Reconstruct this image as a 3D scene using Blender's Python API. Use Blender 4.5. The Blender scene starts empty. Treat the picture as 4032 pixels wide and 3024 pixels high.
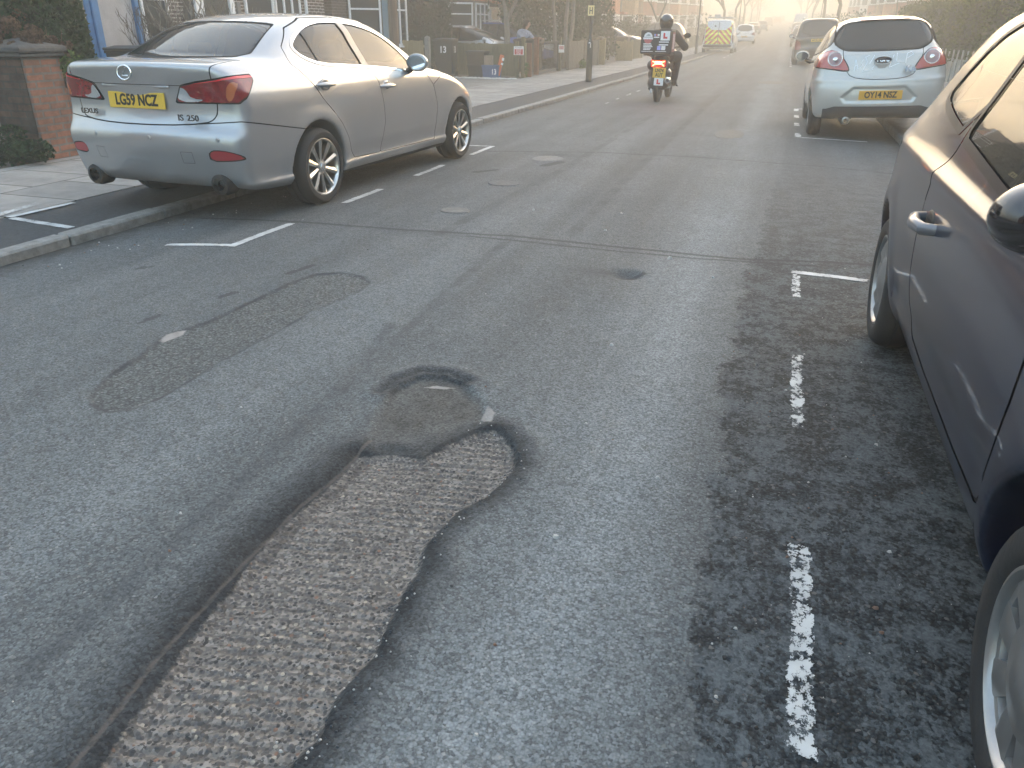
import bpy, bmesh, math, random, os
import numpy as np
from math import radians, sin, cos, pi, sqrt, atan2, hypot
random.seed(7); RNG = np.random.default_rng(7)
scene = bpy.context.scene
COL = scene.collection

# ------------------------------------------------------------------ camera, sky, sun, exposure
F_PX, PITCH, YAW, ROLL, CAM_H = 3028.0, 0.431463, 0.318103, 0.006295, 1.32995
cam_data = bpy.data.cameras.new("camera"); cam = bpy.data.objects.new("camera", cam_data); COL.objects.link(cam)
cam_data.sensor_fit = 'HORIZONTAL'; cam_data.sensor_width = 36.0; cam_data.lens = 36.0 * F_PX / 4032.0
cam_data.clip_start = 0.02; cam_data.clip_end = 3000.0
from mathutils import Matrix, Vector
_f = np.array([-sin(YAW)*cos(PITCH), cos(YAW)*cos(PITCH), -sin(PITCH)])
_r0 = np.array([cos(YAW), sin(YAW), 0.0]); _u0 = np.cross(_r0, _f)
_r = cos(ROLL)*_r0 + sin(ROLL)*_u0; _u = -sin(ROLL)*_r0 + cos(ROLL)*_u0
cam.matrix_world = Matrix(((_r[0], _u[0], -_f[0], 0), (_r[1], _u[1], -_f[1], 0), (_r[2], _u[2], -_f[2], CAM_H), (0, 0, 0, 1)))
scene.camera = cam

SUN_AZ, SUN_EL = radians(16.0), radians(5.5)      # azimuth measured to the right of the road
world = bpy.data.worlds.new("World"); scene.world = world; world.use_nodes = True
_nt = world.node_tree; _bg = _nt.nodes["Background"]
_sky = _nt.nodes.new("ShaderNodeTexSky"); _sky.sky_type = 'NISHITA'; _sky.sun_disc = False
_sky.sun_elevation = SUN_EL; _sky.sun_rotation = SUN_AZ; _sky.air_density = 1.0; _sky.dust_density = 2.0; _sky.ozone_density = 1.5
_nt.links.new(_sky.outputs[0], _bg.inputs[0]); _bg.inputs[1].default_value = 0.15
sun_data = bpy.data.lights.new("sun", 'SUN'); sun = bpy.data.objects.new("sun", sun_data); COL.objects.link(sun)
sun_data.energy = 3.4; sun_data.angle = radians(0.5); sun_data.color = (1.0, 0.73, 0.47)
_sd = Vector((sin(SUN_AZ)*cos(SUN_EL), cos(SUN_AZ)*cos(SUN_EL), sin(SUN_EL)))
sun.rotation_euler = _sd.to_track_quat('Z', 'Y').to_euler()
scene.view_settings.view_transform = 'Standard'; scene.view_settings.look = 'None'
scene.view_settings.exposure = 3.6; scene.view_settings.gamma = 1.0
scene.cycles.volume_bounces = 1
scene.cycles.max_bounces = 8

# ------------------------------------------------------------------ object helpers
def tag(o, label=None, cat=None, group=None, kind=None):
    if label: o['label'] = label
    if cat: o['category'] = cat
    if group: o['group'] = group
    if kind: o['kind'] = kind
    return o
def empty(name, loc=(0, 0, 0), rz=0.0, label=None, cat=None, group=None, parent=None):
    o = bpy.data.objects.new(name, None); COL.objects.link(o)
    o.empty_display_size = 0.2; o.location = loc; o.rotation_euler = (0, 0, rz)
    if parent: o.parent = parent
    return tag(o, label, cat, group)
def mk(name, V, F, mat, parent=None, smooth=False, N=None, mi=None, loc=None):
    me = bpy.data.meshes.new(name)
    V = np.asarray(V, float)
    me.from_pydata(V.tolist(), [], [tuple(int(i) for i in f) for f in F])
    for m in (mat if isinstance(mat, (list, tuple)) else [mat]): me.materials.append(m)
    if mi is not None: me.polygons.foreach_set('material_index', np.asarray(mi, np.int32))
    if smooth: me.polygons.foreach_set('use_smooth', np.ones(len(me.polygons), bool))
    me.update()
    if N is not None: me.normals_split_custom_set_from_vertices(np.asarray(N, float).tolist())
    o = bpy.data.objects.new(name, me); COL.objects.link(o)
    if parent: o.parent = parent
    if loc is not None: o.location = loc
    return o
def kids(o): return [c for c in o.children]
def copy_tree(o, parent=None):
    c = o.copy(); COL.objects.link(c); c.parent = parent
    if parent is not None: c.matrix_parent_inverse = o.matrix_parent_inverse.copy()
    for ch in kids(o): copy_tree(ch, c)
    return c
def rotz(a): return np.array([[cos(a), -sin(a), 0], [sin(a), cos(a), 0], [0, 0, 1]])
def frame_from(d):
    d = np.asarray(d, float); d = d/np.linalg.norm(d)
    a = np.array([0, 0, 1.0]) if abs(d[2]) < .9 else np.array([1.0, 0, 0])
    u = np.cross(a, d); u /= np.linalg.norm(u); v = np.cross(d, u)
    return u, v, d
class MB:
    """collects shapes into ONE mesh"""
    def __init__(s): s.v = []; s.f = []; s.mi = []; s.R = np.eye(3); s.T = np.zeros(3); s.m = 0
    def at(s, T=(0, 0, 0), R=None): s.T = np.asarray(T, float); s.R = np.eye(3) if R is None else np.asarray(R, float); return s
    def add(s, V, F):
        b = len(s.v); V = np.asarray(V, float) @ s.R.T + s.T
        s.v.extend(V.tolist()); s.f.extend([tuple(b+i for i in f) for f in F]); s.mi.extend([s.m]*len(F)); return s
    def bx(s, x0, x1, y0, y1, z0, z1):
        V = [(x, y, z) for z in (z0, z1) for y in (y0, y1) for x in (x0, x1)]
        return s.add(V, [(0, 2, 3, 1), (4, 5, 7, 6), (0, 1, 5, 4), (2, 6, 7, 3), (0, 4, 6, 2), (1, 3, 7, 5)])
    def bbx(s, x0, x1, y0, y1, z0, z1, b=.01):
        """box with chamfered edges"""
        V = []; idx = {}
        for i, x in enumerate((x0, x1)):
            for j, y in enumerate((y0, y1)):
                for k, z in enumerate((z0, z1)):
                    sx, sy, sz = (1, -1)[i], (1, -1)[j], (1, -1)[k]
                    for a, p in enumerate(((x, y+sy*b, z+sz*b), (x+sx*b, y, z+sz*b), (x+sx*b, y+sy*b, z))):
                        idx[i, j, k, a] = len(V); V.append(p)
        F = []
        for i in (0, 1):
            q = [idx[i, 0, 0, 0], idx[i, 1, 0, 0], idx[i, 1, 1, 0], idx[i, 0, 1, 0]]; F.append(q if i else q[::-1])
            q = [idx[0, i, 0, 1], idx[0, i, 1, 1], idx[1, i, 1, 1], idx[1, i, 0, 1]]; F.append(q if i else q[::-1])
            q = [idx[0, 0, i, 2], idx[1, 0, i, 2], idx[1, 1, i, 2], idx[0, 1, i, 2]]; F.append(q if i else q[::-1])
        for i in (0, 1):
            for j in (0, 1):
                q = [idx[i, j, 0, 0], idx[i, j, 1, 0], idx[i, j, 1, 1], idx[i, j, 0, 1]]; F.append(q if (i+j) % 2 else q[::-1])
                q = [idx[i, 0, j, 0], idx[i, 1, j, 0], idx[i, 1, j, 2], idx[i, 0, j, 2]]; F.append(q[::-1] if (i+j) % 2 else q)
                q = [idx[0, i, j, 1], idx[1, i, j, 1], idx[1, i, j, 2], idx[0, i, j, 2]]; F.append(q if (i+j) % 2 else q[::-1])
                for k in (0, 1):
                    q = [idx[i, j, k, 0], idx[i, j, k, 1], idx[i, j, k, 2]]; F.append(q if (i+j+k) % 2 else q[::-1])
        return s.add(V, F)
    def cyl(s, p0, p1, r0, r1=None, n=12, caps=True):
        r1 = r0 if r1 is None else r1; p0 = np.asarray(p0, float); p1 = np.asarray(p1, float)
        u, v, d = frame_from(p1-p0); V = []; F = []
        for p, r in ((p0, r0), (p1, r1)):
            for i in range(n):
                a = 2*pi*i/n; V.append(p+r*(cos(a)*u+sin(a)*v))
        for i in range(n): j = (i+1) % n; F.append((i, j, n+j, n+i))
        if caps: F.append(tuple(range(n))[::-1]); F.append(tuple(range(n, 2*n)))
        return s.add(V, F)
    def tube(s, P, r, n=8, caps=True):
        P = [np.asarray(p, float) for p in P]; m = len(P); r = [r]*m if np.isscalar(r) else r
        V = []; F = []; u = None
        for i in range(m):
            d = P[min(i+1, m-1)]-P[max(i-1, 0)]; d = d/(np.linalg.norm(d)+1e-12)
            if u is None: u, v, _ = frame_from(d)
            else:
                u = u-d*np.dot(u, d); u /= np.linalg.norm(u)+1e-12; v = np.cross(d, u)
            for k in range(n):
                a = 2*pi*k/n; V.append(P[i]+r[i]*(cos(a)*u+sin(a)*v))
        for i in range(m-1):
            for k in range(n):
                l = (k+1) % n; F.append((i*n+k, i*n+l, i*n+n+l, i*n+n+k))
        if caps: F.append(tuple(range(n))[::-1]); F.append(tuple(range((m-1)*n, m*n)))
        return s.add(V, F)
    def lathe(s, prof, n=24, axis='z', o=(0, 0, 0)):
        """prof = [(radius, height)]"""
        V = []; F = []; m = len(prof)
        for r, h in prof:
            for i in range(n):
                a = 2*pi*i/n; c, t = r*cos(a), r*sin(a)
                p = {'z': (c, t, h), 'x': (h, c, t), 'y': (t, h, c)}[axis]
                V.append((p[0]+o[0], p[1]+o[1], p[2]+o[2]))
        for j in range(m-1):
            for i in range(n):
                k = (i+1) % n; F.append((j*n+i, j*n+k, j*n+n+k, j*n+n+i))
        return s.add(V, F)
    def prism(s, poly, a0, a1, plane='xz'):
        """extrude a 2d polygon along the third axis"""
        n = len(poly); V = []
        for a in (a0, a1):
            for p, q in poly: V.append({'xz': (p, a, q), 'yz': (a, p, q), 'xy': (p, q, a)}[plane])
        F = [tuple(range(n)), tuple(range(2*n-1, n-1, -1))]
        for i in range(n): j = (i+1) % n; F.append((i, i+n, j+n, j))
        return s.add(V, F)
    def ball(s, c, r, n=10, m=6):
        r = (r, r, r) if np.isscalar(r) else r; V = []; F = []
        for j in range(m+1):
            t = pi*j/m
            for i in range(n):
                a = 2*pi*i/n; V.append((c[0]+r[0]*sin(t)*cos(a), c[1]+r[1]*sin(t)*sin(a), c[2]+r[2]*cos(t)))
        for j in range(m):
            for i in range(n):
                k = (i+1) % n; F.append((j*n+i, j*n+n+i, j*n+n+k, j*n+k))
        return s.add(V, F)
    def quad(s, *P): return s.add(P, [tuple(range(len(P)))])
    def build(s, name, mat, parent=None, smooth=False, fixn=True, loc=None):
        o = mk(name, s.v, s.f, mat, parent, False, None, s.mi, loc)
        me = o.data
        if fixn:
            bm = bmesh.new(); bm.from_mesh(me); bmesh.ops.recalc_face_normals(bm, faces=bm.faces); bm.to_mesh(me); bm.free()
        if smooth:
            me.polygons.foreach_set('use_smooth', np.ones(len(me.polygons), bool))
            try: me.set_sharp_from_angle(angle=radians(38))
            except Exception: pass
        return o
def text_obj(name, s, size, mat, parent, loc, rot, sx=1.0, ex=.002, off=0.0, align='CENTER'):
    cu = bpy.data.curves.new(name, 'FONT'); cu.body = s; cu.size = size; cu.extrude = ex; cu.offset = off
    cu.align_x = align; cu.align_y = 'CENTER'; cu.resolution_u = 3
    t = bpy.data.objects.new('tmp', cu); COL.objects.link(t)
    dg = bpy.context.evaluated_depsgraph_get(); me = bpy.data.meshes.new_from_object(t.evaluated_get(dg))
    bpy.data.objects.remove(t); bpy.data.curves.remove(cu)
    co = np.zeros(len(me.vertices)*3); me.vertices.foreach_get('co', co); co = co.reshape(-1, 3); co[:, 0] *= sx
    me.vertices.foreach_set('co', co.ravel()); me.name = name; me.materials.clear(); me.materials.append(mat)
    o = bpy.data.objects.new(name, me); COL.objects.link(o); o.location = loc; o.rotation_euler = rot
    if parent: o.parent = parent
    return o
REAR = (pi/2, 0, 0)          # text that reads from behind a car (seen looking along +y)

# ------------------------------------------------------------------ materials
_mats = {}
def P(name, col, rough=.6, metal=0.0, spec=.5, coat=0.0, var=0.0, vscale=6.0, bump=0.0, bscale=40.0, emit=None, es=0.0, stretch=None):
    """principled surface with optional procedural colour variation and bump"""
    if name in _mats: return _mats[name]
    m = bpy.data.materials.new(name); m.use_nodes = True; nt = m.node_tree; b = nt.nodes["Principled BSDF"]
    b.inputs['Base Color'].default_value = (*col, 1); b.inputs['Roughness'].default_value = rough
    b.inputs['Metallic'].default_value = metal; b.inputs['Specular IOR Level'].default_value = spec
    b.inputs['Coat Weight'].default_value = coat; b.inputs['Coat Roughness'].default_value = .04
    if emit: b.inputs['Emission Color'].default_value = (*emit, 1); b.inputs['Emission Strength'].default_value = es
    if var or bump:
        tc = nt.nodes.new('ShaderNodeTexCoord'); src = tc.outputs['Object']
        if stretch:
            mp = nt.nodes.new('ShaderNodeMapping'); mp.inputs['Scale'].default_value = stretch; nt.links.new(src, mp.inputs[0]); src = mp.outputs[0]
    if var:
        n = nt.nodes.new('ShaderNodeTexNoise'); n.inputs['Scale'].default_value = vscale; n.inputs['Detail'].default_value = 6; n.inputs['Roughness'].default_value = .65
        nt.links.new(src, n.inputs['Vector'])
        mr = nt.nodes.new('ShaderNodeMapRange'); mr.inputs[1].default_value = .3; mr.inputs[2].default_value = .7; mr.inputs[3].default_value = 1-var; mr.inputs[4].default_value = 1+var
        nt.links.new(n.outputs[0], mr.inputs[0])
        mx = nt.nodes.new('ShaderNodeVectorMath'); mx.operation = 'SCALE'; mx.inputs[0].default_value = col
        nt.links.new(mr.outputs[0], mx.inputs['Scale']); nt.links.new(mx.outputs[0], b.inputs['Base Color'])
    if bump:
        n2 = nt.nodes.new('ShaderNodeTexNoise'); n2.inputs['Scale'].default_value = bscale; n2.inputs['Detail'].default_value = 5
        nt.links.new(src, n2.inputs['Vector'])
        bp = nt.nodes.new('ShaderNodeBump'); bp.inputs['Strength'].default_value = bump; bp.inputs['Distance'].default_value = .01
        nt.links.new(n2.outputs[0], bp.inputs['Height']); nt.links.new(bp.outputs[0], b.inputs['Normal'])
    _mats[name] = m; return m
def paint(name, col, metal=.0, rough=.35, dirt=.06):
    return P(name, col, rough, metal, .5, 1.0, var=dirt, vscale=2.5)
def glass(name, tint=(.02, .024, .026), see=.25):
    """car or window glass: sharp reflection over a tinted, partly see-through body"""
    if name in _mats: return _mats[name]
    m = bpy.data.materials.new(name); m.use_nodes = True; nt = m.node_tree; b = nt.nodes["Principled BSDF"]; out = nt.nodes["Material Output"]
    b.inputs['Base Color'].default_value = (*tint, 1); b.inputs['Roughness'].default_value = .02; b.inputs['Specular IOR Level'].default_value = .6
    tr = nt.nodes.new('ShaderNodeBsdfTransparent'); tr.inputs[0].default_value = (.75, .82, .8, 1)
    mx = nt.nodes.new('ShaderNodeMixShader'); lw = nt.nodes.new('ShaderNodeFresnel'); lw.inputs[0].default_value = 1.5
    mr = nt.nodes.new('ShaderNodeMapRange'); mr.inputs[1].default_value = .04; mr.inputs[2].default_value = .6; mr.inputs[3].default_value = see; mr.inputs[4].default_value = 0
    nt.links.new(lw.outputs[0], mr.inputs[0]); nt.links.new(mr.outputs[0], mx.inputs[0])
    nt.links.new(b.outputs[0], mx.inputs[1]); nt.links.new(tr.outputs[0], mx.inputs[2]); nt.links.new(mx.outputs[0], out.inputs[0])
    _mats[name] = m; return m
BLACK = P('black_plastic', (.012, .012, .013), .55)
RUBBER = P('tyre_rubber', (.022, .022, .023), .8, bump=.2, bscale=60)
GAP = P('gap_shadow', (.006, .006, .007), .9)
CHROME = P('chrome', (.75, .75, .74), .12, 1.0)
ALLOY = P('alloy', (.62, .61, .58), .28, 1.0, var=.08)
DARKMETAL = P('dark_metal', (.05, .05, .052), .45, .6)
REDLENS = P('red_lens', (.20, .007, .013), .08, coat=1.0, var=.35, vscale=25)
CLEARLENS = P('clear_lens', (.62, .63, .64), .1, .5, coat=1.0)
AMBER = P('amber_lens', (.45, .12, .04), .1, coat=1.0)
PLATEY = P('plate_yellow', (.70, .45, .05), .45)
PLATEB = P('plate_black', (.012, .012, .014), .5)
WHITEP = P('white_plastic', (.78, .79, .80), .4)
GLASS = glass('car_glass'); GLASSD = glass('tinted_glass', (.012, .014, .016), .06)
SEATM = P('seat_cloth', (.045, .045, .05), .9)
# ------------------------------------------------------------------ car bodies: implicit surface -> mesh -> clean cuts
def pchip(xs, ys):
    xs = np.asarray(xs, float); ys = np.asarray(ys, float); h = np.diff(xs); d = np.diff(ys)/h
    m = np.zeros(len(xs)); m[0] = d[0]; m[-1] = d[-1]
    for i in range(1, len(xs)-1):
        if d[i-1]*d[i] > 0:
            w1 = 2*h[i]+h[i-1]; w2 = h[i]+2*h[i-1]; m[i] = (w1+w2)/(w1/d[i-1]+w2/d[i])
    def f(x):
        x = np.clip(x, xs[0], xs[-1]); i = np.clip(np.searchsorted(xs, x)-1, 0, len(h)-1)
        t = (x-xs[i])/h[i]; t2 = t*t; t3 = t2*t
        return (2*t3-3*t2+1)*ys[i]+(t3-2*t2+t)*h[i]*m[i]+(-2*t3+3*t2)*ys[i+1]+(t3-t2)*h[i]*m[i+1]
    return f
def chaikin(p, n=2, closed=True):
    p = np.asarray(p, float)
    for _ in range(n):
        q = np.roll(p, -1, 0) if closed else p[1:]
        a = p if closed else p[:-1]
        p = np.stack([.75*a+.25*q, .25*a+.75*q], 1).reshape(-1, 2)
    return p
def poly_sdf(X, Y, poly):
    poly = np.asarray(poly, float); d = np.full(X.shape, 1e9); s = np.zeros(X.shape, bool); n = len(poly)
    for i in range(n):
        ax, ay = poly[i]; bx, by = poly[(i+1) % n]; ex, ey = bx-ax, by-ay
        wx, wy = X-ax, Y-ay; t = np.clip((wx*ex+wy*ey)/(ex*ex+ey*ey+1e-12), 0, 1)
        d = np.minimum(d, (wx-ex*t)**2+(wy-ey*t)**2)
        if ay != by:
            c = ((ay > Y) != (by > Y)) & (X < ex*(Y-ay)/(by-ay)+ax); s ^= c
    return np.where(s, -1, 1)*np.sqrt(d)
def line_dist(X, Y, pts):
    d = np.full(np.shape(X), 1e9)
    for (ax, ay), (bx, by) in zip(pts[:-1], pts[1:]):
        ex, ey = bx-ax, by-ay; t = np.clip(((X-ax)*ex+(Y-ay)*ey)/(ex*ex+ey*ey+1e-12), 0, 1)
        d = np.minimum(d, np.hypot(X-ax-ex*t, Y-ay-ey*t))
    return d
class Grid2:
    def __init__(s, poly, x0, x1, y0, y1, h=.01, blur=1):
        s.x0, s.y0, s.h = x0, y0, h; gx = np.arange(x0, x1+h, h); gy = np.arange(y0, y1+h, h)
        A, B = np.meshgrid(gx, gy, indexing='ij'); g = poly_sdf(A, B, poly)
        for _ in range(blur):
            p = np.pad(g, 2, 'edge'); g = (p[:-4]+4*p[1:-3]+6*p[2:-2]+4*p[3:-1]+p[4:])/16; g = (g[:, :-4]+4*g[:, 1:-3]+6*g[:, 2:-2]+4*g[:, 3:-1]+g[:, 4:])/16
        s.g = g
    def __call__(s, X, Y):
        a = np.clip((X-s.x0)/s.h, 0, s.g.shape[0]-1.001); b = np.clip((Y-s.y0)/s.h, 0, s.g.shape[1]-1.001)
        i = a.astype(int); j = b.astype(int); a = a-i; b = b-j; g = s.g
        return g[i, j]*(1-a)*(1-b)+g[i+1, j]*a*(1-b)+g[i, j+1]*(1-a)*b+g[i+1, j+1]*a*b
def smax(a, b, k): h = np.maximum(k-np.abs(a-b), 0)/k; return np.maximum(a, b)+h*h*k*.25
def smin(a, b, k): return -smax(-a, -b, k)
def surface_nets(fun, lo, hi, h):
    ax = [np.arange(lo[i], hi[i]+h, h) for i in range(3)]; n = [len(a) for a in ax]
    val = np.empty(n, np.float64)
    for i0 in range(0, n[0], 16):
        X, Y, Z = np.meshgrid(ax[0][i0:i0+16], ax[1], ax[2], indexing='ij'); val[i0:i0+16] = fun(X, Y, Z)
    s = val < 0
    c = [s[i:n[0]-1+i, j:n[1]-1+j, k:n[2]-1+k] for i in (0, 1) for j in (0, 1) for k in (0, 1)]
    al = np.logical_and.reduce(c); an = np.logical_or.reduce(c); act = an & ~al
    I, J, K = np.nonzero(act); idx = -np.ones(act.shape, np.int64); idx[I, J, K] = np.arange(len(I))
    acc = np.zeros((len(I), 3)); cnt = np.zeros(len(I))
    cor = [(i, j, k) for i in (0, 1) for j in (0, 1) for k in (0, 1)]
    for a in range(8):
        for b in range(a+1, 8):
            if sum(abs(p-q) for p, q in zip(cor[a], cor[b])) != 1: continue
            va = val[I+cor[a][0], J+cor[a][1], K+cor[a][2]]; vb = val[I+cor[b][0], J+cor[b][1], K+cor[b][2]]
            m = (va < 0) != (vb < 0); t = np.where(m, va/np.where(m, va-vb, 1), 0)
            p = np.array(cor[a])[None]+t[:, None]*(np.array(cor[b])-np.array(cor[a]))[None]
            acc[m] += p[m]; cnt[m] += 1
    V = np.stack([ax[0][I], ax[1][J], ax[2][K]], 1)+acc/cnt[:, None]*h
    Fs = []
    for a, (u, v) in enumerate(((1, 2), (2, 0), (0, 1))):
        s0 = [slice(None)]*3; s1 = [slice(None)]*3; s0[a] = slice(0, n[a]-1); s1[a] = slice(1, n[a])
        A, B = s[tuple(s0)], s[tuple(s1)]; e = A != B
        E = np.array(np.nonzero(e)).T
        ok = (E[:, u] > 0) & (E[:, v] > 0) & (E[:, u] < n[u]-1) & (E[:, v] < n[v]-1); E = E[ok]
        flip = ~A[E[:, 0], E[:, 1], E[:, 2]]
        def g(du, dv):
            Q = E.copy(); Q[:, u] += du; Q[:, v] += dv; return idx[Q[:, 0], Q[:, 1], Q[:, 2]]
        q = np.stack([g(-1, -1), g(0, -1), g(0, 0), g(-1, 0)], 1); q[flip] = q[flip][:, ::-1]; Fs.append(q)
    F = np.concatenate(Fs); F = F[(F >= 0).all(1)]
    return V, F
def gradient(fun, V, e=.006):
    G = np.zeros_like(V)
    for a in range(3):
        d = np.zeros(3); d[a] = e; p, q = V+d, V-d
        G[:, a] = (fun(p[:, 0], p[:, 1], p[:, 2])-fun(q[:, 0], q[:, 1], q[:, 2]))/(2*e)
    return G
def implicit_mesh(fun, lo, hi, h, it=2):
    V, F = surface_nets(fun, lo, hi, h)
    for _ in range(it):
        G = gradient(fun, V); f = fun(V[:, 0], V[:, 1], V[:, 2]); l = (G*G).sum(1)+1e-9
        st = (np.clip(f/np.sqrt(l), -h*.5, h*.5)/np.sqrt(l))[:, None]*G; V = V-st
    G = gradient(fun, V); N = G/(np.linalg.norm(G, axis=1)[:, None]+1e-9)
    return V, F, N
class Shell:
    """half a car body as a polygon soup that can be cut along scalar fields"""
    def __init__(s, V, F, N): s.V = [tuple(v) for v in V]; s.N = [tuple(n) for n in N]; s.faces = [tuple(f) for f in F]
    def cut(s, faces, field):
        A = np.array(s.V); phi = field(A[:, 0], A[:, 1], A[:, 2]).astype(float); phi[np.abs(phi) < 1e-5] = 1e-5
        phi = phi.tolist(); ins = []; out = []; memo = {}
        V, N = s.V, s.N
        def mid(a, b):
            k = (a, b) if a < b else (b, a)
            if k not in memo:
                t = phi[k[0]]/(phi[k[0]]-phi[k[1]]); p, q = V[k[0]], V[k[1]]; m, n = N[k[0]], N[k[1]]
                memo[k] = len(V); V.append(tuple(p[i]+t*(q[i]-p[i]) for i in range(3)))
                w = [m[i]+t*(n[i]-m[i]) for i in range(3)]; l = sqrt(sum(c*c for c in w))+1e-12; N.append(tuple(c/l for c in w))
            return memo[k]
        for f in faces:
            g = [phi[i] < 0 for i in f]
            if all(g): ins.append(f)
            elif not any(g): out.append(f)
            else:
                a = []; b = []
                for i in range(len(f)):
                    p, q = f[i], f[(i+1) % len(f)]
                    (a if g[i] else b).append(p)
                    if g[i] != g[(i+1) % len(f)]: m = mid(p, q); a.append(m); b.append(m)
                if len(a) > 2: ins.append(tuple(a))
                if len(b) > 2: out.append(tuple(b))
        return ins, out
    def emit(s, name, groups, mat, parent, sides=True, off=0.0):
        """groups = [(faces, material index, offset)]; sides: one object per side, else both halves in one"""
        def comp(sgn):
            V = []; N = []; F = []; MI = []
            for faces, mi, of in groups:
                mp = {}
                for f in faces:
                    g = []
                    for i in f:
                        if i not in mp:
                            mp[i] = len(V); n = s.N[i]; v = s.V[i]; o = off+of
                            x = v[0]+n[0]*o; x = 0.0 if abs(v[0]) < 2e-4 else x
                            V.append((sgn*x, v[1]+n[1]*o, v[2]+n[2]*o)); N.append((sgn*n[0], n[1], n[2]))
                        g.append(mp[i])
                    F.append(tuple(g) if sgn > 0 else tuple(g[::-1])); MI.append(mi)
            return V, N, F, MI
        if not any(len(g[0]) for g in groups): return []
        if sides:
            r = []
            for sgn in (1, -1):
                V, N, F, MI = comp(sgn); r.append(mk(name, V, F, mat, parent, True, N, MI))
            return r
        V, N, F, MI = comp(1); V2, N2, F2, M2 = comp(-1); b = len(V)
        return [mk(name, V+V2, F+[tuple(i+b for i in f) for f in F2], mat, parent, True, N+N2, MI+M2)]
def pyz(pts, xmin=.3, n=2): # field from an outline drawn in side view
    q = chaikin(pts, n) if n else np.asarray(pts)
    return lambda x, y, z: np.maximum(poly_sdf(y, z, q), xmin-x)
def pxz(pts, ymin=-9, ymax=9, n=2): # outline drawn in rear / front view
    q = chaikin(pts, n) if n else np.asarray(pts)
    return lambda x, y, z: np.maximum(np.maximum(poly_sdf(x, z, q), y-ymax), ymin-y)
def lyz(pts, xmin=.3, w=.004): return lambda x, y, z: np.maximum(line_dist(y, z, pts)-w, xmin-x)
def lxz(pts, ymin=-9, ymax=9, w=.004): return lambda x, y, z: np.maximum(np.maximum(line_dist(x, z, pts)-w, y-ymax), ymin-y)
def lxy(pts, zmin=.5, w=.004): return lambda x, y, z: np.maximum(line_dist(x, y, pts)-w, zmin-z)
def car_field(S):
    L, Hh = S['L'], S['H']
    lo = Grid2(chaikin(S['side'], 2), -.3, L+.3, -.1, Hh+.3); gr = Grid2(chaikin(S['green'], 2), -.3, L+.3, -.1, Hh+.3)
    plan = pchip(*S['plan']); sec = pchip(*S['sec']); gplan = pchip(*S['gplan']); gsec = pchip(*S['gsec'])
    br, bf, gb = S.get('bow_r', .12), S.get('bow_f', .3), S.get('gbow', .08); k1, k2, k3 = S.get('k', (.07, .10, .035))
    hw = max(S['plan'][1]); wh = S['wheels']; ex = S.get('extra')
    roof = S.get('crown', .03)
    def f(x, y, z):
        u = np.clip(np.abs(x)/hw, 0, 1.3); u2 = u*u
        e = br*u2*np.clip(1-y/(.35*L), 0, 1)-bf*u2*np.clip(1-(L-y)/(.35*L), 0, 1)
        W = plan(y)+sec(z)
        for yc, R, Ra in wh:
            r = np.hypot(y-yc, z-R); W = W+S.get('flare', .012)*np.exp(-((r-Ra-.03)/.07)**2)
        a = smax(lo(y-e, z+roof*u2*.8), np.abs(x)-W, k1)
        e2 = gb*u2*np.where(y < L*.5, 1, -1)
        b = smax(gr(y-e2, z+roof*u2*2.2), (np.abs(x)-(gplan(y)+gsec(z)))*.93, k2)
        r = smin(a, b, k3)
        if ex: r = ex(x, y, z, r)
        for yc, R, Ra in wh:
            w = smax(np.hypot(y-yc, z-R)-Ra, (S['track']-.16)-np.abs(x), .02)
            r = smax(r, -w, .014)
        return r
    return f
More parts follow.
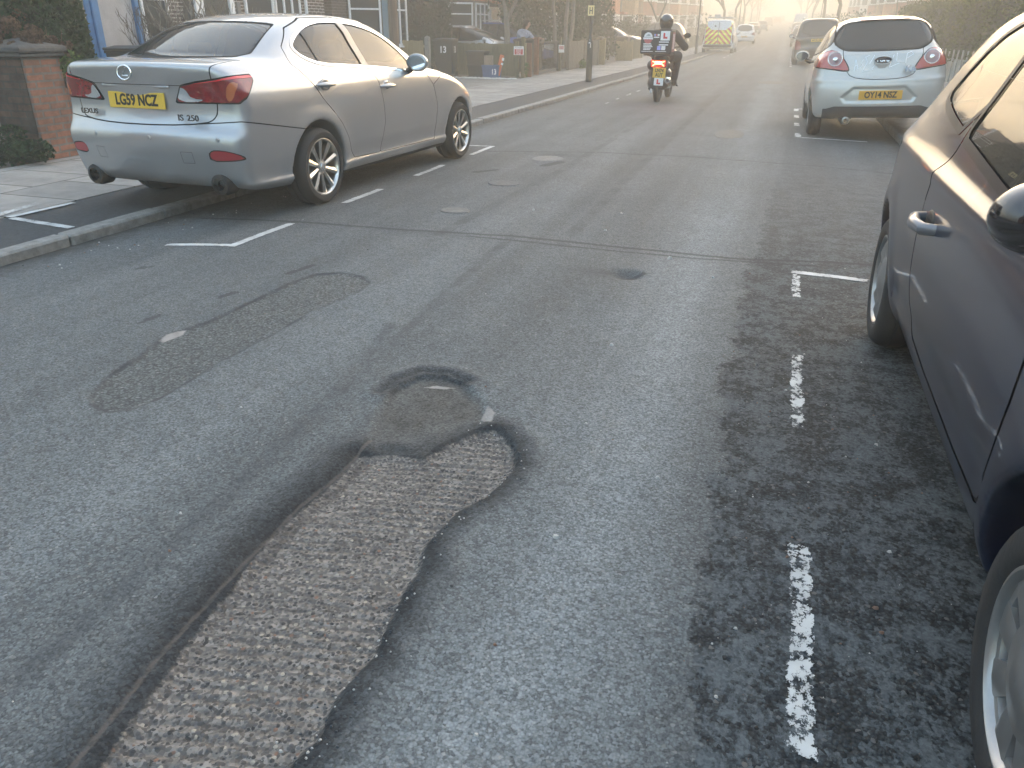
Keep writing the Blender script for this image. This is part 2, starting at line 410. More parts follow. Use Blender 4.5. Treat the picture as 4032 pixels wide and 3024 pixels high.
def make_wheel(parent, x, yc, R, rim_r, width, spokes, mat, style='twin', steer=0.0, cap=None):
    """wheel > tyre, rim, (hub); outer face towards +x when x>0"""
    w = empty('wheel', (x, yc, R), 0, parent=parent); sg = 1 if x > 0 else -1; hw = width/2
    w.rotation_euler = (0, 0, steer)
    t = MB(); s = rim_r
    pr = [(s-.004, hw-.012), (s+.004, hw-.004), (s+.25*(R-s), hw+.004), (s+.6*(R-s), hw+.003), (R-.022, hw-.008), (R-.006, hw-.028), (R, hw-.05),
          (R, .035), (R-.007, .032), (R-.007, .026), (R, .022), (R, -.022), (R-.007, -.026), (R-.007, -.032), (R, -.035), (R, -hw+.05), (R-.02, -hw+.01), (s, -hw), (s-.004, -hw+.02)]
    t.lathe([(r, h*sg) for r, h in pr], 56, 'x'); t.build('tyre', RUBBER, w, True)
    m = MB(); D = hw-.015
    m.lathe([(s+.003, D*sg), (s+.002, (D+.010)*sg), (s-.006, (D+.012)*sg), (s-.014, (D+.004)*sg), (s-.02, (D-.03)*sg), (s-.035, -.04*sg), (s-.02, -hw*sg)], 56, 'x')
    hub = .058
    m2 = MB()
    m2.lathe([(s-.03, -.045*sg), (.03, -.045*sg)], 40, 'x')
    m2.lathe([(s*.72, -.02*sg), (s*.70, -.012*sg), (.05, -.012*sg)], 36, 'x')
    m2.build('brake', DARKMETAL, w, True)
    if style == 'twin':
        m.lathe([(.001, (D-.004)*sg), (hub*.62, (D-.004)*sg), (hub*.66, (D-.012)*sg), (hub, (D-.014)*sg), (hub+.006, (D-.04)*sg), (hub, -.02*sg)], 30, 'x')
        for i in range(spokes):
            a = 2*pi*(i+.5)/spokes+.09*(1 if i % 2 else -1)*0; c, q = cos(a), sin(a)
            def pt(r, w_, d): return ((d)*sg, r*c-w_*q, r*q+w_*c)
            w0, w1 = .013, .026
            V = [pt(hub-.012, -w0, D-.02), pt(hub-.012, 0, D-.012), pt(hub-.012, w0, D-.02), pt(s-.016, -w1, D-.006), pt(s-.016, 0, D+.004), pt(s-.016, w1, D-.006),
                 pt(hub-.012, -w0*.8, D-.06), pt(hub-.012, w0*.8, D-.06), pt(s-.012, -w1*.8, D-.045), pt(s-.012, w1*.8, D-.045)]
            m.add(V, [(0, 1, 4, 3), (1, 2, 5, 4), (0, 3, 8, 6), (2, 7, 9, 5), (6, 8, 9, 7)])
    else:
        n = spokes; D2 = D+.006
        d_ = MB(); d_.lathe([(s-.03, (D-.028)*sg), (.02, (D-.028)*sg)], 40, 'x'); d_.build('dust_disc', P('brake_dust', (.050, .034, .027), .9, var=.4, vscale=20), w, True)
        m.lathe([(.001, (D2+.012)*sg), (.03, (D2+.012)*sg), (.05, (D2+.006)*sg), (s*.52, (D2-.006)*sg), (s*.55, (D2-.02)*sg)], 36, 'x')
        for i in range(n):
            a = 2*pi*(i+.5)/n; c, q = cos(a), sin(a)
            def pt(r, w_, d): return (d*sg, r*c-w_*q, r*q+w_*c)
            f0 = pi*s*.53/n*.78; f1 = pi*(s-.02)/n*style
            V = [pt(s*.5, -f0, D2-.008), pt(s*.5, f0, D2-.008), pt(s-.012, f1, D2-.01), pt(s-.012, -f1, D2-.01), pt(s*.5, -f0, D2-.035), pt(s*.5, f0, D2-.035), pt(s-.012, f1, D2-.035), pt(s-.012, -f1, D2-.035), pt(s*.76, 0, D2+.004)]
            m.add(V, [(0, 1, 8), (1, 2, 8), (2, 3, 8), (3, 0, 8), (0, 4, 5, 1), (1, 5, 6, 2), (3, 7, 4, 0)])
        m.lathe([(s-.012, (D2-.01)*sg), (s-.03, (D2-.012)*sg), (s-.034, (D2-.03)*sg)], 48, 'x')
    m.build('rim', mat, w, True)
    if cap: c = MB(); c.lathe([(.001, (D+.002)*sg), (.026, (D+.002)*sg), (.03, (D-.006)*sg)], 20, 'x'); c.build('hub_cap', cap, w, True)
    return w
def cutall(sh, faces, fields):
    ins = faces; rest = []
    for f in fields: ins, o = sh.cut(ins, f); rest += o
    return ins, rest+[]
def strip(p, q, w, plane='yz', c0=None):
    """straight strip of half-width w from p to q, as a list of smooth fields"""
    (a, b), (c, d) = p, q; l = hypot(c-a, d-b); ux, uy = (c-a)/l, (d-b)/l
    def co(x, y, z): return (y, z) if plane == 'yz' else ((x, z) if plane == 'xz' else (x, y))
    def n(x, y, z): A, B = co(x, y, z); return (A-a)*-uy+(B-b)*ux
    def t(x, y, z): A, B = co(x, y, z); return (A-a)*ux+(B-b)*uy
    r = [lambda x, y, z: n(x, y, z)-w, lambda x, y, z: -n(x, y, z)-w, lambda x, y, z: t(x, y, z)-l, lambda x, y, z: -t(x, y, z)]
    return ([c0] if c0 else [])+r
def build_car(root, S):
    """S: outline spec.  Creates body and all cut-out parts under root."""
    f = car_field(S); h = S.get('h', .022); hw = max(S['plan'][1])+.06
    V, F, N = implicit_mesh(f, (-2.5*h, -.12, .08), (hw, S['L']+.12, S['H']+.08), h)
    sh = Shell(V, F, N); faces, _ = sh.cut(sh.faces, lambda x, y, z: -x)
    for i in range(len(sh.V)):
        if abs(sh.V[i][0]) < 1e-4: sh.V[i] = (0.0, sh.V[i][1], sh.V[i][2]); n = sh.N[i]; sh.N[i] = (0.0, n[1], n[2])
    body = []
    wl = lambda x, y, z: np.minimum.reduce([np.maximum(np.hypot(y-yc, z-R)-(Ra-.008), S['track']-.5-x) for yc, R, Ra in S['wheels']])
    well, faces = sh.cut(faces, lambda x, y, z: np.minimum(wl(x, y, z), z-S['floor']))
    out = {}
    for c in S['cuts']:
        nm, fld = c['name'], c['f']; ring = c.get('ring', 0)
        if ring:
            w = ring; lo_, hi_ = c.get('rr', (-w, w))
            g, faces = sh.cut(faces, lambda x, y, z: fld(x, y, z)-hi_)
            keep, g = sh.cut(g, lambda x, y, z: fld(x, y, z)-lo_); faces = faces+keep
            if c.get('ringmat'): sh.emit(c['ringname'], [(g, 0, 0)], c['ringmat'], root, c.get('side', True), c.get('roff', .004))
            else: body.append((g, 1, -.004))
        if nm is None:
            for strip in c['strips']:
                g, faces = cutall(sh, faces, strip); body.append((g, 1, -.004))
            continue
        ins, faces = sh.cut(faces, fld)
        sub = []
        for d in c.get('sub', []):
            s_, ins = cutall(sh, ins, d['f'] if isinstance(d['f'], list) else [d['f']]); sub.append((d, s_))
        if c.get('gaps'):
            gg = []
            for gf in c['gaps']:
                g, ins = cutall(sh, ins, gf); gg += g
            os_ = sh.emit(nm, [(ins, 0, 0), (gg, 1, -.004)], [c['mat'], GAP], root, c.get('side', True), c.get('off', 0))
        else: os_ = sh.emit(nm, [(ins, 0, 0)], c['mat'], root, c.get('side', True), c.get('off', 0))
        for d, s_ in sub:
            r = sh.emit(d['name'], [(s_, 0, 0)], d['mat'], None, c.get('side', True), d.get('off', 0))
            for o, p_ in zip(r, os_): o.parent = p_
        out[nm] = os_
    b = sh.emit('body', [(faces, 0, 0)]+body, [S['paint'], GAP], root, False); out['body'] = b
    sh.emit('underbody', [(well, 0, 0)], BLACK, root, False)
    return out
def plate(parent, txt, loc, tilt=0.0, w=.52, hgt=.111, two=None, back=True, rz=0.0, yellow=True):
    m = MB(); m.bbx(-w/2, w/2, -.004, .004, -hgt/2, hgt/2, .003); o = m.build('number_plate', PLATEY if yellow else WHITEP, parent)
    o.location = loc; o.rotation_euler = (tilt, 0, rz)
    if two:
        text_obj('plate_text', txt, .098*hgt/.2, PLATEB, o, (0, -.005, hgt*.22), REAR, .82, .0012, .003)
        text_obj('plate_text', two, .098*hgt/.2, PLATEB, o, (0, -.005, -hgt*.22), REAR, .82, .0012, .003)
    else: text_obj('plate_text', txt, hgt*.95, PLATEB, o, (0, -.005, -.001), REAR, .80*w/.52, .0012, .0035)
    return o
def door_mirror(parent, x, y, z, mat, s=1.0, sg=1, face=-1):
    """mirror housing on a stalk; face=-1: glass faces the rear (-y)"""
    def f(X, Y, Z):
        a = np.sqrt(((X)/(.115*s))**2+((Y-.02*face)/(.085*s))**2+(Z/(.082*s))**2)-1
        return smax(a*.08, (Y*-face*-1-.045) if face < 0 else (-Y-.045), .02)
    def g(X, Y, Z): # half ellipsoid, flat towards `face`
        a = (np.sqrt((X/(.118*s))**2+(Y/(.12*s))**2+(Z/(.085*s))**2)-1)*.085
        return smax(a, face*Y-.012, .02)
    V, F, N = implicit_mesh(g, (-.15*s, -.16*s, -.12*s), (.15*s, .16*s, .12*s), .012)
    o = mk('door_mirror', V, F, mat, parent, True, N); o.location = (x, y, z)
    m = MB(); m.cyl((0, 0, -.002), (0, .004, -.002), .001, .001, 3)
    m = MB(); n = 20; P_ = [(.098*s*cos(2*pi*i/n), face*.0135, .066*s*sin(2*pi*i/n)) for i in range(n)]
    m.add(P_, [tuple(range(n))]); m.build('mirror_glass', MIRROR, o)
    st = MB(); st.tube([(-sg*.05*s, 0, -.05*s), (-sg*.11*s, .005, -.085*s), (-sg*.16*s, .0, -.10*s)], [.03*s, .030*s, .040*s], 8); st.build('mirror_arm', BLACK, o, True)
    return o
MIRROR = P('mirror', (.8, .82, .83), .02, 1.0)
# ------------------------------------------------------------------ ground, road, kerbs, pavements, markings
KL, KR = -4.52, 1.55            # kerb faces
def camber(x): return -.045*np.clip((-3.35-x)/1.17, 0, 1)**1.5-.03*np.clip((x-.3)/1.2, 0, 1)**1.5
def zr_v(y): s = np.asarray(y, float)-68.0; return .0212*(s/2+np.sqrt(s*s/4+64))-.019
def cx_v(y): t = np.maximum(0, np.asarray(y, float)-40); return -.006*t-.000004*t*t
EXP = np.array([(-.90, 2.32), (-.84, 2.36), (-.74, 2.26), (-.69, 2.13), (-.70, 2.03), (-.72, 1.93), (-.77, 1.84), (-.79, 1.73), (-.80, 1.64), (-.765, 1.53), (-.77, 1.45), (-.76, 1.38), (-.75, 1.29), (-.735, 1.21), (-.755, 1.09), (-.75, 1.03), (-.735, .96), (-.755, .90), (-.73, .7), (-.74, .2),
                (-1.05, .2), (-1.11, .75), (-1.14, .88), (-1.16, 1.02), (-1.18, 1.11), (-1.20, 1.22), (-1.20, 1.30), (-1.22, 1.40), (-1.24, 1.55), (-1.23, 1.68), (-1.22, 1.85), (-1.22, 2.02), (-1.14, 2.07), (-1.07, 2.08), (-1.0, 2.08), (-.98, 2.15), (-.94, 2.24)])
CRACK = [(-1.23, 2.13), (-1.225, 1.9), (-1.245, 1.69), (-1.24, 1.47), (-1.23, 1.32), (-1.22, 1.17), (-1.20, 1.0), (-1.18, .9), (-1.17, .83), (-1.15, .7), (-1.1, .2)]
SHAL = np.array([(-1.25, 2.18), (-1.32, 2.39), (-1.34, 2.56), (-1.30, 2.68), (-1.22, 2.73), (-1.11, 2.70), (-.97, 2.56), (-.89, 2.42), (-.90, 2.34), (-.97, 2.22), (-1.01, 2.11), (-1.14, 2.07), (-1.21, 2.08)])
OLD = np.array([(-2.45, 2.08), (-2.36, 2.02), (-2.27, 2.0), (-2.21, 2.04), (-2.18, 2.15), (-2.18, 2.27), (-2.19, 2.52), (-2.17, 2.88), (-2.17, 3.28), (-2.13, 3.45), (-2.10, 3.64), (-2.11, 3.78), (-2.22, 3.89), (-2.38, 3.92), (-2.50, 3.83), (-2.54, 3.63), (-2.55, 3.16), (-2.56, 2.94), (-2.60, 2.78), (-2.61, 2.68), (-2.56, 2.51), (-2.52, 2.25)])
CHIPS = [np.array([(-2.61, 2.65), (-2.63, 2.73), (-2.61, 2.79), (-2.59, 2.82), (-2.57, 2.76), (-2.59, 2.66)]), np.array([(-.93, 2.52), (-.88, 2.47), (-.87, 2.39), (-.92, 2.42)]), np.array([(-1.245, 2.62), (-1.2, 2.655), (-1.12, 2.655), (-1.16, 2.63)])]
TAR = [([(-4.2, 4.95), (-3.33, 5.0), (-2.58, 5.03), (-1.71, 5.12), (-.72, 5.07), (-.12, 5.04), (.61, 5.19), (1.5, 5.25)], .014), ([(-2.0, 5.02), (-1.2, 4.98), (-.4, 4.96), (.3, 5.02)], .008),
       ([(-3.3, 9.0), (-2.6, 9.2), (-1.97, 9.38), (-.89, 9.40), (.14, 9.24), (1.07, 9.09), (1.5, 9.05)], .02), ([(-3.2, 20.2), (-1.6, 20.0), (-.2, 20.4)], .04), ([(-2.6, 15.4), (-1.2, 15.5), (.2, 15.2)], .03),
       ([(-2.89, 2.82), (-2.85, 2.96)], .014), ([(-2.77, 3.28), (-2.73, 3.39)], .016), ([(-2.66, 3.8), (-2.62, 4.0)], .014), ([(-3.58, 3.6), (-3.55, 3.66)], .02), ([(-2.35, 8.2), (-2.25, 8.5)], .05),
       ([(-2.9, 7.55), (-2.75, 7.75)], .04), ([(-.66, 4.52), (-.80, 4.40)], .012)]
LINES = [([(-1.70, 5.2), (-1.66, 4.4), (-1.62, 3.72), (-1.585, 3.2), (-1.56, 2.72), (-1.52, 2.1), (-1.48, 1.63), (-1.46, 1.26), (-1.44, .6)], .016), ([(-1.69, 3.21), (-1.62, 2.86), (-1.585, 2.59), (-1.53, 2.38), (-1.50, 2.21)], .012), ([(-1.30, 5.0), (-1.36, 7.5), (-1.38, 11.0), (-1.42, 20)], .03), ([(-2.2, 5.0), (-2.1, 8.0), (-2.1, 14.0)], .03)]
def wob(x, y, s=1.0, a=1.0): return a*(np.sin(x*7.3*s+1.3+2.1*np.sin(y*3.1*s))*.5+np.sin(y*5.7*s+.7+1.7*np.sin(x*4.3*s))*.5)
def local_z(x, y):
    """patches, potholes: metres below the running surface"""
    z = np.zeros_like(x); m = (y < 5.2) & (y > 0) & (x > -3) & (x < 0)
    X, Y = x[m], y[m]; se = poly_sdf(X, Y, EXP); ss = poly_sdf(X, Y, SHAL); so = poly_sdf(X, Y, OLD); sc = line_dist(X, Y, CRACK)
    left = X < -1.0-.0*Y
    sm = lambda t: t*t*(3-2*t)
    d = -.026*sm(np.clip(.55-se/np.where(left, .10, .045), 0, 1))
    rid = np.sin((Y-.20*X)*2*pi/.036+2.0*np.sin(X*9)+1.5*np.sin(Y*4))*(.0016+.0009*np.sin(X*6+Y*3))+np.sin((Y+.1*X)*2*pi/.021+X*20)*.0008
    d += np.clip(-se/.02, 0, 1)*rid
    d += -.006*np.exp(-(sc/.012)**2)
    d += .006*np.exp(-((se-.075)/.035)**2)*(Y < 2.4)
    d += np.minimum(0, -.016*sm(np.clip(.5-ss/.06, 0, 1)))*np.clip((se+.01)/.04, 0, 1)
    rim = line_dist(X, Y, [(-1.38, 2.5), (-1.375, 2.62), (-1.31, 2.74), (-1.19, 2.755), (-1.08, 2.70)])
    d += .010*np.exp(-((rim-.04)/.045)**2)*(ss > 0)-.008*np.exp(-(rim/.03)**2)
    d += -.007*sm(np.clip(.5-so/.03, 0, 1))+.002*np.exp(-((so-.02)/.015)**2)
    d += -.034*np.exp(-(((X+.74)/.095)**2+((Y-4.46)/.085)**2)**1.5)
    z[m] = d
    return z+.0012*wob(x, y, 1.7)+.0015*wob(x, y, .6)
def road_z(x, y): x = np.asarray(x, float); y = np.asarray(y, float); return zr_v(y)+camber(x-cx_v(y))+local_z(x, y)
def steps(*segs):
    a = [segs[0][0]]
    for s0, s1, d in segs: n = max(1, int(round((s1-s0)/d))); a += list(np.linspace(s0, s1, n+1)[1:])
    return np.array(a)
def road_material():
    m = bpy.data.materials.new('asphalt'); m.use_nodes = True; nt = m.node_tree; b = nt.nodes["Principled BSDF"]; Lk = nt.links.new; N = nt.nodes.new
    tc = N('ShaderNodeTexCoord'); pos = tc.outputs['Object']
    def sock(n, i, v):
        if isinstance(v, (int, float)): n.inputs[i].default_value = v
        elif isinstance(v, tuple): n.inputs[i].default_value = (*v, 1) if len(n.inputs[i].default_value) == 4 else v
        else: Lk(v, n.inputs[i])
    def M(op, a, c=None, d=None):
        n = N('ShaderNodeMath'); n.operation = op
        for i, v in enumerate((a, c, d)):
            if v is not None: sock(n, i, v)
        return n.outputs[0]
    def mix(f, a, c):
        n = N('ShaderNodeMix'); n.data_type = 'RGBA'; sock(n, 0, f); sock(n, 6, a); sock(n, 7, c); return n.outputs[2]
    def mixf(f, a, c):
        n = N('ShaderNodeMix'); n.data_type = 'FLOAT'; sock(n, 0, f); sock(n, 2, a); sock(n, 3, c); return n.outputs[0]
    def noise(s, det=4, ro=.6, vec=None):
        n = N('ShaderNodeTexNoise'); n.inputs['Scale'].default_value = s; n.inputs['Detail'].default_value = det; n.inputs['Roughness'].default_value = ro; Lk(vec or pos, n.inputs['Vector']); return n.outputs[0]
    def vor(s, feat='F1', vec=None, rnd=1.0):
        n = N('ShaderNodeTexVoronoi'); n.feature = feat; n.inputs['Scale'].default_value = s; n.inputs['Randomness'].default_value = rnd; Lk(vec or pos, n.inputs['Vector']); return n
    def rng(v, a, c, d=0.0, e=1.0, smooth=False):
        n = N('ShaderNodeMapRange'); n.clamp = True
        if smooth: n.interpolation_type = 'SMOOTHSTEP'
        sock(n, 0, v); sock(n, 1, a); sock(n, 2, c); sock(n, 3, d); sock(n, 4, e); return n.outputs[0]
    def attr(nm):
        n = N('ShaderNodeAttribute'); n.attribute_name = nm; return n.outputs['Fac']
    def stretch(v):
        n = N('ShaderNodeMapping'); n.inputs['Scale'].default_value = v; Lk(pos, n.inputs[0]); return n.outputs[0]
    def mulc(c, f):
        n = N('ShaderNodeVectorMath'); n.operation = 'SCALE'; sock(n, 0, c) if not isinstance(c, tuple) else setattr(n.inputs[0], 'default_value', c); sock(n, 'Scale', f) if False else (Lk(f, n.inputs['Scale']) if not isinstance(f, (int, float)) else setattr(n.inputs['Scale'], 'default_value', f)); return n.outputs[0]
    def sepx(c):
        n = N('ShaderNodeSeparateColor'); Lk(c, n.inputs[0]); return n.outputs
    n_fine = noise(90, 3); n_mid = noise(14, 5); n_big = noise(1.1, 4); n_edge = noise(38, 4, .7)
    streak = noise(1.0, 4, .6, stretch((2.6, .16, 1)))
    v1 = vor(135); c1 = sepx(v1.outputs['Color'])
    # --- running surface: fine aggregate in bitumen
    g = rng(M('ADD', M('MULTIPLY', c1[0], .6), M('MULTIPLY', noise(210, 2, .5), .8)), .25, 1.0, .40, 1.65); g = M('MULTIPLY', g, rng(v1.outputs['Distance'], .15, .75, 1.08, .78))
    g = M('MULTIPLY', g, rng(n_mid, .3, .7, .88, 1.12)); g = M('MULTIPLY', g, rng(streak, .3, .7, .80, 1.22)); g = M('MULTIPLY', g, rng(n_big, .3, .7, .90, 1.10))
    pale = M('GREATER_THAN', c1[1], .982)
    g = M('MULTIPLY', g, attr('lane')); base = mulc((.094, .102, .104), g); base = mix(M('MULTIPLY', pale, .30), base, (.34, .33, .31))
    # --- scuffed, gritty strip by the right-hand kerb
    v2 = vor(105); c2 = sepx(v2.outputs['Color']); n_w = noise(5.5, 6, .72); n_w2 = noise(34, 6, .75, stretch((1, .6, 1)))
    fill = rng(M('ADD', M('ADD', M('MULTIPLY', n_w, .62), M('MULTIPLY', n_w2, .52)), M('MULTIPLY', M('SUBTRACT', c2[2], .5), .10)), .51, .64, 0, 1, True)
    coarse = mulc((.022, .026, .029), M('MULTIPLY', rng(c2[0], 0, 1, .35, 1.75), rng(v2.outputs['Distance'], .2, .7, 1.2, .5)))
    coarse = mix(M('MULTIPLY', M('GREATER_THAN', c2[1], .985), .4), coarse, (.24, .22, .20))
    grey = mulc((.082, .093, .098), M('MULTIPLY', rng(c1[0], 0, 1, .72, 1.28), rng(n_fine, .3, .7, .85, 1.15)))
    wetc = mix(fill, coarse, grey)
    wm = rng(M('ADD', attr('wet'), M('ADD', M('MULTIPLY', M('SUBTRACT', n_edge, .5), .14), M('MULTIPLY', M('SUBTRACT', noise(7, 3), .5), .22))), -.015, .02, 0, 1, True)
    wm = M('MULTIPLY', wm, rng(attr('wetd'), 0, 1, .25, 1))
    col = mix(wm, base, wetc)
    # --- old surface-dressed patch
    om = rng(M('ADD', attr('old'), M('MULTIPLY', M('SUBTRACT', n_edge, .5), .03)), .008, -.008, 0, 1)
    v3 = vor(95); c3 = sepx(v3.outputs['Color']); oc = mulc((.096, .102, .100), M('MULTIPLY', rng(c3[0], 0, 1, .55, 1.5), rng(v3.outputs['Distance'], .2, .75, 1.15, .5)))
    oc = mix(M('MULTIPLY', M('GREATER_THAN', c3[1], .98), .35), oc, (.30, .28, .26)); col = mix(om, col, oc)
    oe = M('MULTIPLY', rng(M('ABSOLUTE', M('SUBTRACT', M('ADD', attr('old'), M('MULTIPLY', M('SUBTRACT', n_edge, .5), .03)), .004)), .003, .020, 1, 0), rng(noise(5, 3), .36, .56, .1, .85)); col = mix(oe, col, (.025, .027, .03))
    # --- bitumen-rich slumped edges round the broken surface
    d_e = M('ADD', attr('exposed'), M('MULTIPLY', M('SUBTRACT', n_edge, .5), .035))
    be = rng(d_e, .015, attr('bandw'), 1, 0, True); be = M('MULTIPLY', be, rng(noise(9, 4), .3, .6, .75, 1.0))
    bit = mulc((.013, .015, .017), rng(c1[0], 0, 1, .5, 1.9)); col = mix(be, col, bit)
    # --- shallow scabbed area behind it
    sm_ = rng(M('ADD', attr('shallow'), M('MULTIPLY', M('SUBTRACT', n_edge, .5), .06)), .02, -.03, 0, 1, True)
    sc_ = mulc((.070, .070, .066), M('MULTIPLY', rng(c1[0], 0, 1, .5, 1.5), rng(noise(8, 5), .3, .7, .6, 1.25)))
    col = mix(M('MULTIPLY', sm_, M('SUBTRACT', 1.0, M('MULTIPLY', be, .9))), col, sc_)
    col = mix(M('MULTIPLY', rng(attr('rim'), .015, .07, 1, 0, True), rng(n_edge, .3, .6, .5, .95)), col, mulc((.018, .020, .022), rng(c1[0], 0, 1, .5, 1.9)))
    # --- exposed planed concrete-like base with stones
    v4 = vor(78); c4 = sepx(v4.outputs['Color']); v4b = vor(118); c4b = sepx(v4b.outputs['Color'])
    stone = mulc((.056, .053, .051), rng(c4[0], 0, 1, .25, 2.1)); stone = mix(rng(c4[1], .965, .97), stone, (.17, .10, .07)); stone = mix(rng(c4[2], .95, .96), stone, (.30, .27, .22))
    mort = mulc((.160, .144, .128), M('MULTIPLY', rng(c4b[0], 0, 1, .40, 1.45), rng(n_mid, .3, .7, .8, 1.2)))
    dv = M('ADD', v4.outputs['Distance'], M('MULTIPLY', M('SUBTRACT', n_fine, .5), .35))
    smk = M('MULTIPLY', rng(dv, .36, .46, 1, 0), rng(c4[0], .10, .14)); ec = mix(smk, mort, stone)
    wv = N('ShaderNodeTexWave'); wv.wave_type = 'BANDS'; wv.bands_direction = 'Y'; wv.inputs['Scale'].default_value = 8.6; wv.inputs['Distortion'].default_value = 3.2; wv.inputs['Detail'].default_value = 2; wv.inputs['Detail Scale'].default_value = .6
    rot = N('ShaderNodeMapping'); rot.inputs['Rotation'].default_value = (0, 0, -.20); Lk(pos, rot.inputs[0]); Lk(rot.outputs[0], wv.inputs['Vector'])
    groove = M('MULTIPLY', rng(wv.outputs['Fac'], .45, .0, 0, 1), rng(noise(5, 3), .35, .6, .45, 1)); ec = mix(M('MULTIPLY', groove, .55), ec, (.058, .054, .052))
    pits = M('GREATER_THAN', noise(48, 3, .55), .66); ec = mix(M('MULTIPLY', pits, .8), ec, (.022, .020, .019))
    em = rng(d_e, .004, -.006, 0, 1); col = mix(em, col, ec)
    ck = rng(M('ADD', attr('crack'), M('MULTIPLY', M('SUBTRACT', n_edge, .5), .012)), .003, .008, 1, 0); col = mix(M('MULTIPLY', ck, .5), col, (.12, .10, .085))
    dirt = M('MULTIPLY', rng(attr('crack'), .02, .075, 1, 0, True), rng(attr('exposed'), .01, -.05, 0, 1, True)); col = mix(M('MULTIPLY', dirt, .75), col, mulc((.036, .032, .029), rng(n_mid, .3, .7, .7, 1.3)))
    ch = rng(M('ADD', attr('chip'), M('MULTIPLY', M('SUBTRACT', n_edge, .5), .02)), .004, -.004, 0, 1); col = mix(ch, col, mulc((.25, .235, .22), rng(n_mid, .3, .7, .75, 1.2)))
    # --- tar seals, open joints
    t_ = rng(M('ADD', attr('tar'), M('MULTIPLY', M('SUBTRACT', n_edge, .5), .05)), .0, .016, 1, 0, True); col = mix(M('MULTIPLY', t_, .72), col, (.022, .024, .027))
    sg = M('MULTIPLY', attr('smudge'), rng(n_mid, .3, .65, .45, 1)); col = mix(M('MULTIPLY', sg, .72), col, (.026, .029, .032))
    l_ = M('MULTIPLY', rng(M('ADD', attr('line'), M('MULTIPLY', M('SUBTRACT', n_edge, .5), .06)), .0, .035, 1, 0, True), rng(noise(3.2, 4), .35, .65, .05, .55)); col = mix(l_, col, (.036, .039, .043))
    # gutter silt
    gs = M('MULTIPLY', rng(M('ADD', attr('gutter'), M('MULTIPLY', M('SUBTRACT', n_mid, .5), .35)), .0, .32, 1, 0, True), .75); col = mix(gs, col, mulc((.040, .038, .034), rng(n_mid, .3, .7, .6, 1.5)))
    Lk(col, b.inputs['Base Color'])
    b.inputs['Roughness'].default_value = .74; b.inputs['Specular IOR Level'].default_value = .30
    Lk(mixf(wm, .80, mixf(fill, .82, .88)), b.inputs['Roughness'])
    h = M('ADD', M('MULTIPLY', v1.outputs['Distance'], -.0012), M('MULTIPLY', noise(170, 3, .6), .0030))
    hw = M('ADD', mixf(fill, M('MULTIPLY', v2.outputs['Distance'], -.0042), -.0016), M('MULTIPLY', n_fine, .0012))
    he = M('ADD', M('ADD', M('MULTIPLY', wv.outputs['Fac'], .0042), M('MULTIPLY', v4.outputs['Distance'], -.006)), M('ADD', M('MULTIPLY', n_fine, .003), M('MULTIPLY', pits, -.006)))
    h = mixf(wm, h, hw); h = mixf(em, h, he)
    bp = N('ShaderNodeBump'); bp.inputs['Strength'].default_value = .75; bp.inputs['Distance'].default_value = 1.0; Lk(h, bp.inputs['Height']); Lk(bp.outputs[0], b.inputs['Normal'])
    return m
ASPH = road_material()
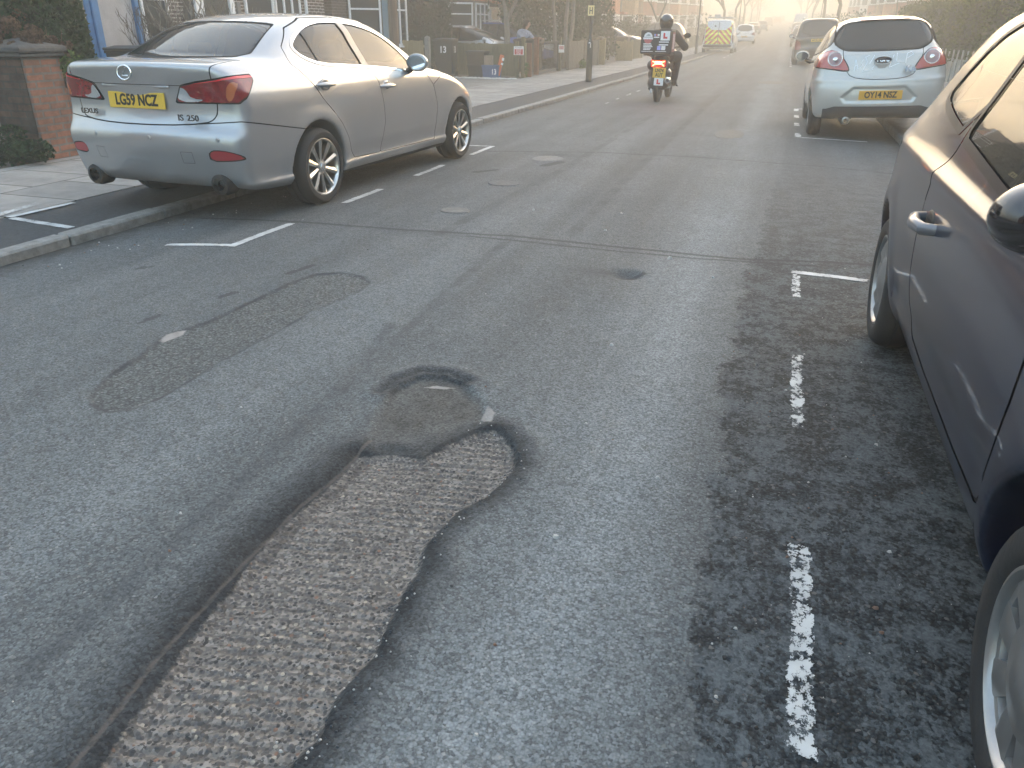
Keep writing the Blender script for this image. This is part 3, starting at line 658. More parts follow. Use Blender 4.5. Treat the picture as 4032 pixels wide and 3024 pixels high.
def build_road():
    xs = steps((KL-.02, -2.75, .06), (-2.75, -2.0, .02), (-2.0, -1.45, .025), (-1.45, -.6, .0085), (-.6, .3, .025), (.3, KR+.02, .06))
    ys = steps((-6, .25, .3), (.25, 2.85, .009), (2.85, 5.3, .02), (5.3, 14, .06), (14, 40, .4), (40, 120, 1.5), (120, 420, 5))
    X, Y = np.meshgrid(xs, ys, indexing='ij'); Xs = X+cx_v(Y); Z = road_z(Xs, Y)
    V = np.stack([Xs, Y, Z], -1).reshape(-1, 3); nx, ny = X.shape
    i = np.arange(nx-1)[:, None]*ny+np.arange(ny-1)[None]; F = np.stack([i, i+ny, i+ny+1, i+1], -1).reshape(-1, 4)
    me = bpy.data.meshes.new('road'); me.vertices.add(len(V)); me.vertices.foreach_set('co', V.ravel())
    me.loops.add(F.size); me.loops.foreach_set('vertex_index', F.ravel().astype(np.int32)); me.polygons.add(len(F))
    me.polygons.foreach_set('loop_start', np.arange(0, F.size, 4, dtype=np.int32)); me.polygons.foreach_set('use_smooth', np.ones(len(F), bool)); me.update(calc_edges=True); me.validate()
    x, y = X.ravel(), Y.ravel(); big = np.full(len(x), 9.0)
    def put(nm, v): a = me.attributes.new(nm, 'FLOAT', 'POINT'); a.data.foreach_set('value', np.asarray(v, np.float32))
    nearm = (y < 5.4) & (x > -3.2) & (x < .2)
    def near(fn): r = big.copy(); r[nearm] = fn(x[nearm], y[nearm]); return r
    put('exposed', near(lambda a, b_: poly_sdf(a, b_, EXP))); put('shallow', near(lambda a, b_: poly_sdf(a, b_, SHAL))); put('old', near(lambda a, b_: poly_sdf(a, b_, OLD)))
    put('crack', near(lambda a, b_: line_dist(a, b_, CRACK))); put('rim', near(lambda a, b_: line_dist(a, b_, [(-1.37, 2.5), (-1.37, 2.62), (-1.305, 2.735), (-1.19, 2.75), (-1.08, 2.70)])))
    put('chip', near(lambda a, b_: np.minimum.reduce([poly_sdf(a, b_, c) for c in CHIPS])))
    mt = y < 25; t = big.copy(); t[mt] = np.minimum.reduce([line_dist(x[mt], y[mt], p)-w for p, w in TAR]); put('tar', t)
    l = big.copy(); l[mt] = np.minimum.reduce([line_dist(x[mt], y[mt], p)-w for p, w in LINES]); put('line', l)
    xb = pchip([-6, 1.1, 1.5, 1.95, 2.4, 2.9, 3.7, 4.6, 5.45, 7, 10, 12.5, 40], [0, 0, -.03, -.035, -.05, -.075, -.06, -.07, -.02, .0, .1, .14, .2])
    put('bandw', np.where(x < -1.02, .20, .13))
    put('smudge', np.maximum.reduce([np.exp(-(((x+.86)/.20)**2+((y-4.44)/.09)**2)), 1.0*np.exp(-(((x+.74)/.11)**2+((y-4.51)/.07)**2)**2)*(.75+.25*wob(x, y, 6)), .8*np.exp(-(((x+2.45)/.26)**2+((y-8.98)/.16)**2)), .5*np.exp(-(((x+2.3)/.5)**2+((y-5.0)/.06)**2)), .5*np.exp(-(((x+.9)/.4)**2+((y-9.42)/.10)**2))])*(y < 14))
    put('lane', .92+.50*np.exp(-((x+.38)/.26)**2)+.16*np.exp(-((x+1.9)/.3)**2)-.12*np.exp(-((x+1.5)/.12)**2))
    put('wet', x-xb(y)+.015*wob(x, y, 2.2)); put('wetd', np.clip(1.15-(y-3.0)/5.5, .0, 1)); put('gutter', np.minimum(x-KL, KR-x))
    me.materials.append(ASPH); o = bpy.data.objects.new('road', me); COL.objects.link(o); tag(o, kind='structure'); return o
build_road()
# terrain under everything (one sheet to the horizon)
def terrain():
    ys = [-80, -6, 40, 60, 70, 80, 100, 140, 200, 300, 420, 900, 1600]; xs = [-900, -200, -60, -8, 5.5, 60, 200, 900]; V = []; F = []
    for y in ys:
        for x in xs: V.append((x, y, float(zr_v(min(y, 420)))-.12))
    n = len(xs)
    for j in range(len(ys)-1):
        for i in range(n-1): F.append((j*n+i, j*n+i+1, j*n+n+i+1, j*n+n+i))
    tag(mk('ground', V, F, P('garden_ground', (.07, .065, .05), .95, var=.4, vscale=1.5)), kind='structure')
terrain()
def strip_mesh(name, x0, x1, z0, y0, y1, mat, skirt=.3, dy=2.0):
    """long slab from x0 to x1 whose top is z0 above the road's level line"""
    ys = steps((y0, min(y1, 30), .5), (min(y1, 30), y1, dy)) if y1 > 30 else steps((y0, y1, .5)); V = []; F = []
    for y in ys:
        b = float(zr_v(y)); c = float(cx_v(y)); V += [(x0+c, y, b+z0-skirt), (x0+c, y, b+z0), (x1+c, y, b+z0), (x1+c, y, b+z0-skirt)]
    for j in range(len(ys)-1):
        for i in range(3): F.append((j*4+i, j*4+i+1, j*4+5+i, j*4+4+i))
    F += [(0, 1, 2, 3), tuple(len(V)-k for k in (1, 2, 3, 4))]
    o = mk(name, V, F, mat); bm = bmesh.new(); bm.from_mesh(o.data); bmesh.ops.recalc_face_normals(bm, faces=bm.faces); bm.to_mesh(o.data); bm.free(); return tag(o, kind='structure')
def slab_material():
    m = bpy.data.materials.new('paving_slabs'); m.use_nodes = True; nt = m.node_tree; b = nt.nodes["Principled BSDF"]; L = nt.links.new; N = nt.nodes.new
    tc = N('ShaderNodeTexCoord'); mp = N('ShaderNodeMapping'); mp.inputs['Rotation'].default_value = (0, 0, pi/2); mp.inputs['Location'].default_value = (.0, .56, 0); L(tc.outputs['Object'], mp.inputs[0])
    br = N('ShaderNodeTexBrick'); br.inputs['Scale'].default_value = 1.0; br.inputs['Brick Width'].default_value = .66; br.inputs['Row Height'].default_value = .95; br.inputs['Mortar Size'].default_value = .010; br.inputs['Mortar Smooth'].default_value = .2
    br.inputs['Color1'].default_value = (.20, .195, .185, 1); br.inputs['Color2'].default_value = (.30, .285, .265, 1); br.inputs['Mortar'].default_value = (.035, .034, .03, 1); L(mp.outputs[0], br.inputs['Vector'])
    n = N('ShaderNodeTexNoise'); n.inputs['Scale'].default_value = 3; n.inputs['Detail'].default_value = 8; n.inputs['Roughness'].default_value = .7; L(tc.outputs['Object'], n.inputs['Vector'])
    mr = N('ShaderNodeMapRange'); mr.inputs[1].default_value = .3; mr.inputs[2].default_value = .7; mr.inputs[3].default_value = .7; mr.inputs[4].default_value = 1.25; L(n.outputs[0], mr.inputs[0])
    sc = N('ShaderNodeVectorMath'); sc.operation = 'SCALE'; L(br.outputs[0], sc.inputs[0]); L(mr.outputs[0], sc.inputs['Scale']); L(sc.outputs[0], b.inputs['Base Color']); b.inputs['Roughness'].default_value = .85
    bp = N('ShaderNodeBump'); bp.inputs['Strength'].default_value = .6; bp.inputs['Distance'].default_value = .008; L(br.outputs['Fac'], bp.inputs['Height']); bp.invert = True; L(bp.outputs[0], b.inputs['Normal']); return m
SLAB = slab_material()
KERB = P('kerb_granite', (.21, .205, .19), .8, var=.35, vscale=14, bump=.4, bscale=50)
PAVA = P('pavement_asphalt', (.040, .043, .046), .85, var=.35, vscale=30, bump=.5, bscale=120)
strip_mesh('pavement', -5.44, KL-.14, .022, -6, 420, PAVA); strip_mesh('pavement', -7.38, -5.44, .028, -6, 420, SLAB)
strip_mesh('pavement', KR+.14, 4.3, .06, -6, 420, SLAB)
strip_mesh('driveway', -16, -7.38, .020, 10.2, 23.2, P('drive_concrete', (.16, .155, .145), .9, var=.25, vscale=2)); strip_mesh('driveway', -17, -7.38, .024, 24, 75, P('drive_paving', (.15, .135, .12), .9, var=.3, vscale=3))
def kerbs():
    for nm, xf, sg, z in (('kerb', KL, -1, .026), ('kerb', KR, 1, .068)):
        m = MB(); y = -6.0; rnd = random.Random(3)
        while y < 300:
            L_ = .91 if y < 60 else 3.0; c = float(cx_v(y)); b = float(zr_v(y+L_/2)); dz = rnd.uniform(-.006, .006); dx = rnd.uniform(-.008, .008); g = .005
            x0, x1 = sorted((xf+dx+c, xf+sg*.145+c)); m.bbx(x0, x1, y+g, y+L_-g, b-.3, b+z+dz, .014); y += L_
        o = m.build(nm, KERB, None); tag(o, kind='structure')
kerbs()
# dark repair patch in the left pavement, gravel strip by the mossy fence
m = MB(); m.quad((-5.43, 26.2, .032), (-4.72, 26.2, .032), (-4.72, 28.3, .032), (-5.43, 28.3, .032)); tag(m.build('pavement_patch', PAVA), kind='structure')
# ------------------------------------------------------------------ painted bay markings (worn thermoplastic)
def paint_mat(name, wear):
    m = bpy.data.materials.new(name); m.use_nodes = True; nt = m.node_tree; b = nt.nodes["Principled BSDF"]; out = nt.nodes["Material Output"]; L = nt.links.new; N = nt.nodes.new
    tc = N('ShaderNodeTexCoord'); n = N('ShaderNodeTexNoise'); n.inputs['Scale'].default_value = 55; n.inputs['Detail'].default_value = 5; n.inputs['Roughness'].default_value = .75; mp = N('ShaderNodeMapping'); mp.inputs['Scale'].default_value = (1, .8, 1); L(tc.outputs['Object'], mp.inputs[0]); L(mp.outputs[0], n.inputs['Vector'])
    n2 = N('ShaderNodeTexNoise'); n2.inputs['Scale'].default_value = 9; n2.inputs['Detail'].default_value = 3; L(tc.outputs['Object'], n2.inputs['Vector'])
    ad = N('ShaderNodeMath'); ad.operation = 'MULTIPLY_ADD'; ad.inputs[1].default_value = .55; L(n2.outputs[0], ad.inputs[0]); L(n.outputs[0], ad.inputs[2])
    at = N('ShaderNodeAttribute'); at.attribute_name = 'edge'; ed = N('ShaderNodeMapRange'); ed.inputs[1].default_value = 0; ed.inputs[2].default_value = .012; ed.inputs[3].default_value = -.16; ed.inputs[4].default_value = 0; L(at.outputs['Fac'], ed.inputs[0])
    a2 = N('ShaderNodeMath'); a2.operation = 'ADD'; L(ad.outputs[0], a2.inputs[0]); L(ed.outputs[0], a2.inputs[1])
    th = N('ShaderNodeMapRange'); th.inputs[1].default_value = wear; th.inputs[2].default_value = wear+.035; L(a2.outputs[0], th.inputs[0])
    tr = N('ShaderNodeBsdfTransparent'); mx = N('ShaderNodeMixShader'); L(th.outputs[0], mx.inputs[0]); L(tr.outputs[0], mx.inputs[1]); L(b.outputs[0], mx.inputs[2]); L(mx.outputs[0], out.inputs[0])
    cr = N('ShaderNodeMapRange'); cr.inputs[1].default_value = .35; cr.inputs[2].default_value = .65; cr.inputs[3].default_value = .75; cr.inputs[4].default_value = 1.08; L(n2.outputs[0], cr.inputs[0])
    sc = N('ShaderNodeVectorMath'); sc.operation = 'SCALE'; sc.inputs[0].default_value = (.50, .51, .50); L(cr.outputs[0], sc.inputs['Scale']); L(sc.outputs[0], b.inputs['Base Color']); b.inputs['Roughness'].default_value = .7
    return m
MARK = paint_mat('road_paint', .58); MARKW = paint_mat('worn_road_paint', .735); MARKF = paint_mat('faint_road_paint', .90); MARKX = paint_mat('far_road_paint', .60)
def marking(p, q, w, mat, zf=road_z, lift=.004, sx=0):
    """painted strip from p to q (centre line), width w, laid on the surface"""
    p = np.array(p, float); q = np.array(q, float); d = q-p; L_ = np.linalg.norm(d); d /= L_; nrm = np.array([-d[1], d[0]])
    n = max(2, int(L_/.025) if p[1] < 9 else int(L_/.2)); k = 4; V = []; F = []; E = []
    for i in range(n+1):
        for j in range(k+1):
            c = p+d*L_*i/n+nrm*w*(j/k-.5); V.append((c[0], c[1], float(zf(np.array([c[0]]), np.array([c[1]]))[0])+lift)); E.append(min(min(j, k-j)*w/k, min(i, n-i)*L_/n))
    for i in range(n):
        for j in range(k): a = i*(k+1)+j; F.append((a, a+k+1, a+k+2, a+1))
    o = mk('road_marking', V, F, mat, None, True); a = o.data.attributes.new('edge', 'FLOAT', 'POINT'); a.data.foreach_set('value', np.asarray(E, np.float32)); return tag(o, kind='structure')
flat = lambda z: (lambda x, y: np.full_like(x, z))
def markings():
    # left bay
    marking((-3.37, 4.20), (-3.37, 4.93), .065, MARK); marking((-3.40, 4.225), (-3.84, 4.14), .06, MARK); marking((-3.37, 4.94), (-3.37, 5.15), .06, MARKF)
    for a, b in ((5.71, 6.38), (7.12, 7.83), (8.66, 9.42)): marking((-3.37, a), (-3.37, b), .065, MARK)
    marking((-3.40, 9.39), (-4.4, 9.42), .07, MARK)
    for a, b in ((15.95, 16.42), (17.0, 17.5), (18.2, 18.9), (19.5, 20.1)): marking((-3.35, a), (-3.35, b), .07, MARKW)
    marking((-5.39, 4.28), (-5.37, 4.86), .065, MARK, flat(.030)); marking((-5.36, 4.28), (-4.70, 4.19), .065, MARK, flat(.026)); marking((-5.52, 4.22), (-5.60, 4.75), .10, MARKW, flat(.032))
    # right bay
    marking((.215, 1.22), (.217, 1.975), .066, MARKW); marking((.215, 2.70), (.215, 3.47), .058, MARKW); marking((.215, 4.33), (.215, 4.80), .058, MARKW); marking((.19, 4.845), (.62, 4.80), .065, MARK)
    marking((.265, 11.75), (.265, 12.25), .085, MARKX); marking((.27, 11.73), (1.15, 11.70), .07, MARKX)
    for a, b in ((13.2, 13.7), (14.5, 15.0), (15.75, 16.25)): marking((.255, a), (.255, b), .085, MARKX)
    marking((.26, 16.22), (.75, 16.25), .09, MARKX)
    for y in np.arange(36, 48, 2.0): marking((.10, y), (.10, y+.9), .09, MARKX)
    for y in np.arange(46, 76, 3.0): marking((-3.3+float(cx_v(y)), y), (-3.3+float(cx_v(y)), y+1.2), .09, MARKX)
    for i in range(7): x = -2.9+i*.55+float(cx_v(178)); marking((x, 178), (x, 180.5), .3, MARKX)
markings()
# ------------------------------------------------------------------ small utility covers set in the road
def cover(x, y, rx, ry, label, c, name='utility_cover'):
    m = MB(); n = 26; z = float(road_z(np.array([x]), np.array([y]))[0])
    rr = random.Random(int(x*100+y*10)); P_ = [(rx*cos(2*pi*i/n)*(1+rr.uniform(-.05, .05)), ry*sin(2*pi*i/n)*(1+rr.uniform(-.05, .05))) for i in range(n)]
    V = [(a, b, .006) for a, b in P_]+[(a*.8, b*.8, .008) for a, b in P_]+[(a*1.12, b*1.12, -.01) for a, b in P_]
    F = [tuple(range(n, 2*n))]+[(i, (i+1) % n, n+(i+1) % n, n+i) for i in range(n)]+[(2*n+i, 2*n+(i+1) % n, (i+1) % n, i) for i in range(n)]
    o = mk(name, V, F, P('cover_'+str(c), c, .75, var=.3, vscale=25, bump=.4), None, loc=(x, y, z)); return tag(o, label, 'utility cover', 'utility covers in the road')
cover(-2.45, 8.68, .17, .20, 'pale round cover under the long tar line, level with the silver saloon front wheel', (.14, .14, .135))
cover(-2.41, 7.03, .15, .13, 'faint grey round cover between the two other covers left of the road centre', (.085, .088, .09))
cover(-2.385, 5.75, .12, .10, 'small pale oval cover nearest the silver saloon rear wheel', (.11, .11, .105))
cover(-.66, 11.78, .20, .5, 'large worn grey cover ahead in the middle of the road', (.095, .095, .088))
cover(-.4, 24.6, .35, .7, 'far cover in the road to the right of the scooter', (.11, .10, .085))
# grit: loose stones lying on the surface
def grit():
    V = []; F = []; MI = []; rnd = random.Random(11)
    def stone(x, y, s, mi):
        z = float(road_z(np.array([x]), np.array([y]))[0]); b = len(V); a = rnd.uniform(0, 6.28)
        pts = [(cos(a+k*1.2566)*s*rnd.uniform(.6, 1.1), sin(a+k*1.2566)*s*rnd.uniform(.45, .8)) for k in range(5)]
        for p in pts: V.append((x+p[0], y+p[1], z-.001))
        for p in pts: V.append((x+p[0]*.6, y+p[1]*.6, z+s*rnd.uniform(.5, .8)))
        F.append(tuple(b+5+k for k in range(5))); MI.append(mi)
        for k in range(5): l = (k+1) % 5; F.append((b+k, b+l, b+5+l, b+5+k)); MI.append(mi)
    for i in range(520):
        x = rnd.uniform(-.05, .6) if i % 3 else rnd.uniform(-3.2, .2); y = .8+rnd.random()**2*4.5; s = .0018+rnd.random()**4*.006
        stone(x, y, s, rnd.choice((0, 0, 1, 1, 2, 2, 2, 2)))
    for i in range(260): # along the broken edge
        k = rnd.randrange(0, 20); p = EXP[k]*.5+EXP[k+1 if k < 19 else 18]*.5; stone(p[0]+rnd.gauss(.01, .03), p[1]+rnd.gauss(0, .05), rnd.uniform(.0022, .006), rnd.choice((2, 2, 2, 0)))
    for i in range(60): stone(rnd.uniform(-4.45, -4.0), rnd.uniform(3.4, 6), rnd.uniform(.004, .010), rnd.choice((0, 1, 2)))
    for x, y, s, mi in ((.40, 1.75, .010, 1), (.405, 1.66, .008, 1), (.30, 1.15, .009, 1), (.10, 1.02, .008, 3), (-.55, 4.9, .02, 0), (-.22, 2.2, .010, 0), (-.45, 1.78, .012, 0), (-.6, 3.3, .014, 0), (-.25, 4.55, .015, 0), (-1.8, 6.0, .016, 0), (-1.1, 6.1, .016, 0), (-1.1, 5.5, .016, 0)): stone(x, y, s, mi)
    o = mk('loose_grit', V, F, [P('grit_pale', (.42, .40, .37), .8), P('grit_brown', (.17, .10, .07), .8), P('grit_dark', (.05, .054, .06), .7), P('grit_rust', (.22, .07, .035), .8)], None, False, None, MI); tag(o, kind='stuff')
grit()
# ------------------------------------------------------------------ silver saloon (hero car, left)
SILVER = paint('silver_paint', (.37, .375, .385), .62, .36, .04)
BADGE = P('badge_metal', (.22, .22, .23), .2, 1.0)
def silver_saloon():
    root = empty('saloon_car', (-4.444, 4.735, 0), -.0425, 'silver four-door saloon parked half on the left pavement, with yellow rear plate and ten-spoke alloys', 'car')
    def extra(x, y, z, r):
        ax = np.abs(x)
        r = r+.10*np.clip((z-.93)/.15, 0, 1)**1.5*np.clip((ax-.55)/.25, 0, 1)*np.clip(1-(y-.1)/1.1, 0, 1)*(z < 1.25)
        # boot lid: shallow dished number-plate recess
        q = poly_sdf(ax, z, [(-.35, .955), (.35, .955), (.27, .745), (-.27, .745)])
        r = r+.020*(1/(1+np.exp(np.clip(q/.006, -40, 40))))*(y < .5)
        # bumper ledge and lower crease
        r = r-.010*np.exp(-((z-.665)/.018)**2)*(y < 1.0)*np.clip((.9-y)/.3, 0, 1)
        r = r-.006*np.exp(-((z-.45)/.02)**2)*np.clip((.5-y)/.2, 0, 1)
        # door character line and sill step
        r = r+.007*np.exp(-((z-(.30+.0*y))/.016)**2)*(y > 1.35)*(y < 3.2)
        return r
    S = dict(L=4.585, H=1.43, h=.02, floor=.215, track=.80, flare=.012, bow_r=.17, bow_f=.42, gbow=.10, crown=.035, k=(.085, .13, .045),
        side=[(.14, .235), (.02, .30), (-.02, .42), (-.05, .54), (-.05, .63), (-.02, .675), (.01, .71), (.035, .80), (.025, .92), (-.005, 1.04), (-.012, 1.10), (.045, 1.118), (.28, 1.135), (.6, 1.13), (1.2, 1.09), (2.0, 1.045), (2.9, 1.015), (3.3, .985), (3.8, .90), (4.2, .79), (4.45, .66), (4.56, .52), (4.58, .36), (4.5, .21), (4.2, .19), (3.2, .185), (1.4, .185), (.55, .215)],
        plan=([-.05, .22, .6, 1.0, 2.2, 3.5, 4.0, 4.35, 4.6], [.79, .85, .885, .895, .90, .90, .865, .78, .64]),
        sec=([.15, .235, .275, .31, .45, .64, .80, .90, .97, 1.05, 1.15], [-.085, -.035, -.018, -.028, -.010, 0, -.006, -.022, -.05, -.10, -.18]),
        green=[(.32, .95), (.43, 1.13), (.74, 1.265), (1.02, 1.375), (1.28, 1.43), (1.6, 1.455), (1.95, 1.457), (2.3, 1.432), (2.55, 1.375), (2.9, 1.215), (3.18, 1.06), (3.35, .95)],
        gplan=([.4, 1.0, 1.5, 2.3, 2.9, 3.3], [.70, .775, .80, .80, .77, .72]), gsec=([.9, 1.0, 1.1, 1.2, 1.32, 1.41, 1.48], [.045, .015, -.035, -.095, -.16, -.225, -.30]),
        wheels=[(.968, .302, .365), (3.698, .302, .355)], paint=SILVER)
    DLO = [(1.03, 1.245), (.985, 1.19), (1.05, 1.115), (1.24, 1.055), (1.58, 1.035), (1.92, 1.015), (2.4, .975), (2.74, .943), (2.83, .94), (2.77, 1.05), (2.62, 1.19), (2.40, 1.305), (2.12, 1.375), (1.85, 1.398), (1.58, 1.398), (1.36, 1.372), (1.18, 1.32)]
    dlo = pyz(DLO, .3, 1)
    dloi = lambda x, y, z: dlo(x, y, z)+.022
    rdoor = [(.90, 1.20), (.87, 1.08), (.92, 1.01), (.99, .93), (1.07, .82), (1.19, .715), (1.30, .61), (1.39, .49), (1.44, .37), (1.50, .305), (1.94, .295), (2.03, .55), (2.02, .73), (1.98, .91), (1.90, 1.0), (1.86, 1.425), (1.4, 1.41), (1.1, 1.335)]
    fdoor = [(1.94, .295), (2.03, .55), (2.02, .73), (1.98, .91), (1.90, 1.0), (1.86, 1.425), (2.4, 1.335), (2.80, 1.09), (2.95, .93), (3.07, .81), (3.13, .62), (3.08, .285)]
    dr = pyz(rdoor, .3, 0); df = pyz(fdoor, .3, 0)
    screen = pxz([(-.585, 1.14), (-.3, 1.135), (.3, 1.135), (.585, 1.14), (.55, 1.22), (.485, 1.345), (.46, 1.362), (.2, 1.378), (-.2, 1.378), (-.46, 1.362), (-.485, 1.345), (-.55, 1.22)], -1, 1.5, 1)
    lampx = pyz([(-.02, .845), (.16, .845), (.275, .965), (.325, 1.0), (.32, 1.03), (.27, 1.037), (.06, 1.01), (-.02, .985)], .0, 1)
    lamp_in = pxz([(.335, .85), (.345, .845), (.63, .847), (.80, .847), (.92, 1.0), (.92, 1.06), (.68, 1.008), (.52, .985), (.40, .96)], -1, .42, 0)
    lamp = lambda x, y, z: np.maximum(np.maximum(lamp_in(x, y, z), y-.335-.0*z), y-.17-(z-.845)*1.1)
    cuts = [
        dict(name='side_window', f=dloi, mat=GLASS, ring=.012, rr=(0, .022), ringmat=CHROME, ringname='window_trim', roff=.004, off=-.004,
             gaps=[strip((1.19, 1.42), (1.245, 1.0), .012)], sub=[dict(name='door_pillar', f=strip((1.835, 1.45), (1.90, .95), .048), mat=P('pillar_trim', (.16, .15, .145), .3, coat=.5), off=.006)]),
        dict(name='rear_window', f=screen, mat=GLASS, ring=.006, side=False, off=-.003),
        dict(name='windscreen', f=pxz([(-.66, 1.03), (.66, 1.03), (.55, 1.375), (-.55, 1.375)], 2.3, 9, 1), mat=GLASS, ring=.01, side=False, off=-.003),
        dict(name='tail_light', f=lamp, mat=REDLENS, ring=.006, off=.006,
             sub=[dict(name='reversing_lens', f=pxz([(.345, .853), (.62, .853), (.62, .866), (.46, .875), (.44, .93), (.405, .955), (.39, .935)], -1, .3, 1), mat=CLEARLENS, off=.008),
                  dict(name='indicator_lens', f=pxz([(.715, .86), (.765, .862), (.80, .985), (.745, .985)], -1, .6, 1), mat=AMBER, off=.008),
                  dict(name='light_bar', f=lambda x, y, z: np.maximum(np.abs(z-(.978+.045*np.clip((x-.45)/.4, 0, 1)))-.010, .42-x), mat=P('bright_red_lens', (.75, .03, .04), .1, coat=1), off=.009)]),
        dict(name='rear_fog_reflector', f=pxz([(.575, .452), (.76, .459), (.83, .472), (.78, .512), (.68, .532), (.585, .529)], -1, .6, 1), mat=P('reflector_red', (.33, .03, .04), .25), ring=.004, off=-.004),
        dict(name='boot_lid', f=pxz([(-.655, 1.3), (-.645, 1.06), (-.648, .85), (-.63, .745), (-.55, .708), (-.25, .692), (.25, .692), (.55, .708), (.63, .745), (.648, .85), (.645, 1.06), (.655, 1.3)], -1, .42, 1), mat=SILVER, ring=.0045, side=False, gaps=[strip((-.42, .96), (.42, .96), .0025, 'xz')]),
        dict(name='door', f=dr, mat=SILVER, ring=.0032), dict(name='door', f=df, mat=SILVER, ring=.0032),
        dict(name='rear_bumper', f=lambda x, y, z: np.maximum(z-(.695+.03*np.clip(x/.8, 0, 1)**2-.17*np.clip(y-.15, 0, .7)), y-.80), mat=SILVER, ring=.004, side=False,
             gaps=[strip((.36, .515), (.45, .515), .0014, 'xz', lambda x, y, z: y-.4), strip((.36, .435), (.45, .435), .0014, 'xz', lambda x, y, z: y-.4), strip((.36, .435), (.36, .515), .0014, 'xz', lambda x, y, z: y-.4), strip((.45, .435), (.45, .515), .0014, 'xz', lambda x, y, z: y-.4)]),
        dict(name=None, f=None, strips=[strip((3.05, .815), (3.35, .925), .003, 'yz', lambda x, y, z: .3-x), strip((3.35, .925), (4.1, .79), .003, 'yz', lambda x, y, z: .3-x)]),
        dict(name='headlight', f=pyz([(4.02, .70), (4.5, .58), (4.6, .66), (4.3, .80), (4.05, .80)], .3, 1), mat=CLEARLENS, ring=.006),
    ]
    S['cuts'] = cuts
    o = build_car(root, S)
    for sx in (1, -1):
        for yc in (.968, 3.698): make_wheel(root, sx*.80, yc, .302, .223, .225, 10, ALLOY, 'twin', cap=CHROME)
    # plate and badges on the boot lid
    plate(root, 'LG59 NCZ', (-.005, .030, .852), -.04)
    e = empty('maker_emblem', (-.02, -.022, 1.04), 0, parent=root); e.rotation_euler = (-.10, 0, 0)
    m = MB(); m.tube([(.062*cos(a), 0, .047*sin(a)) for a in np.linspace(0, 2*pi, 33)], .0065, 8, False)
    m.tube([(.012, -.002, .034), (-.018, -.002, -.020), (.04, -.002, -.020)], .0065, 6); m.build('emblem_ring', CHROME, e, True)
    text_obj('badge_text', 'LEXUS', .05, BADGE, root, (-.475, .026, .762), REAR, 1.15, .003, .001)
    text_obj('badge_text', 'IS', .058, BADGE, root, (.395, .006, .748), REAR, 1.25, .003, .001); text_obj('badge_text', '250', .058, BADGE, root, (.50, .010, .748), REAR, 1.2, .003, .001)
    m = MB(); m.bbx(-.31, .31, .022, .05, .938, .958, .006); m.build('boot_handle_trim', SILVER, root, True)
    # exhausts, sensors, handles, mirrors
    for sx in (1, -1):
        m = MB(); m.at((sx*.60, .12, .275)); m.lathe([(.030, -.02), (.034, -.035), (.040, -.03), (.040, .0), (.040, .18), (.034, .18), (.030, .1)], 22, 'y'); m.build('exhaust_pipe', DARKMETAL, root, True)
        m = MB(); m.at((sx*.60, .085, .285)); m.lathe([(.048, -.028), (.072, -.022), (.085, .02), (.085, .10), (.05, .10)], 24, 'y'); m.build('exhaust_surround', BLACK, root, True)
    for x, y in ((-.42, -.01), (.12, -.045), (.66, .04)):
        m = MB(); m.at((x, y, .605)); m.lathe([(.001, -.006), (.013, -.005), (.016, 0), (.016, .02)], 14, 'y'); m.build('parking_sensor', SILVER, root, True)
    def handles():
        for sx in (1, -1):
            for yh, zh, xh in ((1.135, .925, .872), (2.12, .862, .880)):
                m = MB(); P_ = [(sx*(xh+.005), yh-.13, zh-.002), (sx*(xh+.03), yh-.08, zh), (sx*(xh+.042), yh, zh), (sx*(xh+.034), yh+.08, zh-.002), (sx*(xh+.006), yh+.13, zh-.006)]
                m.tube(P_, [.008, .017, .020, .017, .008], 8); h_ = m.build('door_handle', SILVER, root, True)
                m = MB(); m.ball((sx*(xh+.0), yh+.0, zh-.006), (.012, .075, .052), 16, 8); m.build('handle_cup', P('handle_cup_paint', (.30, .305, .31), .25, .75, coat=1), h_, True)
    handles()
    door_mirror(root, .950, 2.60, 1.04, SILVER, .95, 1); door_mirror(root, -.950, 2.60, 1.04, SILVER, .95, -1)
    m = MB(); m.bx(-.66, .66, .9, 3.0, .25, .62); m.bbx(-.62, .62, .95, 1.2, .6, 1.06, .04)
    for sx in (-.36, .36):
        m.bbx(sx-.13, sx+.13, 1.12, 1.22, 1.06, 1.22, .04); m.bbx(sx-.25, sx+.25, 2.0, 2.16, .5, 1.05, .05); m.bbx(sx-.13, sx+.13, 2.0, 2.1, 1.07, 1.24, .04)
    m.build('seats', SEATM, root, True)
    return root
silver_saloon()
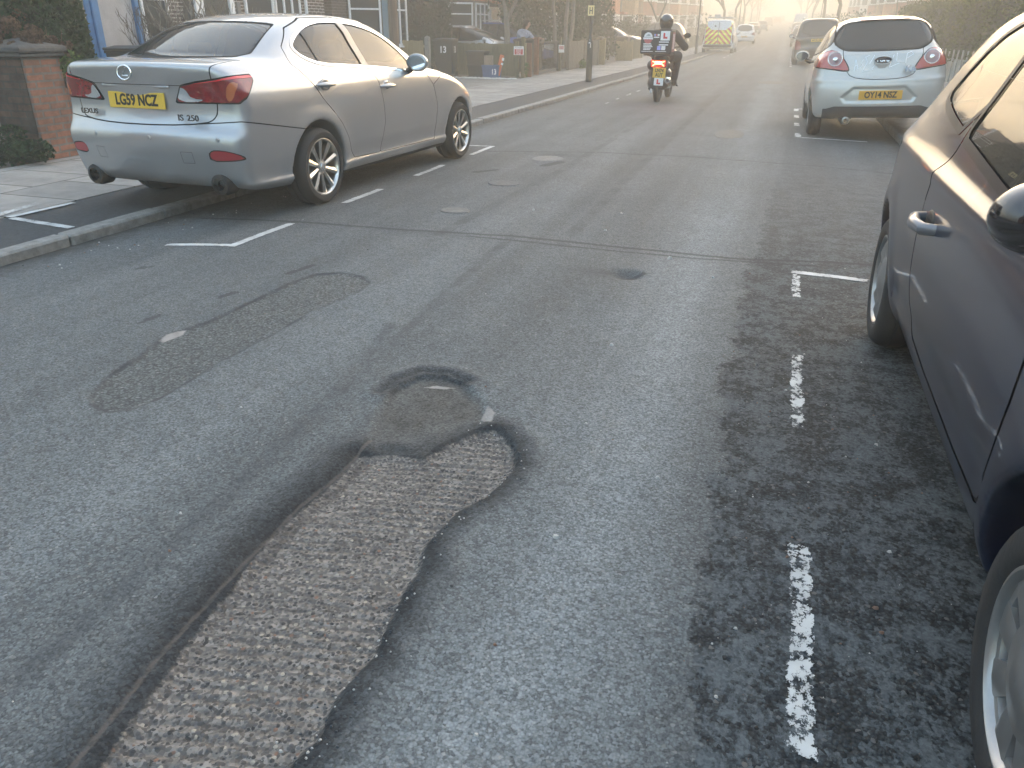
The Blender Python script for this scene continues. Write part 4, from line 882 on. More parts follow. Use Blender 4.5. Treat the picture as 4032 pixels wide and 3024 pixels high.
# ------------------------------------------------------------------ small white hatchback (right, ahead)
def ring_lamp(parent, x, y, z, rx, rz, tilt=0.0):
    m = MB(); m.tube([(rx*cos(a), -.004, rz*sin(a)) for a in np.linspace(0, 2*pi, 33)], .006, 6, False)
    m.lathe([(.001, -.012), (.022, -.010), (.03, -.004)], 18, 'y')
    o = m.build('lamp_ring', CHROME, parent, True); o.location = (x, y, z); o.rotation_euler = (tilt, 0, 0); return o
def white_hatch():
    root = empty('hatchback_car', (1.195, 11.60, .036), .015, 'small white hatchback with round rear lights, scratched tailgate and a yellow plate in its bumper', 'car')
    root.rotation_euler = (0, -radians(2.6), .012)
    WH = paint('white_paint', (.47, .46, .43), .35, .36, .05)
    def extra(x, y, z, r):
        ax = np.abs(x)
        q = poly_sdf(ax, z, np.array([(-.4, .645), (.31, .645), (.45, .525), (.40, .465), (-.4, .465)]))
        r = r+.022*(1/(1+np.exp(np.clip(q/.006, -40, 40))))*(y < .4)
        r = r-.010*np.exp(-((z-.735)/.03)**2)*np.clip((.7-y)/.3, 0, 1)
        return r
    S = dict(L=3.62, H=1.5, h=.022, floor=.27, track=.72, bow_r=.20, bow_f=.4, gbow=.16, crown=.04, k=(.11, .16, .06),
        side=[(.16, .26), (.04, .30), (.0, .42), (-.005, .56), (.015, .69), (.05, .75), (.09, .86), (.13, .98), (.19, 1.09), (.6, 1.08), (1.6, 1.03), (2.5, .98), (2.8, .95), (3.2, .85), (3.5, .72), (3.6, .55), (3.62, .38), (3.5, .22), (2.9, .2), (.8, .2)],
        plan=([-.02, .3, .7, 1.2, 2.4, 2.9, 3.3, 3.62], [.72, .79, .825, .825, .825, .80, .74, .60]),
        sec=([.2, .32, .5, .70, .85, .95, 1.05, 1.15], [-.06, -.02, -.003, 0, -.012, -.035, -.08, -.14]),
        green=[(.16, .95), (.215, 1.09), (.33, 1.25), (.47, 1.40), (.52, 1.455), (.7, 1.485), (1.1, 1.505), (1.55, 1.495), (1.95, 1.43), (2.4, 1.2), (2.75, 1.0), (2.8, .92)],
        gplan=([.1, .5, 1.0, 2.0, 2.8], [.68, .71, .74, .74, .70]), gsec=([.9, 1.05, 1.2, 1.35, 1.45, 1.53], [.06, .015, -.05, -.12, -.18, -.25]),
        wheels=[(.62, .285, .34), (2.92, .285, .335)], paint=WH, extra=extra)
    win = pxz([(-.50, 1.115), (-.40, 1.085), (.40, 1.085), (.50, 1.115), (.60, 1.19), (.56, 1.32), (.48, 1.415), (.25, 1.435), (-.25, 1.435), (-.48, 1.415), (-.56, 1.32), (-.60, 1.19)], -1, 1.2, 1)
    lamp = pxz([(.40, .838), (.385, .87), (.45, .98), (.53, 1.075), (.60, 1.10), (.66, 1.09), (.74, 1.05), (.86, .98), (.86, .90), (.64, .875)], -1, .62, 1)
    DL = [(.42, 1.18), (.55, 1.08), (1.2, 1.04), (2.35, .99), (2.62, .99), (2.3, 1.2), (2.0, 1.36), (1.6, 1.42), (.9, 1.41), (.6, 1.34)]
    S['cuts'] = [dict(name='rear_window', f=win, mat=glass('haze_veiled_glass', (.045, .043, .038), .06), ring=.012, side=False, off=-.002),  # lighter warm tint paints the haze veil into the rear pane
        dict(name='side_window', f=pyz(DL, .3, 1), mat=GLASSD, ring=.012, off=-.003, gaps=[strip((1.05, 1.5), (1.15, .9), .03)]),
        dict(name='windscreen', f=pxz([(-.6, 1.02), (.6, 1.02), (.5, 1.42), (-.5, 1.42)], 1.9, 9, 1), mat=GLASSD, ring=.01, side=False),
        dict(name='tail_light', f=lamp, mat=P('red_lens_pale', (.42, .05, .04), .12, coat=1), ring=.006, off=.012,
             sub=[dict(name='lamp_glass', f=lambda x, y, z: np.maximum(np.hypot(x-.572, z-.995)-.088, y-.6), mat=P('smoked_lens', (.30, .17, .17), .08, coat=1), off=.016)]),
        dict(name='tailgate', f=pxz([(-.46, 1.6), (-.49, 1.1), (-.43, .86), (-.36, .772), (-.15, .742), (.15, .742), (.36, .772), (.43, .86), (.49, 1.1), (.46, 1.6)], -1, .35, 1), mat=WH, ring=.0045, side=False),
        dict(name='lower_valance', f=lambda x, y, z: np.maximum(np.maximum(z-.385-.03*np.clip((.62-x)/.1, 0, 1), x-.66), y-.3), mat=P('grey_plastic', (.05, .05, .052), .6), side=False, off=.003),
        dict(name='door', f=pyz([(1.10, .99), (1.12, 1.45), (2.0, 1.40), (2.6, 1.05), (2.6, .5), (2.5, .33), (1.3, .33), (1.12, .6)], .3, 0), mat=WH, ring=.0045),
        dict(name='headlight', f=pyz([(3.1, .78), (3.4, .62), (3.6, .62), (3.5, .80), (3.2, .86)], .2, 1), mat=CLEARLENS, ring=.006)]
    o = build_car(root, S)
    HUB = P('hubcap_silver', (.42, .42, .42), .35, .6)
    for sx in (1, -1):
        for yc in (.62, 2.92): make_wheel(root, sx*.725, yc, .285, .19, .18, 8, HUB, .5)
    for i, t in enumerate(o['tail_light']): ring_lamp(t, (.572, -.572)[i], .135, .995, .086, .086, -.35)
    plate(root, 'OY14 NSZ', (0.02, .012, .553), .03).data.materials[0] = P('plate_haze_orange', (.66, .34, .035), .5)  # plate yellow pushed to orange: warm haze painted into its colour
    e = MB(); e.at((0, .083, .965), np.array([[1, 0, 0], [0, 1, -.25], [0, .25, 1]])); n = 28
    e.prism([(.10*cos(2*pi*i/n), .045*sin(2*pi*i/n)+.01) for i in range(n)], -.016, .01, 'xz'); bo = e.build('badge', P('badge_dark', (.05, .06, .09), .3, .4), root)
    e = MB(); e.at((0, .083, .965), np.array([[1, 0, 0], [0, 1, -.25], [0, .25, 1]]))
    e.tube([(.104*cos(a), -.016, .047*sin(a)+.01) for a in np.linspace(0, 2*pi, 29)], .006, 6, False)
    e.prism([(-.10, 0), (-.075, -.04), (-.045, -.085), (0, -.098), (.045, -.085), (.075, -.04), (.10, 0), (.06, -.032), (0, -.04), (-.06, -.032)], -.012, .012, 'xz'); e.build('badge_surround', P('badge_silver', (.55, .55, .55), .3, .35), bo, True)
    text_obj('badge_text', 'Ford', .062, CHROME, bo, (0, .066, .972), (pi/2-.25, 0, 0), 1.25, .001, .001)
    text_obj('badge_text', 'Ka', .10, BADGE, root, (.335, .055, .862), (pi/2-.3, .0, 0), 1.15, .003, .004)
    # finger-drawn scratches on the tailgate
    sc = [[(-.325, .845), (-.318, .985), (-.285, .875)], [(-.325, .905), (-.29, .915)], [(-.225, .985), (-.255, .945), (-.225, .915), (-.26, .885)],
          [(-.16, 1.03), (-.205, 1.01), (-.18, .95), (-.23, .84), (-.10, .86)], [(-.10, 1.03), (-.15, .93)], [(-.05, .985), (-.10, .89), (-.12, .87)],
          [(.13, 1.03), (.085, .88), (.20, .93)], [(.165, 1.05), (.165, .95), (.26, .945)], [(.275, .93), (.285, 1.04), (.335, 1.06), (.36, 1.03), (.29, .985)]]
    # drop the strokes onto the tailgate surface
    fz = car_field(S)
    def onto(x, z):
        ys = np.linspace(-.1, .5, 200); v = fz(np.full(200, x), ys, np.full(200, z)); i = np.argmax(v < 0); return ys[i]-.002
    m = MB()
    for s_ in sc:
        pts = []
        for (a, b), (c, d) in zip(s_[:-1], s_[1:]):
            for t in np.linspace(0, 1, 6): pts.append((a+(c-a)*t, onto(a+(c-a)*t, b+(d-b)*t), b+(d-b)*t))
        m.tube(pts, .0038, 5)
    m.build('scratches', P('scratch_white', (.85, .87, .9), .7), root, True)
    m = MB(); m.at((-.36, .10, .235)); m.lathe([(.02, -.02), (.035, -.05), (.045, -.045), (.045, .0), (.06, .04), (.07, .12), (.07, .4)], 18, 'y'); m.build('exhaust_pipe', ALLOY, root, True)
    door_mirror(root, .93, 2.35, .99, WH, .9, 1); door_mirror(root, -.93, 2.35, .99, WH, .9, -1)
    m = MB(); m.bbx(-.3, .3, .51, .545, 1.443, 1.452, .003); m.build('high_brake_light', P('brake_dark', (.12, .02, .02), .3), root)
white_hatch()
# ------------------------------------------------------------------ dark blue three-door hatchback (right foreground, nose towards us)
def blue_hatch():
    root = empty('hatchback_car', (1.385, 4.44, .012), pi, 'dark navy three-door hatchback parked on the right with its nose towards us', 'car')
    root.rotation_euler = (0, radians(1.2), pi)
    NV = P('navy_paint', (.003, .008, .027), .3, 0.0, .30, .65, var=.15, vscale=2.5)
    def extra(x, y, z, r):
        r = r-.010*np.exp(-((z-(.905-.0*y))/.022)**2)*np.clip((y-.2)/.4, 0, 1)*np.clip((3.3-y)/.4, 0, 1)
        r = r+.008*np.exp(-((z-.44-.03*(y-2))/.05)**2)*(y > 1.1)*(y < 2.8)
        return r
    S = dict(L=3.99, H=1.49, h=.02, floor=.27, track=.755, bow_r=.22, bow_f=.42, gbow=.14, crown=.035, k=(.10, .14, .035),
        side=[(.16, .28), (.05, .32), (.0, .45), (.0, .60), (.03, .72), (.06, .85), (.10, 1.0), (.16, 1.08), (.6, 1.07), (1.0, 1.045), (1.6, .99), (2.4, .945), (2.95, .925), (3.3, .88), (3.7, .79), (3.9, .66), (3.98, .50), (3.97, .35), (3.8, .24), (2.9, .22), (.8, .22)],
        plan=([0, .3, .7, 1.2, 2.6, 3.1, 3.6, 4.0], [.74, .83, .865, .87, .87, .86, .80, .64]),
        sec=([.22, .34, .44, .62, .80, .90, .96, 1.03, 1.1, 1.2], [-.075, -.03, -.012, 0, -.008, -.022, -.055, -.10, -.15, -.22]),
        green=[(.14, .95), (.20, 1.08), (.36, 1.26), (.52, 1.40), (.62, 1.45), (.9, 1.475), (1.4, 1.49), (1.9, 1.475), (2.25, 1.41), (2.6, 1.24), (3.05, .98), (3.15, .9)],
        gplan=([.1, .6, 1.2, 2.2, 3.1], [.70, .745, .765, .765, .72]), gsec=([.85, .95, 1.05, 1.15, 1.3, 1.42, 1.52], [.07, .045, .010, -.04, -.115, -.18, -.26]),
        wheels=[(.66, .300, .362), (3.20, .300, .362)], paint=NV, extra=extra)
    QW = [(.80, 1.10), (1.1, 1.065), (1.50, 1.03), (1.47, 1.395), (1.2, 1.385), (.97, 1.31), (.82, 1.17)]
    DW = [(1.53, 1.025), (2.2, .975), (2.86, .945), (2.92, .955), (2.6, 1.16), (2.3, 1.33), (2.05, 1.40), (1.50, 1.40)]
    door = [(1.50, 1.03), (1.47, .9), (1.50, .62), (1.60, .42), (1.70, .375), (2.70, .375), (2.80, .42), (2.84, .6), (2.84, .92), (2.95, .96), (2.6, 1.19), (2.3, 1.36), (2.05, 1.425), (1.46, 1.43)]
    TRIM = P('window_rubber', (.02, .02, .021), .5)
    S['cuts'] = [dict(name='quarter_window', f=pyz(QW, .3, 1), mat=GLASS, ring=.012, rr=(-.008, .018), ringmat=TRIM, ringname='window_seal', roff=.002, off=-.003),
        dict(name='side_window', f=pyz(DW, .3, 0), mat=GLASS, ring=.012, rr=(-.006, .022), ringmat=TRIM, ringname='window_seal', roff=.003, off=-.003),
        dict(name='windscreen', f=pxz([(-.68, .97), (.68, .97), (.56, 1.42), (-.56, 1.42)], 2.2, 9, 1), mat=GLASS, ring=.012, side=False),
        dict(name='rear_window', f=pxz([(-.6, 1.1), (.6, 1.1), (.5, 1.42), (-.5, 1.42)], -1, .9, 1), mat=GLASS, ring=.012, side=False),
        dict(name='tail_light', f=pyz([(-.1, .78), (.12, .80), (.22, .98), (.26, 1.08), (.1, 1.1), (-.1, 1.1)], .5, 1), mat=REDLENS, ring=.006),
        dict(name='door', f=pyz(door, .3, 1), mat=NV, ring=.006),
        dict(name='headlight', f=pyz([(3.42, .78), (3.75, .60), (4.0, .60), (4.0, .76), (3.7, .84), (3.45, .86)], .25, 1), mat=CLEARLENS, ring=.008),
        dict(name='bumper', f=lambda x, y, z: np.maximum(3.52-y+0*x, z-.60), mat=NV, ring=.005, side=False),
        dict(name=None, f=None, strips=[strip((2.97, .96), (3.55, .82), .003, 'yz', lambda x, y, z: .3-x)])]
    o = build_car(root, S)
    HUB = P('wheel_trim_silver', (.36, .355, .35), .32, .75, var=.15)
    for sx in (1, -1):
        make_wheel(root, sx*.752, .66, .300, .202, .195, 9, HUB, .60); make_wheel(root, sx*.752, 3.20, .300, .202, .195, 9, HUB, .60, steer=.0)
    for sx in (1, -1):
        x0, y0, z0 = .862, 1.66, .775
        m = MB(); m.tube([(sx*(x0-.01), y0-.105, z0), (sx*(x0+.036), y0-.085, z0), (sx*(x0+.05), y0, z0), (sx*(x0+.036), y0+.085, z0), (sx*(x0-.01), y0+.105, z0)], [.018, .020, .020, .020, .018], 10)
        h_ = m.build('door_handle', P('handle_reflection_grey', (.16, .165, .18), .3, .3, coat=.6), root, True)  # paler than the body colour: reflections painted into the handle
        m = MB(); m.ball((sx*(x0-.001), y0, z0), (.010, .075, .042), 16, 8); m.build('handle_cup', BLACK, h_, True)
    MB_ = P('gloss_black', (.010, .010, .013), .12, coat=1.0)
    door_mirror(root, .875, 2.80, 1.03, MB_, .85, 1); door_mirror(root, -.875, 2.80, 1.03, MB_, .85, -1)
    m = MB(); m.bx(-.68, .68, .8, 2.9, .3, .6)
    for sx in (-.36, .36): m.bbx(sx-.25, sx+.25, 1.45, 1.62, .55, 1.08, .05); m.bbx(sx-.13, sx+.13, 1.42, 1.52, 1.1, 1.28, .04)
    m.bbx(-.66, .66, 2.6, 2.95, .6, .9, .06); m.build('seats', SEATM, root, True)
blue_hatch()
# ------------------------------------------------------------------ the other vehicles share one outline recipe
def gen_spec(L=4.3, W=1.78, H=1.5, belt=.95, hood=.9, ro=.85, wb=2.6, R=.31, rr_=.45, rf=.95, ytop=None, deck=None, h=.04, rear_w=.9, wtop=.58):
    dz = deck or belt
    side = [(.14, .26), (.02, .34), (0, .5), (.0, .68), (.05, .78), (.06, dz-.03), (.12, dz+.015)]
    if deck: side += [(deck_l := .75, dz+.03)]
    side += [(1.3, belt+.03), (L*.5, belt), (L-rf-.25, belt-.03), (L-.75, hood), (L-.25, hood-.12), (L-.03, hood-.32), (L, .45), (L-.12, .25), (L*.5, .22), (.8, .22)]
    r0 = .55 if deck else .08
    green = [(r0, dz-.12), (r0+.06, dz+.02), (r0+.06+rr_*.55, dz+(H-dz)*.58), (r0+.06+rr_, H-.06), (r0+rr_+.35, H-.01), (L*.48, H), (L-rf-1.15, H-.06), (L-rf-.55, belt+(H-belt)*.5), (L-rf, belt), (L-rf+.08, belt-.1)]
    w = W/2
    return dict(L=L, H=H, h=h, floor=.27, track=w-.13, bow_r=.16, bow_f=.36, gbow=.10, crown=.03, k=(.10, .14, .045), side=side, green=green,
        plan=([0, .35, .9, L-1.2, L-.5, L], [w-.08, w-.03, w, w, w-.07, w-.24]), sec=([.22, .34, .6, .8, belt, belt+.1, belt+.2], [-.06, -.02, 0, -.01, -.045, -.11, -.18]),
        gplan=([.1, .8, L*.6, L-rf], [w-.15, w-.11, w-.11, w-.16]), gsec=([belt-.1, belt, belt+(H-belt)*.5, H-.1, H], [.07, .045, -.05, -.14-(.6-wtop)*.0, -.20]),
        wheels=[(ro, R, R+.055), (ro+wb, R, R+.055)]), r0
def gen_car(name, label, loc, rz, pm, grp=None, cat='car', van=False, txt=None, lamp_z=None, rim=None, tilt=0, two=False, roofbar=False, brake=False, extra_cuts=None, glassm=None, **k):
    root = empty(name, loc, rz, label, cat, grp)
    if tilt: root.rotation_euler = (0, tilt, rz)
    S, r0 = gen_spec(**k); L, H, W = S['L'], S['H'], max(S['plan'][1])*2; belt = k.get('belt', .95); deck = k.get('deck'); dz = deck or belt; rr_ = k.get('rr_', .45); rf = k.get('rf', .95); w = W/2
    S['paint'] = pm; g = glassm or GLASSD
    yb = r0+.28+rr_*.35; top = H-.10
    DL = [(yb-.08, belt+.09), (yb+.1, belt+.05), (L-rf-.30, belt+.025), (L-rf-.75, belt+(H-belt)*.6), (L-rf-1.15, top), (yb+rr_*.6, top), (yb+.02, belt+(H-belt)*.55)]
    ym = L*.52
    lz = lamp_z or (.74, dz-.02)
    cuts = [dict(name='windscreen', f=pxz([(-w+.22, belt+.03), (w-.22, belt+.03), (w-.34, H-.08), (-w+.34, H-.08)], L*.55, 9, 1), mat=g, ring=.016, side=False)]
    if not van:
        cuts += [dict(name='side_window', f=pyz(DL, .3, 1), mat=g, ring=.016, gaps=[strip((ym-.3, H+.1), (ym-.25, belt-.1), .035), strip((yb+.42, H), (yb+.48, belt-.1), .02)])]
        cuts += [dict(name='rear_window', f=pxz([(-w+.27, dz+.06), (w-.27, dz+.06), (w-.36, H-.10), (-w+.36, H-.10)], -1, r0+rr_+.45, 1), mat=g, ring=.016, side=False)]
    cuts += [dict(name='tail_light', f=pxz([(w-.34, lz[0]), (w+.1, lz[0]), (w+.1, lz[1]), (w-.25, lz[1]-.02)] if not van else [(w-.13, lz[0]), (w+.1, lz[0]), (w+.1, lz[1]), (w-.13, lz[1])], -1, .33, 1), mat=BRAKE if brake else REDLENS, ring=.012, off=.004),
             dict(name='headlight', f=pyz([(L-.62, .72), (L-.2, .58), (L+.1, .58), (L+.1, .78), (L-.3, .86)], .2, 1), mat=CLEARLENS, ring=.01),
             dict(name='door', f=pyz([(ym-.28, belt), (ym-.28, .5), (ym-.2, .34), (L-rf-.35, .34), (L-rf-.15, .6), (L-rf-.15, belt), (L-rf-.8, H-.2), (ym-.3, H-.06)], .3, 0), mat=pm, ring=.008),
             dict(name='bumper', f=lambda x, y, z: np.maximum(z-.56, y-.35), mat=pm, ring=.010, side=False)]
    if extra_cuts: cuts = extra_cuts+cuts
    S['cuts'] = cuts
    build_car(root, S)
    proto = None
    for sx in (1, -1):
        for yc, R, _ in S['wheels']:
            make_wheel(root, sx*(w-.11), yc, R, R*.66, .2, 6, rim or P('hubcap_silver', (.42, .42, .42), .35, .6), .55)
    if txt: plate(root, txt, (0, -.012, .62 if not isinstance(txt, tuple) else .6), 0, .52, .111)
    for sx in (1, -1): door_mirror(root, sx*(w+.10), L-rf-.42, belt+.07, pm, .9, sx)
    if roofbar:
        m = MB()
        for sx in (1, -1): m.tube([(sx*(w-.32), r0+.5, H-.03), (sx*(w-.32), r0+.6, H+.03), (sx*(w-.32), L-rf-1.4, H+.03), (sx*(w-.32), L-rf-1.3, H-.04)], .016, 6)
        m.build('roof_rail', ALLOY, root, True)
    return root
BRAKE = P('brake_lit', (.5, .03, .02), .3, emit=(1.0, .10, .03), es=3.0)
def zr(y): # height of the road along its length
    s = y-68.0; return .0212*(s/2+sqrt(s*s/4+64))-.019
def cx(y): return -.006*max(0.0, y-40)-.000004*max(0.0, y-40)**2
BLK = paint('black_paint', (.012, .012, .014), .2, .25); GRY = paint('grey_paint', (.16, .165, .17), .6, .3); WHT = paint('plain_white_paint', (.68, .69, .70), 0, .35)
BLU = paint('blue_paint', (.015, .10, .42), .3, .25); RED = paint('dark_red_paint', (.16, .018, .025), .3, .25); DGR = paint('charcoal_paint', (.03, .032, .036), .5, .28)
SLV = paint('pale_silver_paint', (.5, .51, .52), .7, .3); DBL = paint('dark_blue_paint', (.015, .03, .09), .4, .25)
# white van with chevrons
def chevron(name):
    m = bpy.data.materials.new(name); m.use_nodes = True; nt = m.node_tree; b = nt.nodes["Principled BSDF"]; L = nt.links.new
    tc = nt.nodes.new('ShaderNodeTexCoord'); sp = nt.nodes.new('ShaderNodeSeparateXYZ'); L(tc.outputs['Object'], sp.inputs[0])
    def M(op, a, b_=None):
        n = nt.nodes.new('ShaderNodeMath'); n.operation = op
        for i, v in enumerate((a, b_)):
            if v is None: continue
            if isinstance(v, (int, float)): n.inputs[i].default_value = v
            else: L(v, n.inputs[i])
        return n.outputs[0]
    ax = M('ABSOLUTE', sp.outputs[0]); s = M('ADD', ax, sp.outputs[2]); fr = M('FRACT', M('MULTIPLY', s, 3.1)); st = M('GREATER_THAN', fr, .5)
    mx = nt.nodes.new('ShaderNodeMix'); mx.data_type = 'RGBA'; mx.inputs[6].default_value = (.55, .03, .02, 1); mx.inputs[7].default_value = (.72, .75, .03, 1); L(st, mx.inputs[0])
    top = M('SUBTRACT', M('MULTIPLY', M('MAXIMUM', M('SUBTRACT', ax, .42), 0.0), .75), M('SUBTRACT', sp.outputs[2], 1.34)); wm = M('LESS_THAN', top, 0.0)
    wm2 = M('LESS_THAN', ax, .74); wm = M('MULTIPLY', wm, wm2)
    m2 = nt.nodes.new('ShaderNodeMix'); m2.data_type = 'RGBA'; L(wm, m2.inputs[0]); L(mx.outputs[2], m2.inputs[6]); m2.inputs[7].default_value = (.62, .68, .75, 1)
    L(m2.outputs[2], b.inputs['Base Color']); b.inputs['Roughness'].default_value = .45; return m
CHEV = chevron('chevron_livery')
def white_van():
    L = 5.0
    ec = [dict(name='rear_door', f=lambda x, y, z: np.maximum(np.maximum(np.maximum(.012-x, x-.80), np.maximum(.52-z, z-1.84)), y-.6), mat=CHEV, ring=.008)]
    v = gen_car('van', 'white works van with red and yellow chevrons on its rear doors, parked on the left', (-4.45, 54.5, zr(54)), .0, WHT, None, 'van', True, None, (.62, 1.40), None, extra_cuts=ec,
        L=L, W=1.98, H=1.97, belt=1.12, hood=1.08, ro=1.0, wb=2.95, R=.33, rr_=.10, rf=.75, h=.035)
    plate(v, 'LA22 VNC', (-.42, -.03, .76), 0)
    m = MB()
    for sx in (-.72, .72): m.bbx(sx-.03, sx+.03, .25, 3.2, 2.0, 2.09, .01)
    for y in (.3, 1.2, 2.2, 3.1): m.bbx(-.75, .75, y-.025, y+.025, 2.03, 2.10, .01)
    m.bbx(-.36, .0, .4, .9, 2.08, 2.24, .03); m.build('roof_rack', P('rack_grey', (.45, .46, .46), .5, .5), v)
    m = MB(); m.bbx(-.86, .86, -.07, .06, .36, .50, .02); m.build('step_bumper', BLACK, v)
    m = MB(); m.lathe([(.001, -.035), (.05, -.03), (.05, .02)], 12, 'y', (-.20, 0, 1.56)); m.build('camera_eye', BLACK, v)
white_van()
mp = gen_car('people_carrier', 'black people carrier parked behind the small white hatchback', (1.10, 37.6, zr(37)), .01, paint('dark_olive_paint', (.02, .02, .02), .3, .3), None, 'car', False, None, (.62, 1.02), tilt=-radians(2.0), roofbar=True,
    L=4.75, W=1.92, H=1.86, belt=1.10, hood=1.0, ro=.95, wb=2.95, R=.33, rr_=.22, rf=.8, h=.035)
plate(mp, 'WY55 DAW', (-.03, -.02, .99), -.05)
def row():
    G1 = 'cars parked along the left kerb'; G2 = 'cars parked along the right kerb'
    gen_car('estate_car', 'white estate car with dark glass parked just beyond the white works van', (-4.05, 77.5, zr(78)), .02, WHT, G1, L=4.5, W=1.82, H=1.64, belt=1.0, hood=.98, ro=.85, wb=2.65, R=.34, rr_=.35, txt='LB19 KTE')
    gen_car('saloon_car', 'dark saloon with a bright roof parked beyond the white estate on the left', (-4.55+cx(115), 114, zr(115)), .0, DGR, G1, L=4.6, W=1.8, H=1.45, belt=.95, deck=1.02, ro=.95, wb=2.75, R=.32, rr_=.85, txt='KY16 WFD')
    gen_car('hatchback_car', 'dark grey hatchback parked bonnet to boot with the dark saloon on the left', (-3.9+cx(130), 130, zr(130)), .0, GRY, G1, L=4.2, W=1.76, H=1.5, belt=.95, ro=.75, wb=2.55, R=.31)
    gen_car('suv_car', 'black tall car further up the left kerb, fading into the haze', (-4.1+cx(176), 176, zr(176)), .0, BLK, G1, L=4.4, W=1.84, H=1.66, belt=1.02, ro=.8, wb=2.65, R=.35, rr_=.3)
    gen_car('hatchback_car', 'pale silver hatchback far up the left kerb', (-4.3+cx(222), 222, zr(222)), .0, SLV, G1, L=4.1, W=1.76, H=1.5, belt=.95, ro=.75, wb=2.55, R=.31)
    gen_car('hatchback_car', 'white hatchback, last in the line up the left kerb', (-4.3+cx(262), 262, zr(262)), .0, WHT, G1, L=4.1, W=1.76, H=1.5, belt=.95, ro=.75, wb=2.55, R=.31)
    gen_car('hatchback_car', 'dark car with lit red brake lights driving away up the middle of the road', (-2.75+cx(214), 214, zr(214)), .0, BLK, None, L=4.2, W=1.78, H=1.5, belt=.95, ro=.75, wb=2.55, R=.31, brake=True)
    gen_car('suv_car', 'dark car with a red light driving ahead of the braking car, nearest the horizon', (-2.1+cx(250), 252, zr(252)), .0, GRY, None, L=4.4, W=1.84, H=1.62, belt=1.0, ro=.8, wb=2.65, R=.34, brake=True)
    gen_car('estate_car', 'black estate parked next beyond the black people carrier on the right', (.98+cx(72), 72, zr(72)), .0, BLK, G2, L=4.5, W=1.8, H=1.5, belt=.95, ro=.85, wb=2.65, R=.32, rr_=.35)
    gen_car('hatchback_car', 'silver car third in the right kerb line beyond the people carrier', (1.0+cx(84), 84, zr(84)), .0, SLV, G2, L=4.1, W=1.76, H=1.56, belt=.97, ro=.75, wb=2.55, R=.31)
    gen_car('suv_car', 'dark tall car fourth in the right kerb line beyond the people carrier', (1.0+cx(97), 97, zr(97)), .0, DGR, G2, L=4.4, W=1.84, H=1.66, belt=1.0, ro=.8, wb=2.65, R=.34)
    v = gen_car('van', 'white box van high above the parked cars far along the right kerb', (1.25+cx(118), 118, zr(118)), .0, WHT, G2, 'van', True, L=5.6, W=2.0, H=2.5, belt=1.2, hood=1.1, ro=1.1, wb=3.3, R=.35, rr_=.08, rf=.8)
row()
def drives():
    gen_car('hatchback_car', 'dark red car behind the new fence, its roof showing over the silver saloon', (-16.3, 25.35, .03), -pi/2+.02, RED, L=4.15, W=1.78, H=1.74, belt=1.08, ro=.75, wb=2.6, R=.32)
    gen_car('suv_car', 'bright blue family car with pale roof rails on the drive behind the tree', (-13.0, 31.9, .03), -pi/2+.02, BLU, L=4.4, W=1.82, H=1.60, belt=1.0, hood=.98, ro=.85, wb=2.65, R=.34, rr_=.3, roofbar=True, h=.035)
    gen_car('hatchback_car', 'silver car behind the mossy fence, its windscreen and bonnet bright', (-12.9, 27.8, .03), -pi/2+.02, SLV, L=4.3, W=1.78, H=1.46, belt=.93, ro=.8, wb=2.6, R=.31, h=.035)
    gen_car('suv_car', 'dark blue car on a drive facing the road, its bonnet lit by the sun', (-12.1, 44.9, .05), -pi/2+.02, DBL, L=4.7, W=1.88, H=1.68, belt=1.08, hood=1.08, ro=.9, wb=2.8, R=.36, h=.035)
    gen_car('suv_car', 'black car parked across a drive beyond the rider, its tail towards the road', (-6.1, 53.2, .09), pi/2-.05, BLK, L=4.4, W=1.84, H=1.74, belt=1.06, ro=.85, wb=2.65, R=.35, h=.035)
    gen_car('estate_car', 'dark car parked beyond the black car on a drive near the lamp column', (-11.6, 62, .15), -pi/2, DGR, L=4.6, W=1.84, H=1.72, belt=1.05, ro=.9, wb=2.75, R=.35)
drives()
# ------------------------------------------------------------------ scooter, rider, person at the gate
def blob(name, segs, k, h, mat, parent, it=2):
    """one continuous surface from tapering limbs [(p0, p1, r0, r1)]"""
    S_ = [(np.array(a, float), np.array(b, float), r, q) for a, b, r, q in segs]
    def f(x, y, z):
        d = None
        for a, b, r, q in S_:
            e = b-a; t = np.clip(((x-a[0])*e[0]+(y-a[1])*e[1]+(z-a[2])*e[2])/(e@e+1e-9), 0, 1)
            v = np.sqrt((x-a[0]-e[0]*t)**2+(y-a[1]-e[1]*t)**2+(z-a[2]-e[2]*t)**2)-(r+(q-r)*t)
            d = v if d is None else smin(d, v, k)
        return d
    P_ = np.array([p for a, b, r, q in S_ for p in (a, b)]); m = max(max(r, q) for *_, r, q in S_)+2*h
    V, F, N = implicit_mesh(f, P_.min(0)-m, P_.max(0)+m, h, it); return mk(name, V, F, mat, parent, True, N)
SC_BLK = paint('scooter_paint', (.022, .020, .022), .2, .3)
